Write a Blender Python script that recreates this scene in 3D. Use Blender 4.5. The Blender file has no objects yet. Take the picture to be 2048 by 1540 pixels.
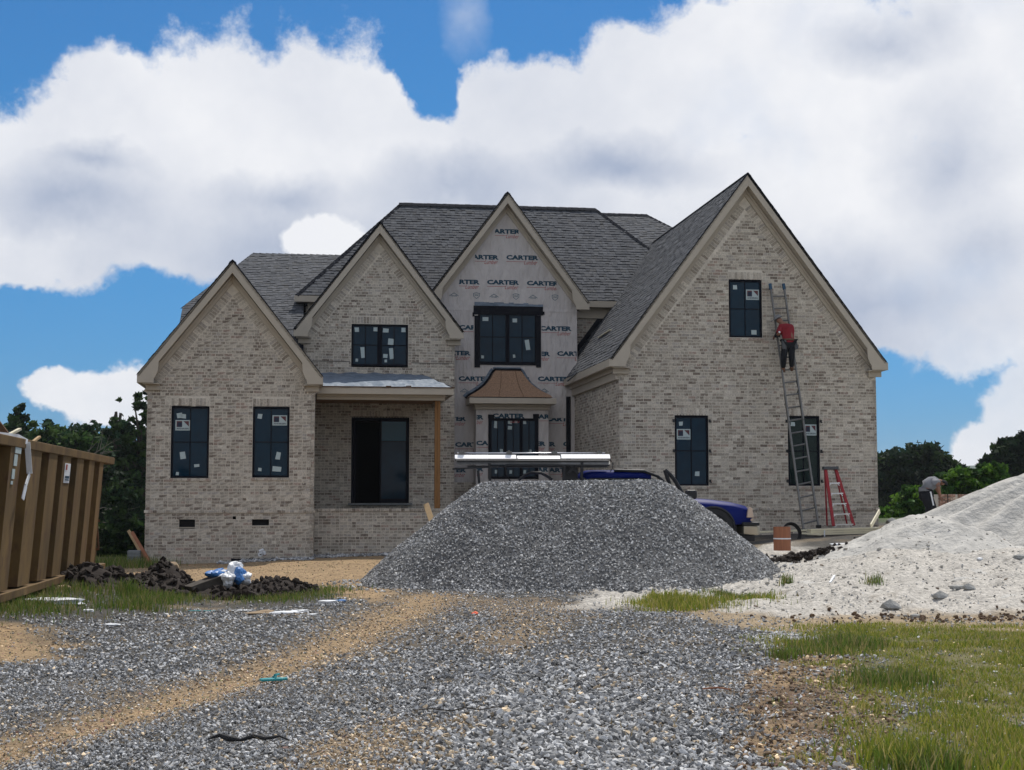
import bpy, math, random
import numpy as np
from mathutils import Vector, Matrix
random.seed(7); RNG = np.random.default_rng(11)
R = math.radians
SC = bpy.context.scene
COL = SC.collection

# ---------------------------------------------------------------- camera
FPX = 2950.0; CAMZ = 1.6; PITCH = math.atan(230 / FPX)
cam_d = bpy.data.cameras.new("camera"); cam = bpy.data.objects.new("camera", cam_d); COL.objects.link(cam)
cam_d.sensor_width = 36; cam_d.lens = FPX / 2048 * 36; cam_d.clip_start = 0.1; cam_d.clip_end = 9000
cam.location = (0, 0, CAMZ); cam.rotation_euler = (R(90) + PITCH, 0, 0)
SC.camera = cam
SC.view_settings.view_transform = 'Standard'; SC.view_settings.look = 'None'
SC.view_settings.exposure = 0.14; SC.view_settings.gamma = 1; SC.view_settings.use_curve_mapping = False
SC.cycles.max_bounces = 6; SC.cycles.transparent_max_bounces = 8; SC.cycles.use_denoising = True

# sun: high, behind the house and a little to the right
SUN_EL, SUN_AZ = R(60), math.atan2(0.38, 0.92)      # azimuth clockwise from +Y
sd = Vector((math.sin(SUN_AZ) * math.cos(SUN_EL), math.cos(SUN_AZ) * math.cos(SUN_EL), math.sin(SUN_EL)))
sun_d = bpy.data.lights.new("sun", 'SUN'); sun = bpy.data.objects.new("sun", sun_d); COL.objects.link(sun)
sun_d.energy = 3.4; sun_d.angle = R(0.8); sun_d.color = (1, 0.95, 0.87)
sun.rotation_euler = sd.to_track_quat('Z', 'Y').to_euler(); sun.location = (0, 0, 40)

def px_ray(px, py):
    u = (px - 1024) / FPX; v = (770 - py) / FPX
    return Vector((u, math.cos(PITCH) - v * math.sin(PITCH), math.sin(PITCH) + v * math.cos(PITCH)))
def AZEL(px, py):
    r = px_ray(px, py); return math.atan2(r.x, r.y), math.atan2(r.z, math.hypot(r.x, r.y))

# ---------------------------------------------------------------- world: Nishita sky with a cloud layer mixed in
world = bpy.data.worlds.new("World"); SC.world = world; world.use_nodes = True
wt = world.node_tree; wt.nodes.clear()
def wn(t, **kw):
    n = wt.nodes.new(t)
    for k, v in kw.items(): setattr(n, k, v)
    return n
def wmath(op, a, b=None, c=None, clamp=False):
    n = wn('ShaderNodeMath', operation=op); n.use_clamp = clamp
    for i, v in enumerate((a, b, c)):
        if v is None: continue
        if isinstance(v, (int, float)): n.inputs[i].default_value = v
        else: wt.links.new(v, n.inputs[i])
    return n.outputs[0]
sky = wn('ShaderNodeTexSky', sky_type='NISHITA'); sky.sun_disc = False
sky.sun_elevation = SUN_EL; sky.sun_rotation = SUN_AZ; sky.air_density = 1.0; sky.dust_density = 0.0; sky.ozone_density = 1.0
hs = wn('ShaderNodeVectorMath', operation='MULTIPLY'); wt.links.new(sky.outputs[0], hs.inputs[0])
tcs = wn('ShaderNodeTexCoord'); seps = wn('ShaderNodeSeparateXYZ'); wt.links.new(tcs.outputs['Generated'], seps.inputs[0])
tint = wn('ShaderNodeValToRGB'); wt.links.new(seps.outputs[2], tint.inputs[0]); tint.color_ramp.elements[0].position = 0.0; tint.color_ramp.elements[0].color = (.13, .31, .66, 1)
tint.color_ramp.elements[1].position = .45; tint.color_ramp.elements[1].color = (.22, .55, .84, 1); e_ = tint.color_ramp.elements.new(.09); e_.color = (.145, .41, .72, 1); e_ = tint.color_ramp.elements.new(.2); e_.color = (.17, .51, .78, 1)
tv = wn('ShaderNodeVectorMath', operation='SCALE'); tv.inputs['Scale'].default_value = 1.5; wt.links.new(tint.outputs[0], tv.inputs[0]); wt.links.new(tv.outputs[0], hs.inputs[1])
bg_sky = wn('ShaderNodeBackground'); wt.links.new(hs.outputs[0], bg_sky.inputs[0]); bg_sky.inputs[1].default_value = 0.068
tc = wn('ShaderNodeTexCoord'); sep = wn('ShaderNodeSeparateXYZ'); wt.links.new(tc.outputs['Generated'], sep.inputs[0])
az = wmath('ARCTAN2', sep.outputs[0], sep.outputs[1])
el = wmath('ARCSINE', sep.outputs[2])
P0 = wn('ShaderNodeCombineXYZ'); wt.links.new(az, P0.inputs[0]); wt.links.new(el, P0.inputs[1])
def wnoise(vec, scale, detail, rough, seed=0.0):
    n = wn('ShaderNodeTexNoise', noise_dimensions='4D'); wt.links.new(vec, n.inputs['Vector'])
    n.inputs['Scale'].default_value = scale; n.inputs['Detail'].default_value = detail
    n.inputs['Roughness'].default_value = rough; n.inputs['W'].default_value = seed
    return n
def vmath(op, a, b, scale=None):
    n = wn('ShaderNodeVectorMath', operation=op)
    for i, v in enumerate((a, b)):
        if v is None: continue
        if isinstance(v, tuple): n.inputs[i].default_value = v
        else: wt.links.new(v, n.inputs[i])
    if scale is not None: n.inputs['Scale'].default_value = scale
    return n
dir3 = tc.outputs['Generated']
wa = wnoise(dir3, 16, 5, 0.62, 1.3)
wb = vmath('SUBTRACT', wa.outputs['Color'], (0.5, 0.5, 0.5))
wc = vmath('SCALE', wb.outputs[0], None, 0.055)
P = vmath('ADD', P0.outputs[0], wc.outputs[0]).outputs[0]
wmsk = vmath('MULTIPLY', P, (1, 1, 0)).outputs[0]
def blob(cx, cy, rx, ry):
    a, e = AZEL(cx, cy)
    s = vmath('SUBTRACT', wmsk, (a, e, 0)); m = vmath('MULTIPLY', s.outputs[0], (FPX / rx, FPX / ry, 0))
    l = wn('ShaderNodeVectorMath', operation='LENGTH'); wt.links.new(m.outputs[0], l.inputs[0])
    return wmath('SUBTRACT', 1.0, l.outputs['Value'])
def vmax(lst, k=0.18):
    cur = lst[0]
    for x in lst[1:]:
        cur = wmath('SMOOTH_MAX', cur, x, k)
    return cur
POS = [(120, 330, 210, 150), (250, 250, 200, 160), (470, 270, 330, 205), (660, 250, 230, 210), (760, 280, 120, 160), (60, 480, 230, 110), (330, 440, 330, 110),
       (560, 430, 330, 130), (900, 370, 330, 165), (1010, 220, 120, 120), (1120, 230, 170, 125), (1290, 190, 190, 160), (1430, 130, 180, 160), (1650, 130, 300, 220),
       (1950, 140, 260, 220), (1300, 420, 400, 230), (1650, 430, 330, 260), (1930, 470, 260, 260), (1990, 650, 150, 120), (1800, 600, 200, 90),
       (120, 780, 75, 62), (230, 790, 150, 75), (340, 790, 110, 70), (2060, 860, 120, 90), (1990, 905, 110, 75), (2120, 800, 120, 80), (1900, 950, 50, 40), (650, 480, 100, 50)]
NEG = [(842, 140, 95, 130), (20, 660, 170, 90)]
D = wmath('SUBTRACT', vmax([blob(*b) for b in POS], .06), 0.02)
N = wmath('SMOOTH_MAX', blob(*NEG[0]), blob(*NEG[1]), 0.05)
N = wmath('MULTIPLY', wmath('MAXIMUM', N, 0.0), 0.72)
# outside the frame broken cumulus goes on, its cover raised to add ambient light
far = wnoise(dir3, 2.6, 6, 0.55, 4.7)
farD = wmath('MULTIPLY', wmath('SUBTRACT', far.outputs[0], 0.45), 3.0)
wisp = wmath('MULTIPLY', wmath('MAXIMUM', blob(925, 40, 60, 90), 0.0), 0.6)
absaz = wmath('ABSOLUTE', az)
inaz = wmath('SUBTRACT', 1.0, wmath('DIVIDE', wmath('SUBTRACT', absaz, 0.36), 0.10, clamp=True))
elin = wmath('SUBTRACT', 1.0, wmath('DIVIDE', wmath('SUBTRACT', el, 0.345), 0.07, clamp=True))
inn = wmath('MULTIPLY', inaz, elin)
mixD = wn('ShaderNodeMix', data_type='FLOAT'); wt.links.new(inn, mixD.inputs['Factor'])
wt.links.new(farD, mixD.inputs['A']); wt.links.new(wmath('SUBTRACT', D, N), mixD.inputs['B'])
n2 = wnoise(dir3, 34, 7, 0.66, 2.2)
n3 = wnoise(dir3, 9, 4, 0.55, 8.2)
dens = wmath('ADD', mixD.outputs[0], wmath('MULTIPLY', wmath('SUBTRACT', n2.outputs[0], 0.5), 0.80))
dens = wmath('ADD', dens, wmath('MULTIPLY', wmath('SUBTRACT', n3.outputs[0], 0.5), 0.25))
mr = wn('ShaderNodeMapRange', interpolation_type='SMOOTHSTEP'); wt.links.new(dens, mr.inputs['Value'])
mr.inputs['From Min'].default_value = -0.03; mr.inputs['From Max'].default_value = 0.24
# thin veils where the cloud sheet opens
veil = wnoise(dir3, 7.5, 5, 0.5, 6.1)
mv = wn('ShaderNodeMapRange', interpolation_type='SMOOTHSTEP'); wt.links.new(veil.outputs[0], mv.inputs['Value'])
mv.inputs['From Min'].default_value = 0.50; mv.inputs['From Max'].default_value = 0.70
mv.inputs['To Min'].default_value = 1.0; mv.inputs['To Max'].default_value = 0.80
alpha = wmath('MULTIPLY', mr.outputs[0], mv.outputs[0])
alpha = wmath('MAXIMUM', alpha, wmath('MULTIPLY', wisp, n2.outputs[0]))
# cloud tone: bright heads, soft lavender-grey bellies
SH = [(540, 500, 420, 150), (1900, 330, 160, 200), (150, 400, 260, 90), (1750, 600, 480, 170), (1250, 330, 230, 70), (1780, 90, 170, 90), (900, 380, 260, 90), (1950, 500, 200, 120), (560, 400, 250, 70), (200, 330, 150, 50)]
shd = wmath('MAXIMUM', vmax([blob(*b) for b in SH], 0.3), 0.0)
n4 = wnoise(dir3, 5.0, 4, 0.5, 3.3)
tone = wmath('ADD', wmath('MULTIPLY', shd, 0.75), wmath('MULTIPLY', wmath('SUBTRACT', n4.outputs[0], 0.47), 1.7))
tone = wmath('ADD', tone, wmath('MULTIPLY', wmath('SUBTRACT', n2.outputs[0], 0.5), 0.35))
puff = wmath('MULTIPLY', blob(642, 490, 105, 62), 6.0, clamp=True)
tone = wmath('ADD', tone, 0.08, clamp=True)
tone = wmath('MULTIPLY', tone, wmath('SUBTRACT', 1.0, wmath('MULTIPLY', puff, 0.95)))
cr = wn('ShaderNodeMix', data_type='RGBA'); wt.links.new(tone, cr.inputs['Factor'])
cr.inputs['A'].default_value = (0.82, 0.83, 0.86, 1); cr.inputs['B'].default_value = (0.36, 0.42, 0.55, 1)
bg_c = wn('ShaderNodeBackground'); wt.links.new(cr.outputs['Result'], bg_c.inputs[0]); bg_c.inputs[1].default_value = 1.0
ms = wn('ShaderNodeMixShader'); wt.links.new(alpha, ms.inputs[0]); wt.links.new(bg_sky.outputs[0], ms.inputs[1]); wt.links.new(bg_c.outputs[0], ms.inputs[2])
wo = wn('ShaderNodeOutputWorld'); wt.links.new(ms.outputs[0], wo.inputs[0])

# ---------------------------------------------------------------- frames of reference
TH = R(8.1); HO = Vector((-9.09, 36.7, 0)); cT, sT = math.cos(TH), math.sin(TH)
def LP(px, py, Y=0.0):
    """point of the plane local-Y = Y of the house that the photograph shows at px, py -> (X, Z)"""
    r = px_ray(px, py)
    t = (Y + cT * HO.y - sT * HO.x) / (-sT * r.x + cT * r.y)
    x, y, z = t * r.x - HO.x, t * r.y - HO.y, CAMZ + t * r.z
    return cT * x + sT * y, z
def WP(px, py, y):
    r = px_ray(px, py); t = y / r.y
    return Vector((t * r.x, y, CAMZ + t * r.z))
def GP(px, py, z=0.05):
    r = px_ray(px, py); t = (z - CAMZ) / r.z
    return (t * r.x, t * r.y)
def L2W(X, Y, Z=0): return Vector((HO.x + cT * X - sT * Y, HO.y + sT * X + cT * Y, Z))

# ---------------------------------------------------------------- materials
MATS = {}
def nodes_of(m):
    m.use_nodes = True; nt = m.node_tree; b = nt.nodes.get('Principled BSDF'); return nt, b
def mat(name, col, rough=0.8, metal=0.0, noise=0.0, nscale=8.0, bump=0.0, bscale=60.0, attr=False, spec=0.4, coat=0.0, dirt=None, dscale=2.0, trans=0.0, stretch=None):
    m = bpy.data.materials.new(name); nt, b = nodes_of(m)
    b.inputs['Roughness'].default_value = rough; b.inputs['Metallic'].default_value = metal
    b.inputs['Specular IOR Level'].default_value = spec; b.inputs['Coat Weight'].default_value = coat
    b.inputs['Base Color'].default_value = (*col, 1)
    tcn = nt.nodes.new('ShaderNodeTexCoord'); vec = tcn.outputs['Object']
    if stretch:
        mp = nt.nodes.new('ShaderNodeMapping'); mp.inputs['Scale'].default_value = stretch
        nt.links.new(vec, mp.inputs[0]); vec = mp.outputs[0]
    out = None
    if attr:
        a = nt.nodes.new('ShaderNodeAttribute'); a.attribute_name = 'tone'; out = a.outputs['Color']
    if noise > 0:
        n = nt.nodes.new('ShaderNodeTexNoise'); n.inputs['Scale'].default_value = nscale; n.inputs['Detail'].default_value = 6; n.inputs['Roughness'].default_value = 0.65
        nt.links.new(vec, n.inputs['Vector'])
        mr_ = nt.nodes.new('ShaderNodeMapRange'); nt.links.new(n.outputs[0], mr_.inputs['Value'])
        mr_.inputs['From Min'].default_value = 0.3; mr_.inputs['From Max'].default_value = 0.7
        mr_.inputs['To Min'].default_value = 1 - noise; mr_.inputs['To Max'].default_value = 1 + noise
        mx = nt.nodes.new('ShaderNodeVectorMath'); mx.operation = 'SCALE'
        if out: nt.links.new(out, mx.inputs[0])
        else: mx.inputs[0].default_value = col
        nt.links.new(mr_.outputs[0], mx.inputs['Scale']); out = mx.outputs[0]
    if dirt:
        n = nt.nodes.new('ShaderNodeTexNoise'); n.inputs['Scale'].default_value = dscale; n.inputs['Detail'].default_value = 8; n.inputs['Roughness'].default_value = 0.7
        nt.links.new(vec, n.inputs['Vector'])
        mr_ = nt.nodes.new('ShaderNodeMapRange'); nt.links.new(n.outputs[0], mr_.inputs['Value'])
        mr_.inputs['From Min'].default_value = 0.52; mr_.inputs['From Max'].default_value = 0.68
        mx = nt.nodes.new('ShaderNodeMix'); mx.data_type = 'RGBA'; nt.links.new(mr_.outputs[0], mx.inputs['Factor'])
        if out: nt.links.new(out, mx.inputs['A'])
        else: mx.inputs['A'].default_value = (*col, 1)
        mx.inputs['B'].default_value = (*dirt, 1); out = mx.outputs['Result']
    if out: nt.links.new(out, b.inputs['Base Color'])
    if bump > 0:
        n = nt.nodes.new('ShaderNodeTexNoise'); n.inputs['Scale'].default_value = bscale; n.inputs['Detail'].default_value = 5
        nt.links.new(vec, n.inputs['Vector'])
        bp = nt.nodes.new('ShaderNodeBump'); bp.inputs['Strength'].default_value = bump; bp.inputs['Distance'].default_value = {'pale_sand': .05, 'earth': .05, 'house_wrap': .10}.get(name, .02)
        nt.links.new(n.outputs[0], bp.inputs['Height']); nt.links.new(bp.outputs[0], b.inputs['Normal'])
    MATS[name] = m; return m
M = {}
M['brick'] = mat('whitewashed_brick', (.3, .27, .23), .92, noise=.35, nscale=24, attr=True, bump=.6, bscale=90, dirt=(.62, .57, .485), dscale=19)
M['mortar'] = mat('mortar', (.66, .605, .515), .95, noise=.18, nscale=5, bump=.4, bscale=70)
M['shingle'] = mat('asphalt_shingle', (.1, .1, .11), .9, noise=.12, nscale=60, attr=True, bump=.15, bscale=200)
M['deck'] = mat('roof_deck', (.008, .009, .012), .95, spec=.1)
M['ridge'] = mat('ridge_cap', (.010, .012, .018), .95, noise=.3, nscale=15, spec=.1)
M['trim'] = mat('taupe_trim_paint', (.46, .405, .325), .6, noise=.06, nscale=3, bump=.05)
M['black'] = mat('black_window_frame', (.002, .003, .008), .6, spec=.12)
M['tape'] = mat('black_flashing_tape', (.003, .004, .009), .6, spec=.15, bump=.4, bscale=12)
M['glass'] = mat('dark_window_glass', (.0008, .020, .040), .05, spec=.16, noise=.25, nscale=2.5)
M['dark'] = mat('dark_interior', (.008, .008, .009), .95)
M['wrap'] = mat('house_wrap', (.53, .495, .475), .6, noise=.08, nscale=2.0, bump=1.0, bscale=2.6, stretch=(2.2, 1, .8))
M['navy'] = mat('navy_print', (.008, .05, .085), .6)
M['redp'] = mat('red_print', (.36, .07, .06), .6)
M['paleblue'] = mat('pale_blue_print', (.10, .16, .19), .6)
M['sticker'] = mat('sticker_paper', (.42, .50, .50), .6, noise=.08, nscale=30)
M['stk_navy'] = mat('sticker_navy', (.012, .02, .045), .6)
M['stk_red'] = mat('sticker_maroon', (.10, .03, .035), .6)
M['underlay'] = mat('roof_underlayment', (.15, .19, .24), .6, noise=.4, nscale=4, bump=.5, bscale=6, dirt=(.05, .09, .14), dscale=1.6, stretch=(1, 3, 6))
M['osb'] = mat('osb_sheathing', (.27, .165, .10), .75, noise=.35, nscale=26, bump=.3, bscale=40, dirt=(.34, .19, .10), dscale=30)
M['lumber'] = mat('new_lumber', (.42, .29, .15), .7, noise=.2, nscale=3, stretch=(20, 20, 1))
M['cedar'] = mat('cedar_post', (.24, .115, .035), .7, noise=.25, nscale=3, stretch=(20, 20, 1))
M['cream'] = mat('primed_trim_board', (.68, .62, .44), .55, noise=.1, nscale=3)
M['white'] = mat('white_plastic', (.72, .74, .76), .45, noise=.06, nscale=8, bump=.4, bscale=10)
M['bagblue'] = mat('blue_print_plastic', (.04, .16, .42), .4, bump=.4, bscale=12)
M['alu'] = mat('aluminium', (.62, .63, .66), .32, metal=.9, noise=.08, nscale=10)
M['aludull'] = mat('weathered_aluminium', (.16, .16, .155), .45, metal=.5, noise=.2, nscale=8)
M['steel'] = mat('black_steel', (.008, .009, .012), .45)
M['rubber'] = mat('tyre_rubber', (.012, .012, .013), .8)
M['blue'] = mat('blue_car_paint', (.002, .010, .125), .5, spec=.12, noise=.1, nscale=2)
M['carglass'] = mat('car_glass', (.004, .006, .008), .1, spec=.25)
M['chrome'] = mat('dull_chrome_bumper', (.42, .38, .29), .35, metal=.7)
M['lamp'] = mat('headlight_lens', (.55, .42, .32), .2, spec=.7)
M['grey'] = mat('grey_plastic', (.07, .075, .08), .5)
M['rock'] = mat('pale_rock', (.30, .30, .285), .9, noise=.3, nscale=9, bump=.6)
M['block'] = mat('concrete_block', (.20, .21, .21), .9, noise=.15, nscale=12, bump=.4)
M['dump'] = mat('olive_tan_dumpster_paint', (.125, .074, .022), .75, noise=.45, nscale=2.2, bump=.15, bscale=9, dirt=(.075, .034, .014), dscale=4.5, stretch=(1, 1, .5))
M['rust'] = mat('rusty_steel', (.10, .05, .022), .85, noise=.4, nscale=6, bump=.3)
M['redladder'] = mat('red_fibreglass', (.30, .012, .018), .45)
M['ladderblue'] = mat('blue_rubber_cap', (.02, .07, .13), .6)
M['copper'] = mat('copper_coloured_flashing', (.30, .12, .06), .6, metal=.1, noise=.2, nscale=3, stretch=(8, 8, 1))
M['sand'] = mat('pale_sand', (.46, .445, .41), .95, noise=.24, nscale=3.2, bump=1.0, bscale=11)
M['stone'] = mat('crushed_limestone', (.2, .2, .2), .88, attr=True, noise=.22, nscale=25)
M['pilebase'] = mat('gravel_shade', (.10, .10, .10), .95, noise=.4, nscale=30)
M['soil'] = mat('dark_clod_soil', (.022, .015, .011), .95, noise=.4, nscale=9, bump=.6, bscale=14)
M['grass'] = mat('grass_blade', (.08, .1, .02), .7, attr=True)
M['leaf'] = mat('tree_leaf', (.03, .05, .02), .7, attr=True, spec=.2)
M['bark'] = mat('tree_bark', (.06, .05, .04), .9, noise=.3)
M['skin'] = mat('skin', (.22, .11, .07), .6)
M['shirtred'] = mat('red_work_shirt', (.22, .014, .022), .85, bump=.4, bscale=14)
M['shirtgrey'] = mat('grey_t_shirt', (.19, .195, .21), .9, bump=.4, bscale=14)
M['blackcloth'] = mat('black_trousers', (.006, .007, .010), .9, bump=.4, bscale=14)
M['capgrey'] = mat('grey_cap', (.19, .19, .19), .8)
M['bootbrown'] = mat('brown_boot_leather', (.12, .06, .035), .7)
M['teal'] = mat('teal_rubber', (.02, .25, .27), .5)
M['orange'] = mat('orange_marker', (.85, .12, .04), .6)
M['card'] = mat('weathered_cardboard', (.30, .22, .14), .9, noise=.2, nscale=8)
M['hill'] = mat('wooded_hill', (.045, .075, .04), .95, noise=.3, nscale=.02)
for k in ('leaf', 'grass'):
    nt, b = nodes_of(M[k]); tr = nt.nodes.new('ShaderNodeBsdfTranslucent'); a = [n for n in nt.nodes if n.type == 'ATTRIBUTE'][0]
    nt.links.new(a.outputs['Color'], tr.inputs[0]); mx = nt.nodes.new('ShaderNodeMixShader'); mx.inputs[0].default_value = .35
    o = [n for n in nt.nodes if n.type == 'OUTPUT_MATERIAL'][0]
    nt.links.new(b.outputs[0], mx.inputs[1]); nt.links.new(tr.outputs[0], mx.inputs[2]); nt.links.new(mx.outputs[0], o.inputs[0])

# ---------------------------------------------------------------- object helpers
def link(o, parent=None):
    COL.objects.link(o)
    if parent is not None: o.parent = parent
    return o
def props(o, label=None, cat=None, group=None, kind=None):
    if label: o['label'] = label
    if cat: o['category'] = cat
    if group: o['group'] = group
    if kind: o['kind'] = kind
    return o
def empty(name, loc=(0, 0, 0), rz=0, parent=None, **kw):
    o = bpy.data.objects.new(name, None); o.empty_display_size = .3; link(o, parent)
    o.location = loc; o.rotation_euler = (0, 0, rz); return props(o, **kw)
def bulk_mesh(name, V, F, m, cols=None, smooth=False):
    V = np.asarray(V, dtype=np.float32).reshape(-1, 3); F = np.asarray(F, dtype=np.int32); k = F.shape[1]; n = F.shape[0]
    me = bpy.data.meshes.new(name); me.vertices.add(len(V)); me.vertices.foreach_set('co', V.ravel())
    me.loops.add(n * k); me.loops.foreach_set('vertex_index', F.ravel())
    me.polygons.add(n); me.polygons.foreach_set('loop_start', np.arange(0, n * k, k, dtype=np.int32))
    me.update(calc_edges=True)
    me.polygons.foreach_set('use_smooth', np.full(n, smooth))
    if cols is not None:
        ca = me.color_attributes.new('tone', 'FLOAT_COLOR', 'CORNER')
        c = np.ones((n, k, 4), np.float32); c[:, :, :3] = np.asarray(cols, np.float32)[:, None, :]
        ca.data.foreach_set('color', c.ravel())
    if m: me.materials.append(m)
    return me
def bulk(name, V, F, m, parent=None, cols=None, smooth=False, **kw):
    o = bpy.data.objects.new(name, bulk_mesh(name, V, F, m, cols, smooth)); link(o, parent); return props(o, **kw)
BOXC = np.array([[-1, -1, -1], [1, -1, -1], [1, 1, -1], [-1, 1, -1], [-1, -1, 1], [1, -1, 1], [1, 1, 1], [-1, 1, 1]], float)
BOXF = np.array([[0, 3, 2, 1], [4, 5, 6, 7], [0, 1, 5, 4], [1, 2, 6, 5], [2, 3, 7, 6], [3, 0, 4, 7]])
def boxes_arrays(C, H, A=None):
    """centres (n,3), half sizes (n,3), axes (n,3,3) rows = local axes"""
    C = np.asarray(C, float); H = np.asarray(H, float); n = len(C)
    P_ = BOXC[None] * H[:, None, :]
    if A is not None: P_ = np.einsum('nij,njk->nik', P_, A)
    V = (P_ + C[:, None]).reshape(-1, 3)
    F = (BOXF[None] + (np.arange(n) * 8)[:, None, None]).reshape(-1, 4)
    return V, F
class MB:
    """collects simple solids of one part and links them as one mesh"""
    def __init__(s): s.V = []; s.F = []; s.mi = []; s.mats = []; s.cur = 0; s.log = []
    def use(s, m):
        if m not in s.mats: s.mats.append(m)
        s.cur = s.mats.index(m); return s
    def add(s, V, F):
        s.log.append((V, F)); b = len(s.V); s.V += [tuple(v) for v in V]; s.F += [tuple(b + i for i in f) for f in F]; s.mi += [s.cur] * len(F); return s
    def box(s, x0, x1, y0, y1, z0, z1):
        return s.add([(x0, y0, z0), (x1, y0, z0), (x1, y1, z0), (x0, y1, z0), (x0, y0, z1), (x1, y0, z1), (x1, y1, z1), (x0, y1, z1)], BOXF.tolist())
    def bar(s, a, b, w, h, up=(0, 0, 1)):
        a, b = Vector(a), Vector(b); d = (b - a).normalized(); u = Vector(up)
        if abs(d.dot(u)) > .95: u = Vector((0, 1, 0))
        x = d.cross(u).normalized(); u = x.cross(d)
        vs = [p + x * (w / 2 * i) + u * (h / 2 * j) for p in (a, b) for i, j in ((-1, -1), (1, -1), (1, 1), (-1, 1))]
        return s.add(vs, [(0, 1, 2, 3), (7, 6, 5, 4), (0, 4, 5, 1), (1, 5, 6, 2), (2, 6, 7, 3), (3, 7, 4, 0)])
    def tube(s, pts, r, n=8, caps=True):
        pts = [Vector(p) for p in pts]; rr = r if isinstance(r, (list, tuple)) else [r] * len(pts); b = []
        up0 = None
        for i, p in enumerate(pts):
            d = (pts[min(i + 1, len(pts) - 1)] - pts[max(i - 1, 0)]).normalized()
            u = Vector((0, 0, 1)) if abs(d.z) < .9 else Vector((0, 1, 0))
            x = d.cross(u).normalized(); y = x.cross(d)
            for k in range(n):
                a = 2 * math.pi * k / n; b.append(p + (x * math.cos(a) + y * math.sin(a)) * rr[i])
        F = [(i * n + k, i * n + (k + 1) % n, (i + 1) * n + (k + 1) % n, (i + 1) * n + k) for i in range(len(pts) - 1) for k in range(n)]
        if caps: F += [tuple(range(n)), tuple(range(len(b) - 1, len(b) - n - 1, -1))]
        return s.add(b, F)
    def prism(s, poly, axis, a, b):
        """poly: list of 2D points in the plane orthogonal to axis ('x','y','z'); extruded a..b"""
        def p3(p, t): return {'y': (p[0], t, p[1]), 'x': (t, p[0], p[1]), 'z': (p[0], p[1], t)}[axis]
        n = len(poly); V = [p3(p, a) for p in poly] + [p3(p, b) for p in poly]
        return s.add(V, [tuple(range(n)), tuple(range(2 * n - 1, n - 1, -1))] + [(i, (i + 1) % n, n + (i + 1) % n, n + i) for i in range(n)])
    def each(s, name, m, parent, **kw):
        for V, F in s.log: MB().add(V, F).build(name, m, parent, **kw)
    def build(s, name, m=None, parent=None, bevel=0, smooth=False, **kw):
        me = bpy.data.meshes.new(name); me.from_pydata(s.V, [], s.F)
        if s.mats:
            for x in s.mats: me.materials.append(x)
            me.polygons.foreach_set('material_index', s.mi)
        elif m: me.materials.append(m)
        me.update()
        import bmesh
        bm = bmesh.new(); bm.from_mesh(me); bmesh.ops.recalc_face_normals(bm, faces=bm.faces); bm.to_mesh(me); bm.free()
        if smooth:
            me.polygons.foreach_set('use_smooth', [True] * len(me.polygons))
        o = bpy.data.objects.new(name, me); link(o, parent)
        if bevel:
            bv = o.modifiers.new('bevel', 'BEVEL'); bv.width = bevel; bv.segments = 2; bv.limit_method = 'ANGLE'; bv.angle_limit = R(40)
            if smooth: bv.harden_normals = False
        return props(o, **kw)
def copy_tree(o, parent=None):
    c = o.copy(); COL.objects.link(c)
    if parent is not None: c.parent = parent
    for ch in [x for x in o.children]: copy_tree(ch, c)
    return c
# value noise
def vnoise(x, y, seed=0):
    x = np.asarray(x, float); y = np.asarray(y, float); xi = np.floor(x).astype(np.int64); yi = np.floor(y).astype(np.int64)
    fx = x - xi; fy = y - yi; fx = fx * fx * (3 - 2 * fx); fy = fy * fy * (3 - 2 * fy)
    def h(a, b):
        n = (a * 374761393 + b * 668265263 + seed * 974634777) & 0xffffffff
        n = ((n ^ (n >> 13)) * 1274126177) & 0xffffffff
        return ((n ^ (n >> 16)) & 0xffff) / 65535.0
    return (h(xi, yi) * (1 - fx) + h(xi + 1, yi) * fx) * (1 - fy) + (h(xi, yi + 1) * (1 - fx) + h(xi + 1, yi + 1) * fx) * fy
def fbm(x, y, o=4, seed=0):
    s = 0; a = .5
    for i in range(o): s = s + a * (vnoise(x * 2 ** i, y * 2 ** i, seed + i) - .5); a *= .55
    return s
def sstep(a, b, x):
    t = np.clip((np.asarray(x, float) - a) / (b - a), 0, 1); return t * t * (3 - 2 * t)
def poly_sd(px, py, poly):
    """signed distance to a polygon, positive inside"""
    px = np.asarray(px, float); py = np.asarray(py, float); d = np.full(px.shape, 1e9); ins = np.zeros(px.shape, bool); n = len(poly)
    for i in range(n):
        ax, ay = poly[i]; bx, by = poly[(i + 1) % n]; ex, ey = bx - ax, by - ay
        t = np.clip(((px - ax) * ex + (py - ay) * ey) / (ex * ex + ey * ey + 1e-12), 0, 1)
        d = np.minimum(d, np.hypot(px - ax - t * ex, py - ay - t * ey))
        c = ((ay > py) != (by > py)) & (px < (bx - ax) * (py - ay) / (by - ay + 1e-12) + ax); ins ^= c
    return np.where(ins, d, -d)
def spans(poly, v):
    xs = []
    for i in range(len(poly)):
        (x0, y0), (x1, y1) = poly[i], poly[(i + 1) % len(poly)]
        if (y0 > v) != (y1 > v): xs.append(x0 + (v - y0) * (x1 - x0) / (y1 - y0))
    xs.sort(); return [(xs[i], xs[i + 1]) for i in range(0, len(xs) - 1, 2)]
def cut(sp, holes, v0, v1):
    for (a, b, c, d) in holes:
        if v1 <= c + .02 or v0 >= d - .02: continue
        out = []
        for (p, q) in sp:
            if b <= p or a >= q: out.append((p, q)); continue
            if a - p > .01: out.append((p, a))
            if q - b > .01: out.append((b, q))
        sp = out
    return sp
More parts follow.
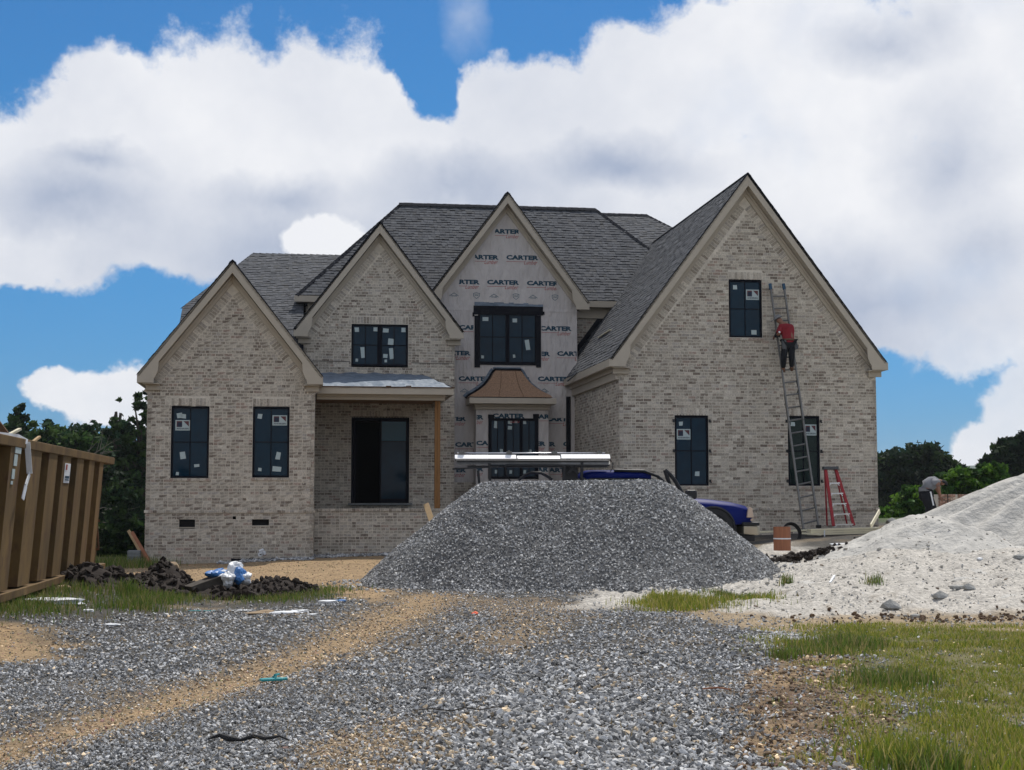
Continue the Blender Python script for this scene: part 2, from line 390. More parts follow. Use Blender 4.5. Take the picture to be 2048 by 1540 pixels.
# ================================================================ GROUND
XK = [-40, -12, -9.4, -9, -5, -3, 3, 6.3, 9.5, 14, 30]; ZK = [-.4, -.22, -.14, -.04, .14, .18, .5, .68, .82, 1.0, 1.1]
def ground_z(x, y, rough=True):
    x = np.asarray(x, float); y = np.asarray(y, float)
    t = sstep(22, 36, y); z = np.interp(x - sT / cT * 0 , XK, ZK) * t
    sb = .62 * sstep(20.5, 27.5, y) * sstep(2.5, 7.5, x)
    z = np.maximum(z, sb)
    z = z + .16 * sstep(-4.5, -7, x) * sstep(14, 18, y) * (1 - sstep(29, 33, y))
    z = z - 1.2 * sstep(52, 75, y)
    if rough:
        near = 1 - sstep(30, 60, y)
        z = z + fbm(x * .5, y * .5, 3, 5) * .10 * near + fbm(x * 3, y * 3, 3, 9) * .035 * near
        # wheel ruts
        z = z - .05 * np.exp(-(rut_d(x, y) / .35) ** 2) * near
        # lumpy sand
        sm = sand_mask(x, y)
        z = z + sm * (fbm(x * 1.6, y * 1.6, 4, 21) * .30 + .03 + fbm(x * 6, y * 6, 3, 22) * .07)
        # tyre tread print at the lower right
        tm = sstep(-.05, .15, poly_sd(x, y, TREAD))
        z = z + tm * (.022 * np.sin(y * 2 * math.pi / .16 + x * 6) - .02)
    return z
def gpoly(pts, z=.05): return [GP(a, b, z) for a, b in pts]
RUT = [GP(a, b) for a, b in ((-260, 1560), (120, 1450), (420, 1365), (640, 1290), (800, 1225), (860, 1190))]
def rut_d(x, y):
    d = np.full(np.shape(x), 1e9)
    for i in range(len(RUT) - 1):
        ax, ay = RUT[i]; bx, by = RUT[i + 1]; ex, ey = bx - ax, by - ay
        t = np.clip(((x - ax) * ex + (y - ay) * ey) / (ex * ex + ey * ey), 0, 1); d = np.minimum(d, np.hypot(x - ax - t * ex, y - ay - t * ey))
    return d
SANDP = gpoly([(1140, 1186), (1200, 1176), (1330, 1160), (1560, 1128)], .12) + [(6.5, 30), (9.5, 36.3), (19, 38), (26, 25)] + gpoly([(2300, 1225), (2048, 1212), (1800, 1208), (1640, 1215), (1500, 1208), (1420, 1192), (1290, 1200), (1190, 1202)], .12)
def sand_mask(x, y):
    return sstep(-.35, .35, poly_sd(x, y, SANDP) + fbm(x * 1.3, y * 1.3, 3, 31) * 1.2)
TREAD = gpoly([(1440, 1540), (1500, 1400), (1540, 1330), (1600, 1345), (1590, 1420), (1570, 1540)], 0)
DIRTR = gpoly([(1480, 1560), (1440, 1480), (1480, 1420), (1530, 1330), (1560, 1290), (1700, 1265), (1740, 1330), (1790, 1420), (1760, 1480), (1820, 1560), (1850, 1700), (1400, 1700)], 0)
GRASSR = gpoly([(1620, 1258), (1700, 1238), (1900, 1245), (2048, 1262), (2500, 1265), (2800, 1700), (1900, 1700), (1800, 1560), (1780, 1500), (1800, 1440), (1700, 1370), (1640, 1300), (1560, 1282)], 0)
BROWNB = gpoly([(1300, 1206), (1500, 1213), (1700, 1215), (2048, 1216), (2500, 1222), (2500, 1262), (2048, 1262), (1700, 1240), (1560, 1262), (1420, 1240)], .05)
GRASSL = gpoly([(-400, 1300), (-400, 1190), (60, 1190), (150, 1160), (260, 1180), (380, 1178), (700, 1165), (690, 1190), (560, 1205), (400, 1210), (300, 1225), (200, 1235), (100, 1245), (0, 1262)], .08)
TANFAR = gpoly([(-300, 1205), (190, 1150), (240, 1122), (300, 1118), (760, 1100), (830, 1120), (780, 1185), (740, 1192), (640, 1168), (480, 1172), (300, 1172), (200, 1165)], .12)
TANLEFT = gpoly([(-300, 1265), (60, 1262), (130, 1285), (100, 1305), (-20, 1318), (-300, 1330)], .03)
TANMID = gpoly([(820, 1200), (1100, 1195), (1180, 1215), (1100, 1270), (1010, 1300), (940, 1290), (1010, 1240), (930, 1215)], .03)
TANLOW = gpoly([(560, 1560), (640, 1470), (780, 1440), (880, 1450), (900, 1500), (820, 1560)], 0)
def grass_r(x, y): return sstep(-.6, .7, poly_sd(x, y, GRASSR) + fbm(x * 1.6, y * 1.6, 4, 77) * 1.8)
def grass_l(x, y): return sstep(-.2, .3, poly_sd(x, y, GRASSL) + fbm(x * 1.4, y * 1.4, 3, 78) * 1.2)
def dirt_r(x, y): return sstep(-.15, .25, poly_sd(x, y, DIRTR) + fbm(x * 2, y * 2, 3, 79) * .7)
def tan_amt(x, y):
    a = np.exp(-(rut_d(x, y) / (.14 + .021 * y)) ** 2) * .95
    for p, s in ((TANFAR, 1.0), (TANLEFT, 1.0), (TANMID, .38), (TANLOW, .6)):
        a = np.maximum(a, s * sstep(-.3, .3, poly_sd(x, y, p) + fbm(x * 1.7, y * 1.7, 3, 55) * .9))
    return a
def lerp(a, b, t): return a + (b - a) * t[..., None]
def ground_col(x, y):
    n1 = fbm(x * .9, y * .9, 4, 3); n2 = fbm(x * 5, y * 5, 3, 4)
    c = np.zeros(x.shape + (3,)) + np.array([.065, .06, .052])  # base under the gravel darkened: shade of the stone gaps put into the colour
    c = lerp(c, np.array([.22, .165, .10]), np.clip(sstep(.02, .22, n1) * .6, 0, 1))
    tan = np.array([.32, .22, .12])
    c = lerp(c, tan, tan_amt(x, y))
    c = lerp(c, np.array([.27, .185, .105]), dirt_r(x, y))
    c = lerp(c, np.array([.13, .085, .05]), dirt_r(x, y) * sstep(-.06, .08, n1))
    c = lerp(c, np.array([.15, .135, .055]), grass_r(x, y) * .9)
    bb = sstep(-.3, .3, poly_sd(x, y, BROWNB) + n1)
    c = lerp(c, np.array([.33, .25, .155]), bb * .9)
    c = lerp(c, np.array([.49, .46, .41]), sand_mask(x, y) * np.clip(1 - sstep(.14, .3, n2) * .6, 0, 1))
    # ground beyond the house: rough grass
    farm = sstep(44, 50, y) + sstep(16, 22, np.abs(x)) ; farm = np.clip(farm, 0, 1) * sstep(20, 30, y)
    c = lerp(c, np.array([.06, .085, .022]), np.clip(farm, 0, 1))
    bh = sstep(-6, -20, y); c = lerp(c, np.array([.09, .10, .04]), bh)
    c = c * (1 + n2[..., None] * .7)
    return np.clip(c, .01, .7)
def axis(parts):
    out = [parts[0][0]]
    for a, b, st in parts:
        n = max(1, int(round((b - a) / st))); out += list(np.linspace(a, b, n + 1)[1:])
    return np.array(out)
gx = axis([(-2650, -400, 750), (-400, -60, 85), (-60, -20, 5), (-20, -10, .5), (-10, -5, .14), (-5, 5.5, .075), (5.5, 12, .12), (12, 22, .5), (22, 60, 5), (60, 400, 85), (400, 2650, 750)])
gy = axis([(-1500, -100, 350), (-100, -10, 15), (-10, 6, 2), (6, 14, .075), (14, 30, .12), (30, 48, .35), (48, 80, 4), (80, 400, 80), (400, 2650, 750)])
GX, GY = np.meshgrid(gx, gy); GZ = ground_z(GX, GY)
nx, ny = len(gx), len(gy); idx = np.arange(nx * ny).reshape(ny, nx)
GF = np.stack([idx[:-1, :-1], idx[:-1, 1:], idx[1:, 1:], idx[1:, :-1]], -1).reshape(-1, 4)
me = bulk_mesh('ground', np.stack([GX, GY, GZ], -1), GF, None, smooth=True)
ca = me.color_attributes.new('tone', 'FLOAT_COLOR', 'POINT'); cc = np.ones((nx * ny, 4), np.float32); cc[:, :3] = ground_col(GX, GY).reshape(-1, 3)
ca.data.foreach_set('color', cc.ravel())
M['ground'] = mat('earth', (.3, .2, .1), .95, attr=True, noise=.45, nscale=16, bump=.9, bscale=30)
me.materials.append(M['ground'])
ground = bpy.data.objects.new('ground', me); link(ground); props(ground, kind='structure')

# far hill beyond the trees on the right
hx = np.linspace(-900, 1800, 60); hyy = np.linspace(1500, 2600, 16); HX, HY = np.meshgrid(hx, hyy)
HZ = -10 + 60 * np.exp(-((HX - 650) / 300) ** 2) * np.exp(-((HY - 2000) / 260) ** 2) + 38 * np.exp(-((HX + 500) / 400) ** 2) * np.exp(-((HY - 2100) / 260) ** 2) + fbm(HX / 90, HY / 90, 4, 41) * 9
ii = np.arange(HX.size).reshape(HX.shape)
bulk('hill', np.stack([HX, HY, HZ], -1), np.stack([ii[:-1, :-1], ii[:-1, 1:], ii[1:, 1:], ii[1:, :-1]], -1).reshape(-1, 4), M['hill'], smooth=True, kind='structure')

# ---------------------------------------------------------------- stones
def ico():
    t = (1 + 5 ** .5) / 2
    v = np.array([(-1, t, 0), (1, t, 0), (-1, -t, 0), (1, -t, 0), (0, -1, t), (0, 1, t), (0, -1, -t), (0, 1, -t), (t, 0, -1), (t, 0, 1), (-t, 0, -1), (-t, 0, 1)], float)
    v /= np.linalg.norm(v[0])
    f = np.array([(0, 11, 5), (0, 5, 1), (0, 1, 7), (0, 7, 10), (0, 10, 11), (1, 5, 9), (5, 11, 4), (11, 10, 2), (10, 7, 6), (7, 1, 8), (3, 9, 4), (3, 4, 2), (3, 2, 6), (3, 6, 8), (3, 8, 9), (4, 9, 5), (2, 4, 11), (6, 2, 10), (8, 6, 7), (9, 8, 1)])
    return v, f
OCTV = np.array([(1, 0, 0), (-1, 0, 0), (0, 1, 0), (0, -1, 0), (0, 0, 1), (0, 0, -1)], float)
OCTF = np.array([(0, 2, 4), (2, 1, 4), (1, 3, 4), (3, 0, 4), (2, 0, 5), (1, 2, 5), (3, 1, 5), (0, 3, 5)])
CUBV = BOXC / 1.5
CUBF = np.concatenate([BOXF[:, [0, 1, 2]], BOXF[:, [0, 2, 3]]])
def rand_rot(n, tilt, rng):
    a = rng.uniform(0, 2 * math.pi, n); b = rng.normal(0, tilt, n); c = rng.normal(0, tilt, n)
    ca_, sa = np.cos(a), np.sin(a); cb, sb = np.cos(b), np.sin(b); cc_, sc_ = np.cos(c), np.sin(c); z = np.zeros(n); o = np.ones(n)
    Rz = np.stack([np.stack([ca_, -sa, z], -1), np.stack([sa, ca_, z], -1), np.stack([z, z, o], -1)], 1)
    Rx = np.stack([np.stack([o, z, z], -1), np.stack([z, cb, -sb], -1), np.stack([z, sb, cb], -1)], 1)
    Ry = np.stack([np.stack([cc_, z, sc_], -1), np.stack([z, o, z], -1), np.stack([-sc_, z, cc_], -1)], 1)
    return Rz @ Rx @ Ry
def _hulls(k=20):
    import bmesh
    rg = np.random.default_rng(77); out = []
    for i in range(k):
        p = rg.normal(size=(10, 3)); p /= np.linalg.norm(p, axis=1)[:, None]; p *= rg.uniform(.8, 1.1, (10, 1)) * np.array([1.15, .85, .62])
        bm = bmesh.new(); vs = [bm.verts.new(q) for q in p]; r = bmesh.ops.convex_hull(bm, input=bm.verts)
        bmesh.ops.delete(bm, geom=[v for v in bm.verts if not v.link_faces], context='VERTS'); bm.verts.index_update()
        out.append((np.array([v.co[:] for v in bm.verts]), np.array([[v.index for v in f.verts] for f in bm.faces if len(f.verts) == 3]))); bm.free()
    return out
HULLS = _hulls()
def stones(x, y, z, s, kind, tilt=.75, rng=RNG, flat=.55):
    if kind == 'hull':
        which = rng.integers(len(HULLS), size=len(x)); Vs, Fs, own, off = [], [], [], 0
        for k, (V0, F0) in enumerate(HULLS):
            j = np.nonzero(which == k)[0]; n = len(j)
            if n == 0: continue
            ax = rng.uniform(.75, 1.3, (n, 3)); V = V0[None] * ax[:, None, :] * (s[j] / 2)[:, None, None]
            V = np.einsum('nij,nkj->nki', rand_rot(n, tilt, rng), V) + np.stack([x[j], y[j], z[j]], -1)[:, None, :]
            Vs.append(V.reshape(-1, 3)); Fs.append((F0[None] + (np.arange(n) * len(V0))[:, None, None]).reshape(-1, 3) + off); off += n * len(V0); own.append(np.repeat(j, len(F0)))
        return np.concatenate(Vs), np.concatenate(Fs), np.concatenate(own)
    n = len(x); V0, F0 = {'ico': ico(), 'oct': (OCTV, OCTF), 'cub': (CUBV, CUBF)}[kind]
    V = V0[None] * (1 + rng.uniform(-.32, .32, (n, len(V0), 1))) + rng.uniform(-.14, .14, (n, len(V0), 3))
    ax = np.stack([rng.uniform(.8, 1.5, n), rng.uniform(.6, 1.05, n), rng.uniform(flat * .6, flat * 1.35, n)], -1)
    V = V * ax[:, None, :] * (s / 2)[:, None, None]
    V = np.einsum('nij,nkj->nki', rand_rot(n, tilt, rng), V) + np.stack([x, y, z], -1)[:, None, :]
    F = (F0[None] + (np.arange(n) * len(V0))[:, None, None]).reshape(-1, 3)
    return V.reshape(-1, 3), F, len(F0)
def stone_tones(n, rng=RNG, base=1.0, tan=0.0):
    g = np.clip(rng.lognormal(math.log(.315), .5, n), .05, .62) * base
    c = np.stack([g * 1.01, g * 1.01, g * 1.0], -1)
    w = rng.random(n) < tan; c[w] = np.stack([g[w] * 1.7, g[w] * 1.3, g[w] * .8], -1)
    return c
def scatter(n, x0, x1, y0, y1, rng, power=1.0):
    u = rng.random(n); k = 1 - power
    y = y0 * (y1 / y0) ** u if power == 1 else (y0 ** k + u * (y1 ** k - y0 ** k)) ** (1 / k)
    xx = (rng.random(n) * 2 - 1); return xx, y
rng = np.random.default_rng(3)
def drive_density(x, y):
    d = 1 - tan_amt(x, y) * .35
    d = d * (1 - .93 * sand_mask(x, y)) * (1 - .96 * grass_r(x, y)) * (1 - .8 * dirt_r(x, y)) * (1 - .9 * grass_l(x, y))
    d = d * (1 - .97 * sstep(-.2, .2, poly_sd(x, y, TANFAR))) * (1 - .9 * sstep(-.2, .3, poly_sd(x, y, TANLEFT))) * (1 - .8 * sstep(-.2, .2, poly_sd(x, y, BROWNB)))
    d = d * (1 - sstep(24.5, 27.5, y))
    return np.clip(d, 0, 1)
def drive_stones(n, y0, y1, power, kind, smin, smax, seed):
    rng = np.random.default_rng(seed)
    u, y = scatter(n, 0, 0, y0, y1, rng, power); x = u * (y * .375 + .3)
    keep = rng.random(n) < drive_density(x, y); x, y = x[keep], y[keep]; n = len(x)
    big = np.exp(-((x - (.35 + (y - 10) * .05)) / 1.1) ** 2) * np.exp(-((y - 11.0) / 3.2) ** 2)
    big = np.maximum(big, .8 * np.exp(-((y - 9.0) / .8) ** 2) * sstep(-.2, .8, x) * (1 - sstep(2.2, 2.7, x)))
    s = np.exp(rng.uniform(math.log(smin), math.log(smax), n)) * (.78 + .75 * big) * (1 - .3 * tan_amt(x, y))
    z = ground_z(x, y) + s * .12 + rng.random(n) * s * .3
    tn = stone_tones(n, rng, 1.0); ta = tan_amt(x, y)
    m = rng.random(n) < ta * .75 + .05; tn[m] = tn[m] * np.array([1.5, 1.18, .8]) 
    return x, y, z, s, kind, tn
def bulk_stones(name, sets, parent=None, **kw):
    Vs, Fs, Cs, off = [], [], [], 0
    for (x, y, z, s, kind, tn) in sets:
        V, F, k = stones(x, y, z, s, kind); Vs.append(V); Fs.append(F + off); off += len(V); Cs.append(np.repeat(tn, k, 0) if isinstance(k, int) else tn[k])
    return bulk(name, np.concatenate(Vs), np.concatenate(Fs), M['stone'], parent, np.concatenate(Cs), **kw)
A_ = drive_stones(46000, 8.2, 13.5, 1.0, 'hull', .018, .052, 5)
B_ = drive_stones(52000, 13.5, 26.5, .6, 'cub', .026, .058, 6)
C_ = drive_stones(60000, 8.2, 15.0, .9, 'oct', .009, .022, 8)
rng = np.random.default_rng(44); n_ = 60000; u_, y_ = scatter(n_, 0, 0, 8.2, 36, rng, .6); x_ = u_ * (y_ * .375 + .3); k_ = rng.random(n_) < np.clip(tan_amt(x_, y_) + dirt_r(x_, y_) * .8, 0, 1) * .95 * (1 - sand_mask(x_, y_)); x_, y_ = x_[k_], y_[k_]; s_ = np.exp(rng.uniform(math.log(.010), math.log(.038), len(x_)))
tf_ = sstep(-.1, .1, poly_sd(x_, y_, TANFAR))
T_ = (x_, y_, ground_z(x_, y_) + s_ * .1, s_, 'oct', np.stack([rng.uniform(.14, .46, len(x_))] * 3, -1) * np.array([1, .76, .48]) * rng.uniform(.8, 1.2, (len(x_), 3)))
# the 300 stones that show largest are single pieces of the drive
siz = A_[3] / A_[1]; order = np.argsort(-siz); top = order[:300]; rest = order[300:]
drive = empty('gravel_drive', (0, 0, 0)); props(drive, kind='structure')
bulk_stones('gravel', [tuple(a[rest] if isinstance(a, np.ndarray) else a for a in A_), B_, C_, T_], drive, kind='stuff')
protos = []
for k in range(10):
    rk = np.random.default_rng(100 + k); V, F, _ = stones(np.zeros(1), np.zeros(1), np.zeros(1), np.ones(1), 'hull', .15, rk)
    tn = stone_tones(1, rk)[0]; protos.append(bulk_mesh('stone', V, F, M['stone'], np.repeat(np.array([tn]), len(F), 0)))
for j in top:
    o = bpy.data.objects.new('stone', protos[int(rng.integers(10))]); link(o, drive)
    o.location = (A_[0][j], A_[1][j], A_[2][j]); s = A_[3][j]; o.scale = (s, s, s); o.rotation_euler = (rng.normal(0, .3), rng.normal(0, .3), rng.uniform(0, 6.28))

# ---------------------------------------------------------------- the heap of grey gravel
PA, PB, PR, PH = WP(975, 962, 27.6), WP(1308, 957, 27.6), 2.42, 1.80
def pile_h(x, y):
    ax, ay, bx, by = PA.x, PA.y, PB.x, PB.y; ex, ey = bx - ax, by - ay
    t = np.clip(((x - ax) * ex + (y - ay) * ey) / (ex * ex + ey * ey), 0, 1); d = np.hypot(x - ax - t * ex, y - ay - t * ey)
    d = d * (1 + .26 * fbm(x * .7, y * .7, 2, 61)) + .16 * fbm(x * 1.9, y * 1.9, 4, 62)
    d = np.sqrt(d * d + .25 ** 2) - .25
    g0 = .28
    top_ = PA.z - .03 + (PB.z - PA.z) * t
    return np.maximum(top_ - d * (.83 + .02 * np.cos(t * 3)), -1.0)
pv = np.arange(-5.2, 7.6, .09); pw = np.arange(23.6, 31.6, .09); PX, PY = np.meshgrid(pv, pw)
PZ = pile_h(PX, PY); PG = ground_z(PX, PY)
pile = empty('gravel_heap', (1.2, 27.6, .3), label='large heap of grey crushed gravel piled in front of the house', cat='gravel heap')
def grid_obj(name, X, Y, Z, keep, m, parent, **kw):
    ii = np.arange(X.size).reshape(X.shape); F = np.stack([ii[:-1, :-1], ii[:-1, 1:], ii[1:, 1:], ii[1:, :-1]], -1)
    kf = keep[:-1, :-1] | keep[:-1, 1:] | keep[1:, 1:] | keep[1:, :-1]; F = F[kf]
    used, inv = np.unique(F, return_inverse=True); V = np.stack([X, Y, Z], -1).reshape(-1, 3)[used]
    o = bulk(name, V, inv.reshape(-1, 4), m, None, smooth=True, **kw)
    if parent is not None:
        o.parent = parent; o.matrix_parent_inverse = Matrix.Translation(-Vector(parent.location))
    return o
grid_obj('mound', PX, PY, PZ, PZ > PG - .08, M['pilebase'], pile)
rng = np.random.default_rng(17); n = 78000
x = rng.uniform(-4.8, 7.2, n); y = rng.uniform(23.8, 30.2, n); h = pile_h(x, y); g = ground_z(x, y); k = h > g - .015; x, y, h = x[k], y[k], h[k]
s = rng.uniform(.022, .052, len(x)); 
t1 = stone_tones(len(x), rng, 1.0)
V, F, kk = stones(x, y, h + s * .12, s, 'cub', 1.2)
so = bulk('gravel', V, F, M['stone'], pile, np.repeat(t1, kk, 0), kind='stuff'); so.matrix_parent_inverse = Matrix.Translation(-Vector(pile.location))

# ---------------------------------------------------------------- the heap of pale sand
def sand_h(x, y):
    def cone(cx, cy, top, slope, soft, ex=1.0, y_st=None):
        d = np.hypot((x - cx) / ex, (y - cy) * (1.0 if y_st is None else y_st)); d = np.sqrt(d * d + soft ** 2) - soft; return top - d * slope
    a = cone(13.2, 32.3, 2.56, .58, 1.3, 1.25, 1.5) + .085 * np.sin(np.arctan2(y - 32.3, x - 13.2) * 30 + fbm(x, y, 2, 5) * 6) * sstep(.4, 2.5, np.hypot(x - 13.2, y - 32.3))
    b = cone(8.15, 29.0, 1.30, .44, .35, 1.0) + fbm(x * 1.8, y * 1.8, 4, 92) * .30 + fbm(x * 3.4, y * 3.4, 3, 95) * .16
    c = cone(10.3, 27.0, .72, .16, .6, 1.5) + fbm(x * 2.2, y * 2.2, 4, 93) * .32
    m = np.maximum(np.maximum(a, b), c)
    return m + fbm(x * 4, y * 4, 3, 94) * .06 * (1 - .8 * (a > np.maximum(b, c)))
sx_ = np.arange(3.5, 20.5, .1); sy_ = np.arange(22.5, 38.5, .1); SX, SY = np.meshgrid(sx_, sy_); SZ = sand_h(SX, SY); SG = ground_z(SX, SY)
grid_obj('sand_heap', SX, SY, SZ, SZ > SG - .1, M['sand'], None, label='high heap of pale sand at the right edge of the site', cat='sand heap')
# clods of sand strewn over the pale ground
rng = np.random.default_rng(23); n = 2200
x = rng.uniform(2, 13, n); y = rng.uniform(20.5, 29, n); gz = np.maximum(ground_z(x, y), sand_h(x, y)); k = (sand_mask(x, y) > .6) & (gz < 1.6); x, y, gz = x[k], y[k], gz[k]
s = np.exp(rng.uniform(math.log(.015), math.log(.075), len(x))); V, F, kk = stones(x, y, gz + s * .02, s, 'ico', .5, rng)
g = rng.uniform(.34, .55, len(x)); tn = np.stack([g, g * .95, g * .85], -1); m = rng.random(len(x)) < .10; tn[m] *= np.array([.5, .42, .36])
bulk('sand_clods', V, F, M['stone'], None, np.repeat(tn, kk, 0), kind='stuff')
# ================================================================ HOUSE
house = empty('brick_house', HO, TH, label='large unfinished brick house with four steep gables and grey shingle roofs', cat='house')
PAL = np.array([(.53, .475, .40), (.46, .41, .34), (.39, .345, .285), (.315, .27, .22), (.22, .18, .145), (.37, .285, .235), (.58, .53, .45), (.42, .38, .335)])
PALP = np.array([.17, .18, .20, .19, .10, .05, .05, .06])
PITCHB = .077; MJ = .015
BR = []      # every brick: centre, half sizes, axes, palette index, wall key, is stretcher
WALLS = {}
def frame(kind, **k):
    """wall frame: origin O, axes U (along), V (up), N (outwards), local house coords"""
    if kind == 'front': return Vector((0, k['Y'], 0)), Vector((1, 0, 0)), Vector((0, 0, 1)), Vector((0, -1, 0))
    if kind == 'left': return Vector((k['X'], 0, 0)), Vector((0, 1, 0)), Vector((0, 0, 1)), Vector((-1, 0, 0))
    if kind == 'right': return Vector((k['X'], 0, 0)), Vector((0, 1, 0)), Vector((0, 0, 1)), Vector((1, 0, 0))
def brick_wall(key, fr, poly, holes=(), polyB=None, heads=(), thick=.11, z0=None, proud=.0, seed=0, bricks=True, face_mat=None, label=None):
    """mortar backing cut into courses around the openings, real bricks set proud of it"""
    O, U, Vv, N_ = fr; rg = random.Random(seed + 5); zs = [p[1] for p in poly]; z = min(zs) if z0 is None else z0; zt = max(zs)
    C, H = [], []; A = np.array([list(U), list(Vv), list(N_)]); nb = 0
    polyB = polyB or poly
    while z < zt:
        zm = z + PITCHB / 2
        for (a, b) in cut(spans(poly, zm), holes, z, z + PITCHB):
            C.append(O + U * ((a + b) / 2) + Vv * zm + N_ * (-thick / 2 + proud)); H.append(((b - a) / 2, PITCHB / 2, thick / 2))
        if bricks:
            for (a, b) in cut(spans(polyB, zm), list(holes) + [(h[0] - .01, h[1] + .01, h[3] - .03, h[3] + .205) for h in heads], z, z + PITCHB):
                u = a + MJ / 2; first = True
                while u < b - .02:
                    L = .195 if rg.random() < .42 else .094
                    if first and rg.random() < .5: L = .094
                    first = False
                    e = min(u + L, b - MJ / 2)
                    if b - MJ / 2 - e < .03: e = b - MJ / 2
                    if e - u < .025: break
                    d = .007 + rg.uniform(-.0015, .002)
                    BR.append((O + U * ((u + e) / 2) + Vv * zm + N_ * (proud + d - .012), ((e - u) / 2, (PITCHB - MJ) / 2 + rg.uniform(-.001, .001), .012), A, int(RNG.choice(8, p=PALP)), key, abs(e - u - .195) < .002)); nb += 1
                    u = e + MJ
        z += PITCHB
    for h in heads: soldiers(key, fr, (h[0] - .005, h[3] + .008), (h[1] + .005, h[3] + .008), length=.19)
    V, F = boxes_arrays(C, H, np.repeat(A[None], len(C), 0))
    o = bulk('wall', V, F, face_mat or M['mortar'], house)
    WALLS[key] = o
    if label: o['label'] = label
    return o
def soldiers(key, fr, p0, p1, length=.195, proud=0.0, depth=.012, w=.067):
    """a band of bricks on end from p0 to p1 (their inner ends on that line, bricks standing to its left)"""
    O, U, Vv, N_ = fr; a = Vector((p0[0], p0[1])); b = Vector((p1[0], p1[1])); d = (b - a); L = d.length; d.normalize(); nrm = Vector((-d.y, d.x))
    n = int(L / (w + MJ)); st = L / n
    ax = U * d.x + Vv * d.y; ay = U * nrm.x + Vv * nrm.y; A = np.array([list(ax), list(ay), list(N_)])
    for i in range(n):
        c = a + d * (st * (i + .5)) + nrm * (length / 2)
        BR.append((O + U * c.x + Vv * c.y + N_ * (proud + .008 - depth), ((st - MJ) / 2, length / 2, depth), A, int(RNG.choice([0, 1, 2, 3, 6, 7], p=[.28, .25, .15, .07, .13, .12])), key, False))

SHG = []     # every shingle tab
STONE = np.array([(.078, .083, .094), (.086, .091, .102), (.070, .075, .086), (.094, .098, .107), (.063, .068, .078), (.083, .085, .09)])
def roof_plane(pts, name='roof', shingles=True, thick=.06, seed=0, m=None, expo=.135):
    P_ = [Vector(p) for p in pts]; n = (P_[1] - P_[0]).cross(P_[2] - P_[0]).normalized()
    if n.z < 0: n = -n
    h = Vector((0, 0, 1)).cross(n).normalized(); t = n.cross(h)
    if t.z < 0: t = -t; h = -h
    O = P_[0]; q = [((p - O).dot(h), (p - O).dot(t)) for p in P_]
    k = len(P_); V = [p for p in P_] + [p - n * thick for p in P_]
    o = MB().add(V, [tuple(range(k)), tuple(range(2 * k - 1, k - 1, -1))] + [(i, (i + 1) % k, k + (i + 1) % k, k + i) for i in range(k)]).build('roof', m or M['deck'], house)
    if not shingles: return o
    rg = random.Random(seed); tb = min(p[1] for p in q); tt = max(p[1] for p in q); v = tb; row = 0
    while v < tt - .03:
        for (a, b) in spans(q, v + expo * .5):
            u = a - rg.uniform(0, .2) + 0.0
            while u < b:
                w = rg.choice((.09, .12, .15, .18)); e = min(u + w, b); s = max(u, a)
                if e - s > .03:
                    th = rg.choice((.005, .008, .014))
                    cutb = rg.choice((.018, .018, .03, .045)); drop = 0
                    tilt = .045
                    ty = (t - n * tilt).normalized(); nn = (n + t * tilt).normalized()
                    A = np.array([list(h), list(ty), list(nn)])
                    c = O + h * ((s + e) / 2) + t * (v + expo * .5 + cutb / 2) + n * (.006 + th / 2)
                    SHG.append((c, ((e - s) / 2 - .002, expo * .52 - cutb / 2, th / 2 + .003), A, rg.choice((0, 0, 1, 1, 2, 2, 3, 4, 5)), o, abs(e - s - w) < 1e-6 and w in (.15, .18) and cutb == .018))
                u += w
        v += expo; row += 1
    return o
def cap_line(a, b, w=.16, name='ridge_cap', th=.02):
    """overlapping cap shingles along a ridge or hip"""
    a, b = Vector(a), Vector(b); L = (b - a).length; n = max(2, int(L / .2)); mb = MB(); d = (b - a) / n
    for i in range(n):
        p = a + d * i; q = p + d * 1.12; up = Vector((0, 0, .018)); sd_ = d.cross(Vector((0, 0, 1))).normalized() * w
        p0 = p + up * 1.6; q0 = q + up * .6
        mb.add([p0, q0, q0 + sd_ - Vector((0, 0, w * .8)), p0 + sd_ - Vector((0, 0, w * .8)), q0 - sd_ - Vector((0, 0, w * .8)), p0 - sd_ - Vector((0, 0, w * .8)), p0 - Vector((0, 0, .05)), q0 - Vector((0, 0, .05))],
               [(0, 1, 2, 3), (1, 0, 5, 4), (0, 3, 6), (0, 6, 5)])
    return mb.build(name, M['ridge'], house)

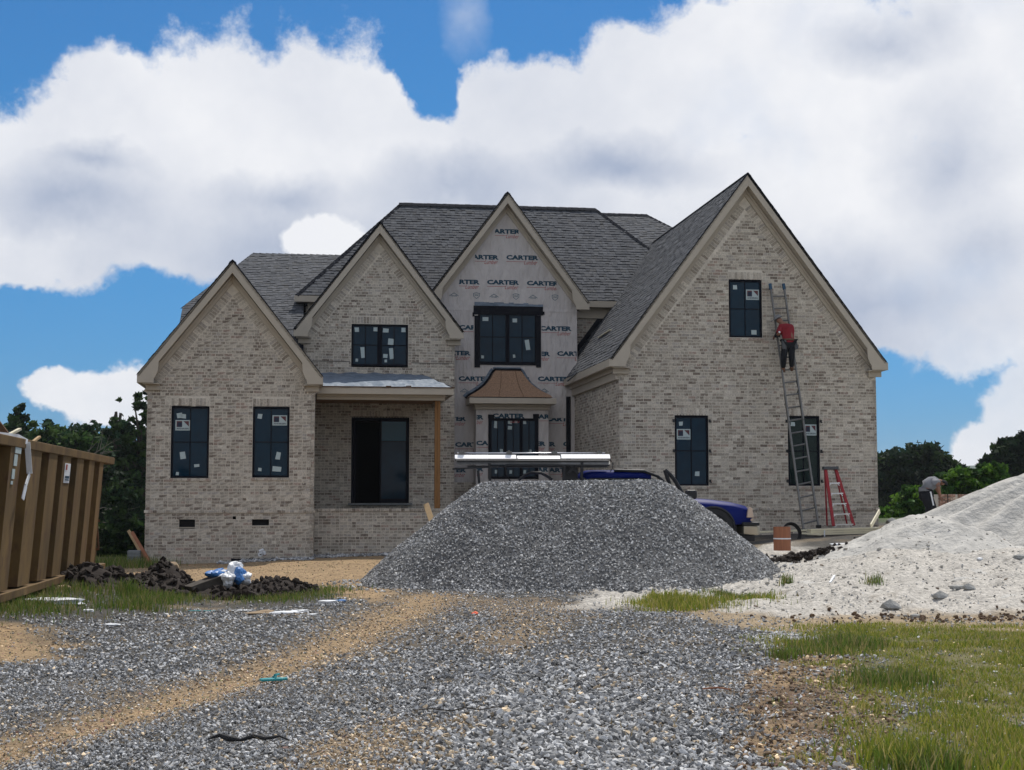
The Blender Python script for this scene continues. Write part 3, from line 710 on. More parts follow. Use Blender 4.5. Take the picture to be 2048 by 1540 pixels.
def gable(apex, half, slope, Y, back, wx0, wx1, wallY, wpoly_z0, tail='both', ridge_back=None):
    """rake fascia with pork-chop returns, soffit and frieze for one gable; returns the roof-line function"""
    ax, az_ = apex; zt = az_ - half * slope; cs = 1 / math.sqrt(1 + slope * slope)
    def off(d): return d / cs
    fw = .20
    mb = MB()
    for sg in (-1, 1):
        # fascia board in plane Y, outer edge = roof edge; ogee return at the foot
        tip = (ax + sg * half, zt); pk = (ax, az_)
        inner_pk = (ax, az_ - off(fw))
        rw = .40                                                 # return width
        bz = zt - .20
        xi = ax + sg * (half - rw); 
        z_in = az_ - off(fw) - (half - rw - .0) * slope            # where the inner edge meets the return
        z_in = az_ - off(fw) - (half - rw + .02) * slope
        poly = [pk, tip, (tip[0], bz), (ax + sg * (half - rw + .0), bz), (xi - sg * .005, bz + .10), (xi - sg * .045, bz + .17), (xi - sg * .085, bz + .26), (xi - sg * .085, az_ - off(fw) - (half - rw - .085) * slope + .0), inner_pk]
        # keep the return polygon simple
        poly[7] = (ax + sg * (half - rw - .12), az_ - off(fw) - (half - rw - .12) * slope)
        poly[6] = (ax + sg * (half - rw - .105), min(bz + .30, poly[7][1] - .02))
        mb.prism(poly, 'y', Y, Y + .04)
    mb.build('rake_fascia', M['trim'], house, bevel=.006)
    mb = MB()
    for sg in (-1, 1):    # thin drip edge above the fascia
        mb.prism([(ax, az_ + .012), (ax + sg * (half + .02), zt + .012 - .02 * slope), (ax + sg * (half + .02), zt - .02), (ax, az_ - .025)], 'y', Y - .025, Y - .001)
    mb.each('drip_edge', M['ridge'], house)
    mb = MB()
    for sg in (-1, 1):    # sloping soffit between fascia and wall
        a = (ax, az_ - off(fw) + .02); b = (ax + sg * (half - .2), az_ - off(fw) + .02 - (half - .2) * slope)
        mb.prism([a, b, (b[0], b[1] + .02), (a[0], a[1] + .02)], 'y', Y + .042, wallY - .002)
    mb.each('soffit', M['trim'], house)
    mb = MB()
    for sg in (-1, 1):    # frieze board and bed moulding on the wall
        wh = (wx1 - wx0) / 2 + .03
        a0, a1 = off(fw + .00), off(fw + .13)
        mb.prism([(ax, az_ - a0), (ax + sg * wh, az_ - a0 - wh * slope), (ax + sg * wh, az_ - a1 - wh * slope), (ax, az_ - a1)], 'y', wallY - .045, wallY + .02)
        mb.prism([(ax, az_ - a0 - .001), (ax + sg * wh, az_ - a0 - wh * slope), (ax + sg * wh, az_ - off(fw + .05) - wh * slope), (ax, az_ - off(fw + .05))], 'y', wallY - .085, wallY - .046)
    mb.each('frieze_board', M['trim'], house, bevel=.004)
    return lambda x, d=0: az_ - off(d) - abs(x - ax) * slope

# --- numbers read off the photograph, in house coordinates
ZG = -.5
fA, fB, fC, fG = frame('front', Y=0), frame('front', Y=-.7), frame('front', Y=5.5), frame('front', Y=4.2)
def hole(px0, py0, px1, py1, Y):
    x0, z1 = LP(px0, (py0), Y); x1, z0 = LP(px1, py1, Y); return (x0, x1, z0, z1)
W_A1 = hole(343, 812, 417, 956, 0); W_A2 = hole(506, 813, 578, 955, 0)
V_1 = hole(358, 1040, 390, 1054, 0); V_2 = hole(504, 1038, 538, 1052, 0); V_3 = hole(465, 1035, 472, 1038.5, 0)
W_G = hole(703, 647, 816, 733, 4.2); DOOR = hole(703, 835, 818, 1006, 4.2)
W_B0 = hole(1457, 559, 1525, 676, -.7); W_B1 = hole(1349, 831, 1418, 972, -.7); W_B2 = hole(1575, 832, 1641, 972, -.7)
def gable_poly(wx0, wx1, zb, ax, line): return [(wx0, zb), (wx1, zb), (wx1, line(wx1)), (ax, line(ax)), (wx0, line(wx0))]
# left wing
lA = gable((2.05, 7.60), 2.28, 1.275, -.35, 0, 0, 4.14, 0, ZG)
pb = gable_poly(.0, 4.14, ZG, 2.07, lambda x: lA(x, .54)); pm = gable_poly(0, 4.14, ZG, 2.07, lambda x: lA(x, .22))
BELT = LP(450, 1023, 0)[1]
brick_wall('A', fA, pm, (W_A1, W_A2, V_1, V_2, V_3), pb, heads=(W_A1, W_A2), seed=1)
for sg in (-1, 1):
    hx = 2.0; a = (2.05, lA(2.05, .53)); b = (2.05 + sg * hx, lA(2.05 + sg * hx, .53))
    if sg > 0: soldiers('A', fA, b, a) if False else soldiers('A', fA, a, b)
    else: soldiers('A', fA, b, a)
def belt(key, fr, u0, u1, z, proud=.025):
    O, U, Vv, N_ = fr
    mb = MB(); 
    A = np.array([list(U), list(Vv), list(N_)]); n = int((u1 - u0) / .104); st = (u1 - u0) / n
    c = O + U * ((u0 + u1) / 2) + Vv * z + N_ * (proud / 2 - .01); V, F = boxes_arrays([c], [((u1 - u0) / 2, .036, proud / 2 + .004)], A[None]); bulk('belt_course', V, F, M['mortar'], house)
    for i in range(n):
        BR.append((O + U * (u0 + st * (i + .5)) + Vv * z + N_ * (proud + .0), ((st - MJ) / 2, .033, .012), A, int(RNG.choice(8, p=PALP)), key, False))
belt('A', fA, -.03, 4.17, BELT)
brick_wall('Al', frame('left', X=0), [(0.0, ZG), (9, ZG), (9, 4.3), (0.0, 4.3)], seed=2, bricks=True)
brick_wall('Ar', frame('right', X=4.14), [(0.0, ZG), (4.2, ZG), (4.2, 4.3), (0.0, 4.3)], seed=3)
# middle gable and porch wall
lG = gable((5.95, 9.48), 2.39, 1.302, 3.85, 0, 3.83, 8.12, 4.2, ZG)
brick_wall('G', fG, gable_poly(3.83, 8.12, ZG, 5.975, lambda x: lG(x, .22)), (W_G, DOOR), gable_poly(3.83, 8.12, ZG, 5.975, lambda x: lG(x, .54)), heads=(W_G, DOOR), seed=4)
for sg in (-1, 1):
    a = (5.95, lG(5.95, .53)); b = (5.95 + sg * 2.08, lG(5.95 + sg * 2.08, .53))
    soldiers('G', fG, *((a, b) if sg > 0 else (b, a)))
brick_wall('Gr', frame('right', X=8.12), [(4.2, ZG), (5.5, ZG), (5.5, 6.2), (4.2, 6.2)], seed=5)
brick_wall('Gl', frame('left', X=3.83), [(4.2, 4.3), (7, 4.3), (7, 6.2), (4.2, 6.2)], seed=6)
# wrapped gable wall
lC = gable((9.79, 10.71), 2.45, 1.335, 5.15, 0, 7.65, 11.93, 5.5, ZG)
WZ = LP(930, 965, 5.5)[1]
W_C = hole(956, 620, 1074, 728, 5.5)
mbw = MB()
def wrapstrip(x0, x1, z0, z1): mbw.box(x0, x1, 5.5, 5.6, z0, z1)
apx = lC(9.79, .16)
wx0, wx1, wy0, wy1 = W_C[0], W_C[1], W_C[2], W_C[3]
def wp(a, b): return (a, b)
mbw.prism([wp(7.65, WZ), wp(wx0, WZ), wp(wx0, lC(wx0, .16)), wp(7.65, lC(7.65, .16))], 'y', 5.5, 5.6)
mbw.prism([wp(wx1, WZ), wp(11.93, WZ), wp(11.93, lC(11.93, .16)), wp(wx1, lC(wx1, .16))], 'y', 5.5, 5.6)
mbw.prism([wp(wx0, WZ), wp(wx1, WZ), wp(wx1, wy0), wp(wx0, wy0)], 'y', 5.5, 5.6)
mbw.prism([wp(wx0, wy1), wp(wx1, wy1), wp(wx1, lC(wx1, .16)), wp(9.79, apx), wp(wx0, lC(wx0, .16))], 'y', 5.5, 5.6)
wrapw = mbw.build('wall', M['wrap'], house, label='gable wall still covered in pale printed house wrap')
brick_wall('C', fC, [(8.12, ZG), (11.85, ZG), (11.85, WZ), (8.12, WZ)], seed=7)
# seams and creases of the wrap: overlapped sheet edges, built as thin laps
mb = MB()
for (y, x0, x1) in ((622, 7.9, 11.9), (835, 8.2, 11.8)):
    z = LP(1000, y, 5.5)[1]
    xs = np.linspace(x0, x1, 24)
    for i in range(23):
        za, zb_ = z + random.uniform(-.01, .01), z + random.uniform(-.01, .01)
        if xs[i] > wx0 - .1 and xs[i] < wx1 + .02 and wy0 < z < wy1 + .15: continue
        mb.add([(xs[i], 5.488, za), (xs[i + 1], 5.488, zb_), (xs[i + 1], 5.497, zb_ + .09), (xs[i], 5.497, za + .09)], [(0, 1, 2, 3)])
mb.build('wrap_lap', M['wrap'], house)
# right wing
lB = gable((15.235, 10.08), 3.67, 1.335, -1.05, 0, 11.85, 18.74, -.7, ZG)
brick_wall('B', fB, gable_poly(11.85, 18.74, ZG, 15.295, lambda x: lB(x, .22)), (W_B0, W_B1, W_B2), gable_poly(11.85, 18.74, ZG, 15.295, lambda x: lB(x, .54)), heads=(W_B0, W_B1, W_B2), seed=8)
for sg in (-1, 1):
    a = (15.235, lB(15.235, .53)); b = (15.235 + sg * 3.35, lB(15.235 + sg * 3.35, .53))
    soldiers('B', fB, *((a, b) if sg > 0 else (b, a)))
BELTB = LP(1700, 1018, -.7)[1]
belt('B', fB, 11.82, 18.77, BELTB)
fS = frame('left', X=11.85)
brick_wall('S', fS, [(-.7, ZG), (5.5, ZG), (5.5, 4.75), (-.7, 4.75)], seed=9)
brick_wall('Sr', frame('right', X=18.74), [(-.7, ZG), (12, ZG), (12, 4.75), (-.7, 4.75)], seed=10)
# upper wall under the main eave (right of the wrapped gable, and the scrap at its left)
fM = frame('front', Y=7.35)
brick_wall('M', fM, [(11.93, 5.0), (15.2, 5.0), (15.2, 7.5), (11.93, 7.5)], seed=12)
brick_wall('M2', fM, [(3.9, 5.0), (7.6, 5.0), (7.6, 7.5), (3.9, 7.5)], seed=13)
# porch knee wall
KX1 = LP(897, 1017, .9)[0]; KZ = LP(760, 1017, .9)[1]; fK = frame('front', Y=.9)
brick_wall('K', fK, [(4.16, ZG), (KX1, ZG), (KX1, KZ - .03), (4.16, KZ - .03)], seed=14, thick=.2)
brick_wall('Kr', frame('right', X=KX1), [(.93, ZG), (4.2, ZG), (4.2, KZ - .03), (.93, KZ - .03)], seed=15, thick=.2)
belt('K', fK, 4.16, KX1 + .03, KZ - .036)
MB().box(4.16, KX1, .95, 4.1, KZ - .2, KZ - .05).build('porch_floor', M['block'], house)
# plain rear body so the house is solid from every side
mb = MB()
mb.box(.12, 4.0, 7.6, 7.9, ZG, 4.2); mb.box(.12, 18.7, 14.8, 15.0, ZG, 7.0); mb.box(3.9, 4.0, 7.6, 14.8, ZG, 7.0)
mb.box(.1, .2, 4.0, 14.8, ZG, 5.5)
mb.build('wall', M['mortar'], house)

# --- roofs
SL = 1.275
def gable_roof(apex, half, slope, y0, y1, seed, y1l=None):
    ax, az_ = apex
    for sg in (-1, 1):
        roof_plane([(ax, y0, az_), (ax, y1, az_), (ax + sg * half, y1, az_ - half * slope), (ax + sg * half, y0, az_ - half * slope)], seed=seed + sg)
gable_roof((2.05, 7.60), 2.28, 1.275, -.35, 7.5, 31)
cap_line((2.05, -.3, 7.60), (2.05, 7.0, 7.60), .09)
gable_roof((5.95, 9.48), 2.39, 1.302, 3.85, 8.7, 33)
cap_line((5.95, 3.9, 9.48), (5.95, 8.6, 9.48), .09)
gable_roof((9.79, 10.71), 2.45, 1.335, 5.15, 9.85, 35)
cap_line((9.79, 5.2, 10.71), (9.79, 9.85, 10.71), .09)
gable_roof((15.235, 10.08), 3.67, 1.335, -1.05, 12.0, 37)
cap_line((15.235, -1.0, 10.08), (15.235, 9.3, 10.08), .10)
# main hip roof: front eave at Y=7, ridge at Y=10.4
EZ, RZ = 7.75, 11.32; s_ = 3.4
roof_plane([(3.6, 7, EZ), (16.9, 7, EZ), (13.5, 10.4, RZ), (6.95, 10.4, RZ)], seed=41)
roof_plane([(3.6, 7, EZ), (6.95, 10.4, RZ), (3.6, 13.8, EZ)], seed=42)
roof_plane([(16.9, 7, EZ), (13.5, 10.4, RZ), (16.9, 13.8, EZ)], seed=43)
roof_plane([(3.6, 13.8, EZ), (16.9, 13.8, EZ), (13.5, 10.4, RZ), (6.95, 10.4, RZ)], shingles=False)
cap_line((6.9, 10.4, RZ + .02), (13.5, 10.4, RZ + .02), .14); cap_line((3.6, 7, EZ + .02), (6.95, 10.4, RZ + .02), .1); cap_line((16.9, 7, EZ + .02), (13.5, 10.4, RZ + .02), .1)
# second hip behind, seen between the main hip and the right wing
b0 = LP(1190, 428, 14.0); b1 = LP(1293, 430.5, 14.0); b2 = LP(1345, 464, 11.2)
zr = b1[1]; dz = 4.2
roof_plane([(b0[0] - 3, 14, zr), (b1[0], 14, zr), (b1[0] + 4.2, 9.8, zr - 3.3), (b0[0] - 3, 9.8, zr - 3.3)], seed=44)
roof_plane([(b1[0], 14, zr), (b1[0] + 4.2, 9.8, zr - 3.3), (b1[0] + 4.2, 18.2, zr - 3.3)], seed=45)
cap_line((b0[0] - 3, 14, zr + .02), (b1[0], 14, zr + .02), .14); cap_line((b1[0], 14, zr + .02), (b1[0] + 4.2, 9.8, zr - 3.28), .1)
mb = MB(); mb.box(b0[0] - 3, b1[0] + 4.0, 14.3, 14.5, 6, zr - 1); mb.build('wall', M['mortar'], house)
# left roof between the left wing and the middle gable
SLL = .62; zL0 = 5.6 - .62 * 4.2
def lowplane(px, py):
    r = px_ray(px, py)
    # t such that local point lies on z = zL0 + SLL*Y
    # localY = -sT*(t rx-hx)+cT*(t ry-hy)
    a = -sT * r.x + cT * r.y; b = sT * HO.x - cT * HO.y
    t = (zL0 + SLL * b - CAMZ) / (r.z - SLL * a); x, y = t * r.x - HO.x, t * r.y - HO.y
    return (cT * x + sT * y, -sT * x + cT * y, CAMZ + t * r.z)
q1 = lowplane(506, 507); q2 = lowplane(365, 615); q3 = lowplane(359, 646); q4 = lowplane(720, 514)
q4 = (q4[0], q1[1], q1[2])
yb = 2.6; zb2 = zL0 + SLL * yb
roof_plane([q1, q2, q3, (q3[0] + .05, yb, zb2), (3.83, yb, zb2), (3.83, 7.34, zL0 + SLL * 7.34), (7.5, 7.34, zL0 + SLL * 7.34), (q4[0] + .3, q4[1] - .0, q4[2])], seed=46)
cap_line(q1, q4, .13); cap_line(q2, q1, .08)
roof_plane([q1, q4, (q4[0], q4[1] + 4, q4[2] - 3.4), (q1[0] - 1, q1[1] + 4, q1[2] - 3.4)], shingles=False)
roof_plane([q1, q2, q3, (q3[0] + .02, q3[1] + 6, q3[2] - .4), (q1[0], q1[1] + 4, q1[2] - 3.4)], shingles=False)
# black step flashing where the roofs die into walls
mb = MB()
mb.bar((3.80, 3.9, 5.50), (3.80, 4.5, 5.50 + .6 * .62), .05, .22)
x_, z_ = 11.9, 0
def onB(x, y): return Vector((x, y, 10.08 - abs(x - 15.235) * 1.335 + .10))
mb.bar(onB(11.95, 7.31), onB(13.6, 7.31), .03, .2)
mb.box(3.72, 3.84, 3.9, 4.19, 5.5, 5.95); mb.box(3.84, 4.0, 4.13, 4.19, 5.35, 5.6)
mb.each('step_flashing', M['tape'], house)
# --- eaves of the main roof
mb = MB(); mb.box(3.55, 5.2, 6.96, 7.0, EZ - .19, EZ - .005); mb.box(11.0, 15.0, 6.96, 7.0, EZ - .19, EZ - .005)
mb.each('eave_fascia', M['trim'], house, bevel=.005)
mb = MB(); mb.box(3.6, 5.2, 7.0, 7.34, EZ - .18, EZ - .15); mb.box(11.0, 15.0, 7.0, 7.34, EZ - .18, EZ - .15); mb.box(11.5, 15.0, 7.28, 7.345, EZ - .50, EZ - .18); mb.box(3.95, 5.2, 7.28, 7.345, EZ - .50, EZ - .18)
mb.each('soffit', M['trim'], house)
# --- side eave of the right wing
ez = 10.08 - 3.67 * 1.335
mb = MB(); mb.box(11.525, 11.565, -1.05, 5.5, ez - .20, ez - .005); mb.each('eave_fascia', M['trim'], house, bevel=.005)
mb = MB(); mb.box(11.565, 11.84, -.95, 5.49, ez - .19, ez - .16); mb.box(11.76, 11.845, -.69, 5.49, ez - .50, ez - .19); mb.box(11.70, 11.76, -.69, 5.49, ez - .30, ez - .19); mb.each('soffit', M['trim'], house)
mb = MB(); mb.box(18.905, 18.945, -1.05, 12, ez - .20, ez - .005); mb.box(18.75, 18.905, -.95, 12, ez - .19, ez - .16); mb.each('eave_fascia', M['trim'], house)
# left wing eaves, cornice returns under the tails
mb = MB(); eA = 7.60 - 2.28 * 1.275
for x0, x1 in ((-.235, -.195), (4.295, 4.335)): mb.box(x0, x1, -.31, 4.0, eA - .20, eA - .005)
mb.box(-.195, -.004, -.31, 4.0, eA - .19, eA - .16); mb.box(4.145, 4.295, -.31, 4.0, eA - .19, eA - .16)
mb.each('eave_fascia', M['trim'], house)
mb = MB()
for (x0, x1, Y0, Y1, z) in ((-.10, .30, -.30, .0, eA), (3.86, 4.24, -.30, .0, eA), (11.62, 12.1, -1.0, -.7, ez), (18.45, 18.86, -1.0, -.7, ez), (3.63, 4.05, 3.9, 4.2, 9.48 - 2.39 * 1.302), (7.85, 8.28, 3.9, 4.2, 9.48 - 2.39 * 1.302)):
    mb.box(x0, x1, Y0, Y1 - .002, z - .225, z - .205); mb.box(x0 + .06, x1 - .0, Y1 - .10, Y1 - .003, z - .36, z - .225)
mb.each('cornice_return', M['trim'], house)

# --- brick instances -> one 'brickwork' part per wall and the 300 that show largest as single bricks
def visible_score(c, hs):
    w = L2W(c[0], c[1], c[2]); return hs[0] * hs[1] / max(w.y, 1) ** 2
def hidden(c):
    w = L2W(c[0], c[1], c[2]); d = w.y; px = 1024 + FPX * w.x / d; py = 1000 - FPX * (w.z - 1.6) / d
    return py > 1090 or (700 < px < 1560 and py > 950) or px > 1550 and py > 1040
cand = [i for i, b in enumerate(BR) if b[5] and b[4] in ('A', 'B') and not hidden(b[0])]
cand.sort(key=lambda i: -visible_score(BR[i][0], BR[i][1])); SEL = set(cand[:300])
bm_cache = {}
for i in SEL:
    c, hs, A, pi, key, _ = BR[i]
    if pi not in bm_cache:
        V, F = boxes_arrays([(0, 0, 0)], [(.0975, .0335, .012)]); bm_cache[pi] = bulk_mesh('brick', V, F, M['brick'], np.repeat(PAL[pi][None], 6, 0))
    o = bpy.data.objects.new('brick', bm_cache[pi]); link(o, WALLS[key])
    mw = Matrix(((A[0][0], A[1][0], A[2][0], c[0]), (A[0][1], A[1][1], A[2][1], c[1]), (A[0][2], A[1][2], A[2][2], c[2]), (0, 0, 0, 1))); o.matrix_local = mw
for key in WALLS:
    L_ = [b for i, b in enumerate(BR) if b[4] == key and i not in SEL]
    if not L_: continue
    V, F = boxes_arrays([list(b[0]) for b in L_], [b[1] for b in L_], np.array([b[2] for b in L_]))
    cl = PAL[[b[3] for b in L_]] * RNG.uniform(.86, 1.14, (len(L_), 1))
    bulk('brickwork', V, F, M['brick'], WALLS[key], np.repeat(cl, 6, 0), kind='stuff')
# shingles likewise
def sh_px(c):
    w = L2W(c[0], c[1], c[2]); return 1024 + FPX * w.x / w.y, 1000 - FPX * (w.z - 1.6) / w.y
cand = []
for i, b in enumerate(SHG):
    if not b[5]: continue
    px, py = sh_px(b[0]); y = b[0][1]
    if (1215 < px < 1480 and 400 < py < 760 and b[0][0] < 15.2 and b[0][0] > 11.5 and y < 5.5) or (720 < px < 980 and 430 < py < 560 and 6.9 < y < 10.5): cand.append(i)
cand.sort(key=lambda i: -visible_score(SHG[i][0], SHG[i][1])); SELS = set(cand[:300]); sc_ = {}
for i in SELS:
    c, hs, A, pi, ro, _ = SHG[i]; kk = (pi, round(hs[0], 3), round(hs[2], 4))
    if kk not in sc_:
        V, F = boxes_arrays([(0, 0, 0)], [hs]); sc_[kk] = bulk_mesh('shingle', V, F, M['shingle'], np.repeat(STONE[pi][None], 6, 0))
    o = bpy.data.objects.new('shingle', sc_[kk]); link(o, ro)
    o.matrix_local = Matrix(((A[0][0], A[1][0], A[2][0], c[0]), (A[0][1], A[1][1], A[2][1], c[1]), (A[0][2], A[1][2], A[2][2], c[2]), (0, 0, 0, 1)))
byroof = {}
for i, b in enumerate(SHG):
    if i not in SELS: byroof.setdefault(b[4].name, []).append(b)
for k_, L_ in byroof.items():
    V, F = boxes_arrays([list(b[0]) for b in L_], [b[1] for b in L_], np.array([b[2] for b in L_]))
    cl = STONE[[b[3] for b in L_]] * RNG.uniform(.85, 1.15, (len(L_), 1))
    bulk('shingles', V, F, M['shingle'], L_[0][4], np.repeat(cl, 6, 0), kind='stuff')
# ================================================================ WINDOWS, DOOR, PORCH, BAY
import bmesh
_tc = {}
def text_data(s, size=1.0, bold=0.0, shear=0.0, sx=1.0):
    k = (s, bold, shear)
    if k not in _tc:
        cu = bpy.data.curves.new('t', 'FONT'); cu.body = s; cu.size = 1.0; cu.offset = bold; cu.shear = shear; cu.resolution_u = 2; cu.fill_mode = 'FRONT'
        o = bpy.data.objects.new('t', cu); COL.objects.link(o); dg = bpy.context.evaluated_depsgraph_get(); dg.update()
        me = bpy.data.meshes.new_from_object(o.evaluated_get(dg)); bpy.data.objects.remove(o)
        V = [tuple(v.co) for v in me.vertices]; F = [tuple(p.vertices) for p in me.polygons]
        x0 = min(v[0] for v in V); x1 = max(v[0] for v in V); y0 = min(v[1] for v in V); y1 = max(v[1] for v in V)
        _tc[k] = ([((v[0] - x0) / (x1 - x0), (v[1] - y0) / (y1 - y0)) for v in V], F); bpy.data.meshes.remove(me)
    return _tc[k]
def put_text(mb, s, x0, x1, z0, z1, Y, clip=None, **kw):
    V, F = text_data(s, **kw); pts = [(x0 + (x1 - x0) * v[0], Y, z0 + (z1 - z0) * v[1]) for v in V]
    if clip:
        bm = bmesh.new(); vs = [bm.verts.new(p) for p in pts]
        for f in F:
            try: bm.faces.new([vs[i] for i in f])
            except ValueError: pass
        for cx, nrm in ((clip[0], (-1, 0, 0)), (clip[1], (1, 0, 0))):
            bmesh.ops.bisect_plane(bm, geom=bm.verts[:] + bm.edges[:] + bm.faces[:], plane_co=(cx, 0, 0), plane_no=nrm, clear_outer=True)
        bm.verts.index_update(); pts = [tuple(v.co) for v in bm.verts]; F = [tuple(v.index for v in f.verts) for f in bm.faces]; bm.free()
        if not F: return
    mb.add(pts, F)

STK = 0
def sticker(px0, py0, px1, py1, Y, parent, rot=0.0):
    x0, z1 = LP(px0, py0, Y); x1, z0 = LP(px1, py1, Y); mb = MB(); cx, cz = (x0 + x1) / 2, (z0 + z1) / 2; c, s = math.cos(rot), math.sin(rot)
    j = lambda: random.uniform(-.006, .006)
    q = [(x0 + j(), z0 + j()), (x1 + j(), z0 + j()), (x1 + j(), z1 + j()), (x0 + j(), z1 + j())]
    q = [(cx + (a - cx) * c - (b - cz) * s, cz + (a - cx) * s + (b - cz) * c) for a, b in q]
    mb.prism(q, 'y', Y - .003, Y); mb.build('sticker', M['sticker'], parent)
def brand_sticker(px0, py0, px1, py1, Y, parent, red=False):
    x0, z1 = LP(px0, py0, Y); x1, z0 = LP(px1, py1, Y); w, h = x1 - x0, z1 - z0; mb = MB()
    mb.use(M['sticker']).box(x0, x1, Y - .003, Y, z0, z1)
    a0, a1, b0, b1 = x0 + w * .08, x0 + w * .92, z0 + h * .33, z0 + h * .9; y = Y - .0045; xm = a0 + (a1 - a0) * .5; xn = a0 + (a1 - a0) * .45
    mb.use(M['stk_red']).add([(a0, y, b0), (xn, y, b0), (xn, y, b1), (a0, y, b1)], [(0, 1, 2, 3)])
    y -= .001
    mb.use(M['stk_navy']).add([(a0 + w * .06, y, b0), (xn, y, b0), (xn, y, b1 - h * .12), (a0 + w * .06, y, b1 - h * .12)], [(0, 1, 2, 3)])
    mb.use(M['stk_red']).add([(xm + w * .04, y, b1), (a1, y, b1), (a1, y, b0 + h * .05)], [(0, 2, 1)])
    mb.use(M['stk_navy']); put_text(mb, "ANDERSEN", a0, a1, z0 + h * .10, z0 + h * .25, y, bold=.02)
    mb.build('sticker', None, parent, label='white window label with dark square, triangle and lettering')

def window(rect, Y, units=1, rows=2, cols=2, fr=.052, mull=.10, name='window', rec=.02, glass=None, m=None, split=.5):
    x0, x1, z0, z1 = rect; mm = m or M['black']; mb = MB(); y0, y1 = Y + rec, Y + .11
    mb.box(x0 + .002, x0 + fr, y0, y1, z0 + .002, z1 - .002); mb.box(x1 - fr, x1 - .002, y0, y1, z0 + .002, z1 - .002)
    mb.box(x0 + fr, x1 - fr, y0, y1, z1 - fr, z1 - .002); mb.box(x0 + fr, x1 - fr, y0, y1, z0 + .002, z0 + fr)
    uw = (x1 - x0 - 2 * fr - (units - 1) * mull) / units
    for u in range(1, units): a = x0 + fr + u * uw + (u - 1) * mull; mb.box(a, a + mull, y0 + .004, y1, z0 + fr, z1 - fr)
    w = mb.build(name, mm, house, bevel=.004); g = glass or M['glass']
    for u in range(units):
        a = x0 + fr + u * (uw + mull); b = a + uw; mt = .020
        xs = [a + (b - a) * i / cols for i in range(cols + 1)]; zs = [z0 + fr, z0 + fr + (z1 - z0 - 2 * fr) * split, z1 - fr] if rows == 2 else [z0 + fr, z1 - fr]
        for i in range(1, cols): MB().box(xs[i] - mt / 2, xs[i] + mt / 2, Y + rec + .018, Y + rec + .06, z0 + fr, z1 - fr).build('muntin', mm, w)
        for j in range(1, rows): MB().box(a, b, Y + rec + .020, Y + rec + .058, zs[j] - mt / 2, zs[j] + mt / 2).build('muntin', mm, w)
        for i in range(cols):
            for j in range(len(zs) - 1):
                MB().box(xs[i], xs[i + 1], Y + rec + .035, Y + rec + .043, zs[j], zs[j + 1]).build('pane', g, w)
    return w
def sill(rect, Y, name='window_sill'):
    x0, x1, z0, z1 = rect; s = MB().box(x0 - .03, x1 + .03, Y - .022, Y + .02, z0 - .075, z0 - .004).build(name, M['mortar'], house)
    n = max(3, int((x1 - x0 + .06) / .105)); st = (x1 - x0 + .06) / n
    mb = MB(); C, H, cl = [], [], []
    for i in range(n):
        C.append((x0 - .03 + st * (i + .5), Y - .018, z0 - .039)); H.append((st / 2 - .005, .014, .032)); cl.append(PAL[int(RNG.choice([2, 5, 0, 1], p=[.3, .3, .2, .2]))])
    V, F = boxes_arrays(C, H); bulk('sill_bricks', V, F, M['brick'], s, np.repeat(np.array(cl), 6, 0))
# clear glass for the one window that the view passes through
M['clear'] = mat('clear_window_glass', (.02, .05, .05), .04); nt, b = nodes_of(M['clear']); tr = nt.nodes.new('ShaderNodeBsdfTransparent'); tr.inputs[0].default_value = (.62, .72, .66, 1)
mx = nt.nodes.new('ShaderNodeMixShader'); mx.inputs[0].default_value = .7; o_ = [n for n in nt.nodes if n.type == 'OUTPUT_MATERIAL'][0]
nt.links.new(b.outputs[0], mx.inputs[1]); nt.links.new(tr.outputs[0], mx.inputs[2]); nt.links.new(mx.outputs[0], o_.inputs[0])

SY_ = .02 + .034
w = window(W_A1, 0); sill(W_A1, 0); Yk = SY_ + 0
for s in ((354, 826, 364, 836), (362, 828, 372, 836.5), (360, 904, 371, 918), (388.5, 928, 399, 934), (352, 944, 358, 950)): sticker(*s, Yk, w, random.uniform(-.15, .15))
brand_sticker(351, 840, 380, 861, Yk, w)
w = window(W_A2, 0); sill(W_A2, 0)
for s in ((515.6, 828, 524, 837), (552, 904, 561, 919), (545, 933, 562, 943), (516, 936, 523, 942)): sticker(*s, Yk, w, random.uniform(-.2, .3))
brand_sticker(545, 830.5, 574, 851, Yk, w)
w = window(W_G, 4.2, units=2, mull=.13, fr=.06); Yk = 4.2 + SY_
for s in ((709.5, 654.5, 718, 664), (747, 654.5, 755, 663), (766, 657, 777, 665), (776, 677, 787, 690), (721.6, 694, 729, 716), (778.7, 696, 786.5, 718), (766, 708, 775, 716), (711, 717, 716, 723), (769, 719, 774, 725), (803, 655.5, 811, 664)): sticker(*s, Yk, w, random.uniform(-.1, .1))
w = window(W_C, 5.5, units=2, mull=.11, fr=.055, rec=.0); Yk = 5.5 + .034
for s in ((965, 634, 977, 642), (1025, 637, 1034, 645), (962.5, 711, 967.5, 717), (1026, 709, 1030.5, 715), (1051, 680, 1059, 700)): sticker(*s, Yk, w, random.uniform(-.2, .2))
w = window(W_B0, -.7); sill(W_B0, -.7); Yk = -.7 + SY_
for s in ((1466, 570, 1474, 579), (1503, 660, 1513, 669)): sticker(*s, Yk, w)
brand_sticker(1492, 579, 1518, 600, Yk, w)
w = window(W_B1, -.7); sill(W_B1, -.7)
for s in ((1358, 843.5, 1365.5, 851.5), (1390, 943, 1399, 952)): sticker(*s, Yk, w)
brand_sticker(1353.5, 858, 1381, 879, Yk, w)
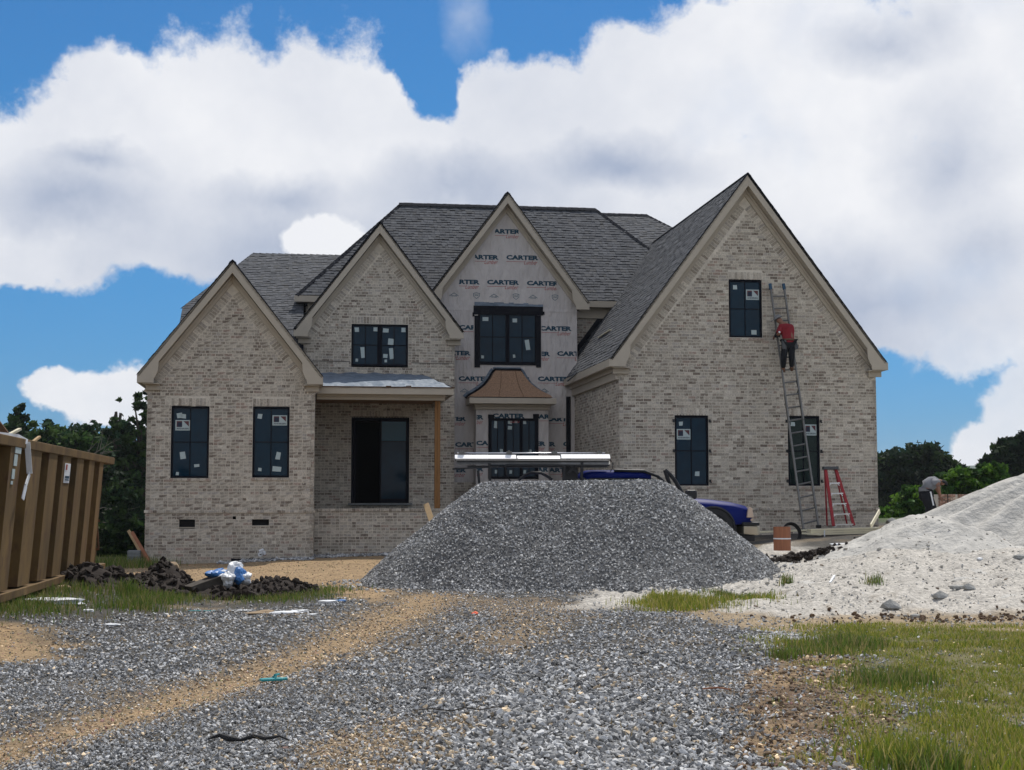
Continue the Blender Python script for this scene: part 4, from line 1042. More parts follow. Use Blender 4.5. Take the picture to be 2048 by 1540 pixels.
def shutter_clips(rect, Y, par):
    x0, x1, z0, z1 = rect; mb = MB()
    for z in (z0 + .13, (z0 + z1) / 2, z1 - .13):
        for x in (x0 - .03, x1 + .03): mb.box(x - .025, x + .025, Y - .035, Y - .001, z - .035, z + .035); mb.box(x - .012, x + .035, Y - .045, Y - .036, z - .05, z - .02)
    mb.each('shutter_hinge', M['steel'], par)
shutter_clips(W_B1, -.7, w)
w = window(W_B2, -.7, glass=M['clear']); sill(W_B2, -.7); shutter_clips(W_B2, -.7, w)
for s in ((1581.5, 844, 1590, 852.5),): sticker(*s, Yk, w)
brand_sticker(1609, 849, 1633, 871, Yk, w)
# rooms behind: dark partitions, an opening in the rear wall opposite the right-hand window
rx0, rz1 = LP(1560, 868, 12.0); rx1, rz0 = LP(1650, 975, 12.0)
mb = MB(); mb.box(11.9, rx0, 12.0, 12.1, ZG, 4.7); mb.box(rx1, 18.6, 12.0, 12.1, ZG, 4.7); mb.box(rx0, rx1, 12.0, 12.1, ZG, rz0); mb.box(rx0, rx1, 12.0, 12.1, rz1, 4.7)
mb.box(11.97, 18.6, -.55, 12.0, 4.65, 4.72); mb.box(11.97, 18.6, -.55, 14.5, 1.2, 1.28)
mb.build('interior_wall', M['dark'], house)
d0x, d0z = LP(1607, 868, 8.5); d1x, d1z = LP(1636, 930, 8.5)
mb = MB().prism([(d0x, d1z), (d0x, d1z + .42), (d0x - .30, d1z + .42), (d0x - .30, d0z - .16), (d0x, d0z), (d1x - .38, d0z), (d1x - .38, d1z), ], 'y', 8.5, 8.55)
# vents (dark recessed openings)
mb = MB()
for r_ in (V_1, V_2, V_3): mb.box(r_[0], r_[1], .09, .10, r_[2], r_[3])
mb.each('foundation_vent', M['dark'], house)
mb = MB()
for r_ in (V_1, V_2): mb.box(r_[0] - .01, r_[1] + .01, -.012, .02, r_[2] - .022, r_[2] - .003)
mb.each('vent_sill', M['trim'], house)

# front door unit, left half standing open into the dark hall
x0, x1, z0, z1 = DOOR; mb = MB(); fw = .09; y0, y1 = 4.22, 4.34
mb.box(x0 + .002, x0 + fw, y0, y1, z0, z1 - .002); mb.box(x1 - fw, x1 - .002, y0, y1, z0, z1 - .002); mb.box(x0 + fw, x1 - fw, y0, y1, z1 - fw, z1 - .002)
xm = LP(763, 900, 4.25)[0]; mb.box(xm - .05, xm - .001, y0 + .002, y1, z0, z1 - fw)
door = mb.build('front_door', M['black'], house, bevel=.004)
zt, zm, zb = LP(780, 843, 4.25)[1], LP(780, 883, 4.25)[1], z0 + .12
mb = MB(); mb.box(xm, x1 - fw, y0 + .03, y0 + .06, z0, zb); mb.box(xm, x1 - fw, y0 + .03, y0 + .06, zt, z1 - fw); mb.box(xm, x1 - fw, y0 + .025, y0 + .065, zm - .012, zm + .012)
mb.each('door_rail', M['black'], door)
MB().box(xm, x1 - fw, y0 + .04, y0 + .048, zm, zt).build('pane', mat('door_glass_reflection', (.001, .055, .085), .05, spec=.2), door); MB().box(xm, x1 - fw, y0 + .04, y0 + .048, zb, zm).build('pane', M['glass'], door)  # upper pane brighter: its teal reflection is put into the colour
mb = MB(); a, b = x0 + .10, xm - .05
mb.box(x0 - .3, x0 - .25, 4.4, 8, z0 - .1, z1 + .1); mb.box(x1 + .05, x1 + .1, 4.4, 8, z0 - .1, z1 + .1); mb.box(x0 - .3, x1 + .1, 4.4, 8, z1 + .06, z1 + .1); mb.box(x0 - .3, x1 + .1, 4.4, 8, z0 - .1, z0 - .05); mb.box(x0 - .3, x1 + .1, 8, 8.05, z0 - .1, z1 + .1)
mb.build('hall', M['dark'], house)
MB().box(x0 + .11, x0 + .15, 4.40, 5.2, z0, z1 - .12).build('door_leaf', M['black'], door)
MB().box(x0 - .08, x1 + .08, 4.03, 4.199, z0 - .06, z0 - .002).build('door_step', M['block'], house, bevel=.01)
mb = MB(); lx0 = x0 - .0
mb.box(x0 - .05, x1 + .05, 4.186, 4.198, z1 + .02, z1 + .03); mb.build('lintel', M['rust'], house)
# dark control-joint lines cut in the middle gable brickwork
mb = MB(); 
for (a, b_, y, yb_) in ((624, 700, 721.5, 723), (822, 907, 725.5, 727.5)):
    xa, za = LP(a, y, 4.19); xb, zb_ = LP(b_, yb_, 4.19); mb.bar((xa, 4.186, za), (xb, 4.186, zb_), .008, .012)
mb.each('scaffold_line', M['steel'], house)

# --- porch roof on one cedar post
PX0 = 4.19; PX1 = LP(908, 780, .55)[0]; pz1 = LP(780, 775, .55)[1]; pz0 = LP(780, 788.5, .55)[1]
zw = LP(760, 747, 4.19)[1]; PXt = LP(843, 748, 4.19)[0]
mb = MB(); mb.box(PX0, PX1, .55, .59, pz0, pz1); mb.box(PX1 - .04, PX1, .59, 4.19, pz0, pz1)
mb.each('porch_fascia', M['trim'], house, bevel=.005)
fz0 = LP(760, 800, .88)[1]; fz1 = pz0 + .03
mb = MB(); mb.box(PX0, PX1 - .20, .88, .94, fz0, fz1); mb.box(PX0, PX1 - .19, .80, .879, fz1 - .08, fz1 - .0); mb.box(PX1 - .26, PX1 - .20, .94, 4.19, fz0, fz1); mb.box(PX0, PX1 - .04, .59, .88, pz0 + .02, pz0 + .035); mb.box(PX1 - .2, PX1 - .041, .88, 4.19, pz0 + .02, pz0 + .035)
mb.each('porch_beam', M['trim'], house, bevel=.004)
mb = MB(); mb.box(PX0, PX1 - .26, .94, 4.19, fz0 + .12, fz0 + .15); mb.build('porch_ceiling', M['cedar'], house)
mb = MB(); e = pz1 + .005
P_ = [(PX0, .53, e), (PX1 + .02, .53, e), (PXt, 4.19, zw), (PX0, 4.19, zw), (PX1 + .02, 4.19, e + .0)]
def sheet(n, m_, A_, B_, C_, D_, amp=.012, seed=0):
    V = []
    for j in range(m_ + 1):
        for i in range(n + 1):
            u, v = i / n, j / m_; p = (Vector(A_) * (1 - u) + Vector(B_) * u) * (1 - v) + (Vector(D_) * (1 - u) + Vector(C_) * u) * v
            p.z += amp * float(fbm(u * 14 + seed, v * 9, 3, seed)) * 2; V.append(p)
    return V, [(j * (n + 1) + i, j * (n + 1) + i + 1, (j + 1) * (n + 1) + i + 1, (j + 1) * (n + 1) + i) for j in range(m_) for i in range(n)]
mb.add(*sheet(40, 16, P_[0], P_[1], P_[2], P_[3], .05, 3)); mb.add([P_[1], P_[4], P_[2]], [(0, 1, 2)])
mb.build('porch_roof', M['underlay'], house, label='low porch roof still under blue-grey membrane')
mb = MB(); mb.box(PX0, PX1 + .02, .52, .60, pz1 - .001, pz1 + .022)
for i, (a, zz) in enumerate(((772, .04), (812, .05))):
    xx = LP(a, 770, .7)[0]; mb.box(xx, xx + .13, .62, .75, pz1 + .01, pz1 + .01 + zz)
mb.build('porch_drip_edge', M['rust'], house)
bx = LP(874.5, 900, 1.05)[0]; mb = MB(); mb.box(bx - .07, bx - .005, 1.0, 1.13, KZ + .0, fz0); mb.box(bx - .003, bx + .075, .99, 1.12, KZ + .0, fz0)
mb.build('porch_post', M['cedar'], house, bevel=.004, label='temporary post of rough brown lumber')

# --- bay window with a bare flared roof
bX = lambda p: LP(p, 900, 4.9)[0]; X0, X1 = bX(952), bX(1097); bz1 = LP(1020, 815, 4.9)[1]; bz0 = LP(1020, 968, 4.9)[1]
BW = hole(977, 836, 1076, 958, 4.9)
mb = MB(); mb.box(X0, BW[0], 4.9, 5.0, bz0, bz1); mb.box(BW[1], X1, 4.9, 5.0, bz0, bz1); mb.box(BW[0], BW[1], 4.9, 5.0, BW[3], bz1); mb.box(BW[0], BW[1], 4.9, 5.0, bz0, BW[2]); mb.box(X0, X0 + .1, 5.0, 5.5, bz0, bz1); mb.box(X1 - .1, X1, 5.0, 5.5, bz0, bz1)
mb.build('bay', M['wrap'], house, label='shallow bay covered in printed house wrap')
brick_wall('Bay', frame('front', Y=4.88), [(X0 - .05, ZG), (X1 + .05, ZG), (X1 + .05, bz0), (X0 - .05, bz0)], seed=20)
L_ = [b for b in BR if b[4] == 'Bay']; V, F = boxes_arrays([list(b[0]) for b in L_], [b[1] for b in L_], np.array([b[2] for b in L_])); bulk('brickwork', V, F, M['brick'], WALLS['Bay'], np.repeat(PAL[[b[3] for b in L_]], 6, 0), kind='stuff')
w = window(BW, 4.9, units=3, mull=.085, fr=.075, rec=-.02, cols=2, rows=2, split=.28); Yk = 4.9 - .02 + .034
for s in ((988, 842, 995, 856), (1016, 839, 1024, 848), (1016, 852, 1024, 859), (1029, 840, 1035, 846), (1046, 841, 1052, 848), (1000, 898, 1006, 905), (1057, 899, 1063, 905), (990, 940, 995, 947), (1019, 940, 1024, 947), (1047, 940, 1052, 947)): sticker(*s, Yk, w, random.uniform(-.1, .1))
mb = MB(); ex0, ez1 = LP(939, 795, 4.5); ex1, ez0 = LP(1113, 808, 4.5)
mb.box(ex0, ex1, 4.5, 5.49, ez0, ez1); mb.build('bay_fascia', M['trim'], house, bevel=.006)
zf0 = LP(1020, 819, 4.82)[1]
mb = MB(); mb.box(X0 - .03, X1 + .03, 4.82, 4.89, zf0, ez0); mb.box(X0 - .06, X1 + .06, 4.76, 4.819, zf0 + .09, ez0); mb.box(X0 - .03, X0 - .001, 4.89, 5.49, zf0, ez0); mb.box(X1 + .001, X1 + .03, 4.89, 5.49, zf0, ez0)
mb.each('bay_frieze', M['trim'], house, bevel=.004)
prof = [(84, 794, .98), (79, 789, .93), (69, 784, .84), (57, 777, .73), (45, 768, .60), (36, 757, .48), (29, 745.5, .36), (25, 741, .30)]
cxb = LP(1027, 790, 4.5)[0] - .06; mb = MB(); rows = []
for (hw, y, d) in prof:
    z = LP(1020, y, 5.5 - d)[1]; s = hw / (FPX / L2W(cxb, 5.5 - d).y); rows.append((s, 5.5 - d, z))
V = []; 
for s, yy, z in rows: V += [(cxb - s, 5.49, z), (cxb - s, yy, z), (cxb + s, yy, z), (cxb + s, 5.49, z)]
F = []
for i in range(len(rows) - 1):
    b = i * 4; F += [(b, b + 4, b + 5, b + 1), (b + 1, b + 5, b + 6, b + 2), (b + 2, b + 6, b + 7, b + 3)]
F.append((len(V) - 4, len(V) - 3, len(V) - 2, len(V) - 1))
mb.add(V, F); mb.build('bay_roof', M['osb'], house, label='flared bay roof in bare orange-brown board')
mb = MB()
for f in (-.42, .42):
    pts = [(cxb + f * (s * .45 + .32), yy - .004, z + .003) for s, yy, z in rows]
    for a, b in zip(pts[:-1], pts[1:]): mb.bar(a, b, .012, .006)
mb.each('board_seam', M['rust'], house)
mb = MB(); s, yy, z = rows[-1]
mb.box(cxb - s - .03, cxb + s + .03, yy - .02, 5.485, z + .001, z + .06)
for sg in (-1, 1):
    for (a, b) in zip(rows[:-1], rows[1:]):
        mb.bar((cxb + sg * (a[0] + .02), 5.46, a[2] + .02), (cxb + sg * (b[0] + .02), 5.46, b[2] + .02), .06, .07)
mb.build('bay_roof_flashing', M['tape'], house)
mb = MB()
for sg in (-1, 1):
    for (a, b) in zip(rows[:-1], rows[1:]):
        mb.bar((cxb + sg * (a[0] + .07), 5.49, a[2] + .07), (cxb + sg * (b[0] + .07), 5.49, b[2] + .07), .012, .07)
mb.box(cxb - rows[-1][0] - .05, cxb + rows[-1][0] + .05, 5.47, 5.494, rows[-1][2] + .06, rows[-1][2] + .12)
mb.each('membrane_strip', M['underlay'], house)
# black tape round the wrapped windows
def quadbox(mb, a, b, c, d, Y, t=.012):
    x0, z1 = LP(a, b, Y); x1, z0 = LP(c, d, Y); mb.box(x0, x1, Y - t, Y - .001, z0, z1)
mb = MB()
quadbox(mb, 947, 611, 1086, 631, 5.49); quadbox(mb, 949, 631.2, 960, 735, 5.49); quadbox(mb, 1072, 631.2, 1082, 735, 5.49); quadbox(mb, 960.2, 725, 1071.8, 731, 5.49); quadbox(mb, 1082.2, 623, 1089, 629.5, 5.49); quadbox(mb, 945, 625, 948.8, 633, 5.49)
quadbox(mb, 1132, 793, 1141.5, 925, 5.49)
mb.each('flashing_tape', M['tape'], house)
mb = MB()
for i in range(14):
    a = LP(949 + i * 9.8, 600, 5.485); b = LP(949 + (i + 1) * 9.8, 600, 5.485)
    z0_ = LP(1000, 611.5 + 1.5 * math.sin(i * .9) + i * .25, 5.485)[1]; z1_ = LP(1000, 604 + random.uniform(-1.5, 1) + i * .25, 5.485)[1]
    mb.add([(a[0], 5.478, z0_ - .05), (b[0], 5.478, z0_ - .05), (b[0], 5.490, z1_), (a[0], 5.490, z1_)], [(0, 1, 2, 3)])
mb.each('membrane_strip', M['underlay'], house)
mb = MB(); quadbox(mb, 976, 829, 988, 837, 4.875); quadbox(mb, 1066, 828, 1078, 837, 4.875); quadbox(mb, 976.5, 836, 983, 958, 4.875, .006); quadbox(mb, 1070, 836, 1077, 958, 4.875, .006)
mb.each('flashing_tape', M['tape'], house)

# --- the print on the house wrap
navy, red, pale = MB(), MB(), MB()
def carter(px, py, Y, lo=0, hi=4000, W=64.5, y0=None):
    sc = L2W(10, Y).y; x0 = LP(px, py, Y)[0]; x1 = LP(px + W, py, Y)[0]; z0 = LP(px, py + 4.7, Y)[1]; z1 = LP(px, py - 4.7, Y)[1]; cl = (LP(lo, py, Y)[0] if lo > 0 else -50, LP(hi, py, Y)[0] if hi < 4000 else 50)
    w = x1 - x0; put_text(navy, "CARTER", x0, x1, z0, z1, Y - .004, clip=cl, bold=.055)
    put_text(red, "Lumber", x0 + w * .55, x0 + w * .97, z0 - .135, z0 - .005, Y - .004, clip=cl, shear=.45)
    a, b = max(x0, cl[0]), min(x0 + w * .58, cl[1])
    if b > a: red.add([(a, Y - .004, z0 - .062), (b, Y - .004, z0 - .062), (b, Y - .004, z0 - .050), (a, Y - .004, z0 - .050)], [(0, 1, 2, 3)])
for (px, py, lo, hi) in ((976, 462, 990, 1037), (933, 513.5, 950, 1100), (1012.5, 514.5, 0, 1079), (895, 563, 918, 4000), (974, 564, 0, 4000), (1053.5, 566, 0, 1113),
                         (918, 654.5, 0, 947), (1079, 656.5, 1083, 4000), (877, 705.5, 0, 4000), (1036, 707, 1083, 4000), (1114, 707, 0, 1153), (917, 757, 0, 978), (997, 757.5, 1050, 4000),
                         (1075.5, 757.5, 0, 1152), (868, 837, 909, 4000), (1090, 838, 1098, 1131), (910, 889, 0, 950), (1047, 888, 1098, 4000), (1126, 888, 0, 1132), (868, 940, 909, 945), (1086, 940, 1100, 4000)):
    carter(px, py, 5.5, lo, hi)
for (px, py, lo, hi) in ((903, 834, 953, 976), (985, 831.5, 0, 4000), (1065, 833, 1078, 1096.5), (952, 886, 953, 976), (1027, 887, 1077, 4000), (903, 938, 953, 976), (1062, 939, 1078, 1096)):
    carter(px, py, 4.9 if not (985 == px) else 4.895, lo, hi)
def housemark(px, py, Y):
    x, z = LP(px, py, Y); s = .135; y = Y - .004
    for sg in (-1, 1): pale.add([(x, y, z + .06), (x + sg * s, y, z - .03), (x + sg * s, y, z - .05), (x, y, z + .038)], [(0, 1, 2, 3)])
    put_text(pale, "HOUSE", x - .085, x + .085, z - .06, z - .015, y, bold=.03)
def shieldmark(px, py, Y):
    x, z = LP(px, py, Y); y = Y - .004; o = [(-.1, .07), (0, .09), (.1, .07), (.09, -.03), (0, -.10), (-.09, -.03)]; i_ = [(a * .82, b * .8) for a, b in o]
    pale.add([(x + a, y, z + b) for a, b in o] + [(x + a, y, z + b) for a, b in i_], [(k, (k + 1) % 6, 6 + (k + 1) % 6, 6 + k) for k in range(6)])
    put_text(pale, "WRAP", x - .06, x + .06, z - .015, z + .035, y, bold=.03)
for p in ((908, 589), (988, 591.5), (1066, 593.5), (929, 781), (1088.5, 781)): housemark(*p, 5.5)
for p in ((953, 591), (1032, 593), (1110, 595)): shieldmark(*p, 5.5)
navy.each('printed_word', M['navy'], house); red.each('printed_script', M['redp'], house); pale.each('printed_mark', M['paleblue'], house)

# rear walls with an opening opposite the see-through window
# ================================================================ THINGS AT THE WALLS
def leaning(name, p0, p1, w, h, m, **kw):
    a, b = Vector(p0), Vector(p1); c = (a + b) / 2
    mb = MB().bar(a - a, b - a, w, h, up=(0, 1, 0)); o = mb.build(name, m, None, bevel=.003, **kw); o.location = a; return o
g = lambda x, y: float(ground_z(np.array([x]), np.array([y]))[0])
# plank leaning on the porch wall
p = WP(872, 1066, 36.2); q = WP(852, 1008, 37.0); p = p + (p - q) * .5
leaning('leaning_plank', (p.x, p.y, p.z), q, .14, .04, M['lumber'], label='long tan plank leaning against the porch wall beside the gravel heap', cat='plank')
# boards and studs leaning on the left corner
for i, (a, b, c, d, yy) in enumerate(((304, 1144, 257, 1061, 36.2), (311, 1143, 264, 1064, 36.0))):
    p = WP(a, b, yy); q = WP(c, d, yy + .3); leaning('leaning_board', p, q, .075, .05, M['lumber'] if i == 0 else M['copper'],
        label=('pale tan board leaning at the left corner of the house, nearer the concrete blocks', 'reddish brown board leaning at the left corner of the house, against the brick')[i], cat='board', group='boards leaning at the left house corner')
def block_stack():
    for i in range(5):
        p = WP(262.5, 1138, 35.9); w = .30; z = p.z + i * .085
        mb = MB(); mb.box(-.15, .15, -.2, .2, 0, .078); 
        o = mb.build('concrete_block', M['block'], None, bevel=.008, label=('bottom', 'second from bottom', 'middle', 'second from top', 'topmost')[i] + ' grey concrete block of the stack behind the leaning boards', cat='concrete block', group='concrete blocks stacked at the left corner')
        o.location = (p.x + random.uniform(-.01, .01), p.y + .25, z + .02); o.rotation_euler = (0, 0, R(8) + random.uniform(-.04, .04))
block_stack()
# drain pipe stub in front of the left wing
p = WP(520.5, 1109, 36.7); mb = MB(); mb.tube([(0, .25, .02), (0, -.02, 0)], .055, 20); mb.tube([(0, -.021, 0), (0, -.03, 0)], .014, 10)
t = empty('drain_pipe', p, 0, label='white plastic drain stub sticking out low in the left brick wing', cat='pipe'); mb.build('pipe_end', M['white'], t)
MB().prism([(-.02, 0), (.03, .02), (.035, -.015)], 'y', -.04, -.031).build('pipe_hole', M['dark'], t)
mb = MB(); mb.tube([(-.03, .03, .08), (.06, .04, .12), (.09, .05, .06), (.10, .06, .0)], .035, 10); mb.build('pipe_elbow', M['white'], t)
# black edge of foundation membrane
mb = MB(); V = []
xs = np.linspace(462, 625, 60)
for i in range(59):
    a = LP(xs[i], 1122 + random.uniform(-1, 2), -.1); b = LP(xs[i + 1], 1122 + random.uniform(-1, 2), -.1); za = LP(xs[i], 1117.5 + random.uniform(-1.2, 1.2), -.1)[1]
    mb.add([(a[0], -.06, a[1] - .08), (b[0], -.06, b[1] - .08), (b[0], -.035, za), (a[0], -.035, za)], [(0, 1, 2, 3)])
mb.build('foundation_membrane', M['tape'], house)
# debris lath lying on the right roof
t = empty('roof_lath', (0, 0, 0), 0, label='pale wooden lath lying on the right roof slope above the wrapped wall', cat='lath')
def on_roofB(px, py):
    r = px_ray(px, py); sl = 1.335; k0 = 10.08 - 15.235 * sl   # z = k0 + sl*X
    ax_ = cT * r.x + sT * r.y; b_ = cT * HO.x + sT * HO.y; t_ = (k0 - sl * b_ + .06 - CAMZ) / (r.z - sl * ax_); return Vector((t_ * r.x, t_ * r.y, CAMZ + t_ * r.z))
a, b = on_roofB(1198, 675), on_roofB(1221, 660); t.location = a; MB().bar((0, 0, 0), b - a, .08, .03).build('lath', M['cream'], t)
t = empty('roof_batten', (0, 0, 0), 0, label='grey batten lying low on the right roof slope near the eave', cat='batten')
a, b = on_roofB(1135, 762), on_roofB(1156, 744); t.location = a; MB().bar((0, 0, 0), b - a, .06, .03).build('batten', M['block'], t)

# ================================================================ LADDERS
def bars_between(mb, a, b, w, h, up): mb.bar(a, b, w, h, up)
YL = -1.05
def HL(px, py, Y): X, Z = LP(px, py, Y); return L2W(X, Y, Z)
topL, topR = HL(1541, 580, -.78), HL(1568, 580, -.78); botL, botR = HL(1607, 1060, -1.95), HL(1637, 1052, -1.95)
lad = empty('extension_ladder', botL, 0, label='tall grey extension ladder leaning on the right gable beside the upper window', cat='ladder')
for nm, a, b in (('rail', botL, topL), ('rail', botR, topR)):
    mb = MB(); mb.bar(a - botL, (a + (b - a) * .56) - botL, .042, .10, (0, -1, 0)); mb.bar(a + (b - a) * .44 - botL + Vector((.0, -.05, 0)), b - botL + Vector((0, -.05, 0)), .036, .095, (0, -1, 0)); mb.build(nm, M['aludull'], lad)
n_r = 19
for i in range(n_r):
    f = (i + .45) / n_r; a = botL + (topL - botL) * f; b = botR + (topR - botR) * f; off_ = Vector((0, -.05, 0)) if f > .5 else Vector((0, 0, 0))
    MB().tube([a - botL + off_, b - botL + off_], .021, 8).build('rung', M['aludull'], lad)
for a in (topL, topR):
    d = (topL - botL).normalized(); MB().bar(a - botL + Vector((0, -.05, 0)), a - botL + Vector((0, -.05, 0)) + d * .17, .075, .07, (0, -1, 0)).build('end_cap', M['ladderblue'], lad, bevel=.015)
for a in (botL, botR): MB().box(-.06, .06, -.05, .05, -.05, .03).build('foot', M['rubber'], lad, bevel=.01).location = a - botL
mb = MB(); c = botR + (topR - botR) * .62 - botL; mb.tube([c + Vector((0, -.08, .0)), c + Vector((-.03, -.1, -.12)), c + Vector((.02, -.1, -.3)), c + Vector((-.02, -.1, -.42))], .012, 6); mb.build('rope', M['rubber'], lad)
# red stepladder
tl, trr = HL(1651, 937, -1.9), HL(1671, 937, -1.9); bl, br = HL(1667, 1052, -2.25), HL(1708, 1051, -2.25)
sl = empty('step_ladder', bl, 0, label='red fibreglass stepladder with aluminium treads standing by the right gable', cat='stepladder')
for a, b in ((bl, tl), (br, trr)): MB().bar(a - bl, b - bl, .075, .06, (0, -1, 0)).build('rail', M['redladder'], sl, bevel=.006)
for (a, b) in ((bl, tl), (br, trr)): MB().bar(a - bl + Vector((0, .75, 0)), b - bl + Vector((0, .10, 0)), .035, .035, (0, -1, 0)).build('rear_leg', M['redladder'], sl)
for i in range(5):
    f = (i + .12) / 5.55 ; a = bl + (tl - bl) * f - bl; b = br + (trr - br) * f - bl; mb = MB(); mb.bar(a + Vector((.03, -.01, .0)), b + Vector((-.03, -.01, 0)), .10, .028, (0, 0, 1))
    for e_, s_ in ((a, 1), (b, -1)): mb.bar(e_ + Vector((s_ * .03, -.03, -.06)), e_ + Vector((s_ * .08, -.03, -.01)), .02, .02)
    mb.build('tread', M['alu'], sl)
c = (tl + trr) / 2 - bl; mb = MB().box(-.19, .19, -.09, .13, -.03, .05); o = mb.build('top_cap', M['grey'], sl, bevel=.015); o.location = c
# stacks of primed trim boards on the ground before the right gable
def board_run(px0, py0, px1, py1, Y, h, d, label, n=1):
    for k in range(n):
        a, b = HL(px0, py0, Y), HL(px1, py1, Y); o = MB().box(0, (b - a).length, -d / 2, d / 2, 0, h).build('trim_board', M['cream'], None, bevel=.004, label=label[k], cat='board', group='trim boards laid before the right gable')
        o.location = a + Vector((0, 0, -k * (h + .006))); o.rotation_euler = (0, math.atan2(-(b - a).z, math.hypot((b - a).x, (b - a).y)), math.atan2((b - a).y, (b - a).x))
board_run(1618, 1062, 1755, 1058, -3.1, .045, .28, ['topmost cream trim board of the strapped bundle below the stepladder', 'middle cream trim board of the strapped bundle below the stepladder', 'lowest cream trim board of the strapped bundle below the stepladder'], 3)
board_run(1516, 1066, 1618, 1062, -2.7, .04, .25, ['pale board on the ground running from the truck bumper to the ladder feet'])
board_run(1600, 1068, 1640, 1071, -3.25, .04, .2, ['short cream board end poking out left of the strapped bundle'])
a = HL(1649, 1063, -3.27); MB().box(-.015, .015, -.01, .0, -.14, .03).build('strap', M['white'], None, label='white plastic strap round the bundle of cream boards', cat='strap').location = a
mb = MB(); a = HL(1618, 1085, -3.1); mb.box(0, 1.9, -.1, .1, -.12, .0); o = mb.build('timber_skid', M['rust'], None, label='dark timber skid under the cream boards', cat='timber'); o.location = a; o.rotation_euler = (0, 0, TH)
# stump of rolled copper-coloured sheet
p = HL(1564.5, 1101, -7.6); t = empty('copper_roll', p, 0, label='upright copper-coloured roll of sheet with a white strap by the boards', cat='sheet roll')
h_ = 47 / (FPX / p.y); rr = 17 / (FPX / p.y); mb = MB(); mb.tube([(0, 0, 0), (0, 0, h_)], rr, 28, caps=False); mb.tube([(0, 0, 0), (0, 0, h_ - .02)], rr * .86, 28); mb.build('roll', M['copper'], t)
mb = MB(); mb.tube([(0, 0, h_ * .48), (0, 0, h_ * .53)], rr * 1.02, 28, caps=False); mb.build('strap', M['white'], t)
# coil of black hose
p = HL(1583, 1066, -4.2); mb = MB(); r0 = .24
for k in range(3):
    mb.tube([(r0 * (1 - k * .06) * math.cos(a), k * .03 - .03, r0 * (1 - k * .06) * math.sin(a)) for a in np.linspace(0, 2 * math.pi, 30)], .016, 6, caps=False)
o = mb.build('hose_coil', M['rubber'], None, label='coil of black hose standing behind the copper-coloured roll', cat='hose'); o.location = p; o.rotation_euler = (R(-15), 0, R(20))
# plank sticking out of the sand
p, q = WP(1742, 1052, 30.2), WP(1759, 1022, 30.6); o = MB().bar((0, 0, 0), q - p, .09, .03, (1, 0, .3)).build('plank_end', M['cream'], None, bevel=.004, label='weathered plank end sticking up from the sand by the house corner', cat='plank'); o.location = p
# ================================================================ DUMPSTER
DF = WP(175, 1138, 29.0); dh = 219 / FPX * 29.0; DL = 11.6
dump = empty('roll_off_dumpster', DF, math.atan2(-.991, .133), label='long olive-tan ribbed steel dumpster filled above its rim at the left edge', cat='dumpster')
# local: x towards the camera, y to the right-hand outside (+y = world right), z up
TP = .16
def side_y(z): return .02 + TP * z / dh
def s_of(px):
    k = (px - 1024) / FPX; return (k * 29 - DF.x - .37) / (.133 + .991 * k)
mb = MB()
def shell(mb, x0, x1, ya, yb, z0, z1):
    """slab following the flared side, from outward offset ya to yb"""
    v = []
    for x in (x0, x1):
        for (z, y) in ((z0, ya), (z0, yb), (z1, yb), (z1, ya)): v.append((x, side_y(z) + y, z))
    mb.add(v, [(0, 1, 2, 3), (7, 6, 5, 4), (0, 4, 5, 1), (1, 5, 6, 2), (2, 6, 7, 3), (3, 7, 4, 0)])
shell(mb, .03, DL, -.06, -.01, .12, dh - .02)
mb.box(.02, .08, -2.35, .03, .12, dh - .1); mb.box(DL - .05, DL, -2.3, .03, .12, dh - .1); mb.box(0.05, DL, -2.4, -2.3, .12, dh - .02); mb.box(.05, DL - .05, -2.3, .0, .12, .2)
mb.build('box_side', M['dump'], dump)
for (a, b) in ((8, 32), (49, 74), (87, 106.5), (116, 134), (145, 160), (170, 182), (191, 200)):
    s0, s1 = s_of(b), s_of(a)
    mb = MB(); v = []
    for x, o in ((s0, -.012), (s0 + .04, .27), (s1 - .04, .27), (s1, -.012)):
        for z in (.14, dh - .10): v.append((x, side_y(z) + o, z))
    mb.add(v, [(0, 2, 3, 1), (2, 4, 5, 3), (4, 6, 7, 5), (0, 6, 4, 2), (1, 3, 5, 7)]); mb.build('rib', M['dump'], dump)
for s0 in (s_of(-16), s_of(-52)):
    mb = MB(); v = []
    for x, o in ((s0, -.012), (s0 + .04, .27), (s0 + .75, .27), (s0 + .82, -.012)):
        for z in (.14, dh - .10): v.append((x, side_y(z) + o, z))
    mb.add(v, [(0, 2, 3, 1), (2, 4, 5, 3), (4, 6, 7, 5), (0, 6, 4, 2), (1, 3, 5, 7)]); mb.build('rib', M['dump'], dump)
mb = MB(); shell(mb, -.05, DL, -.09, .29, dh - .11, dh + .02); mb.build('top_rail', M['dump'], dump, bevel=.01)
mb = MB(); shell(mb, -.02, DL, -.06, .31, .0, .115); mb.box(-.03, .03, .02, .14, .1, dh - .1); mb.build('bottom_rail', M['dump'], dump, bevel=.01)
mb = MB()
for z in (.35, .9, 1.35, 1.75): mb.bar((-.08, -.05, z), (-.12, .20, z + .04), .05, .05)
mb.tube([(-.14, .14, dh - .15), (-.16, .2, dh - .55), (-.12, .14, .9), (-.15, .18, .4)], .022, 6); mb.box(-.14, -.05, -.02, .14, .25, .55); mb.build('door_latch', M['rust'], dump)
for x in (.35, 5.2, 9.8):
    t = MB().tube([(x, -.30, -.03), (x, -.02, -.03)], .15, 18); t.build('wheel', M['rust'], dump)
mb = MB(); mb.box(.1, DL, -.55, -.35, -.12, .0); mb.box(.1, DL, -2.0, -1.8, -.12, .0); mb.build('skid', M['rust'], dump)
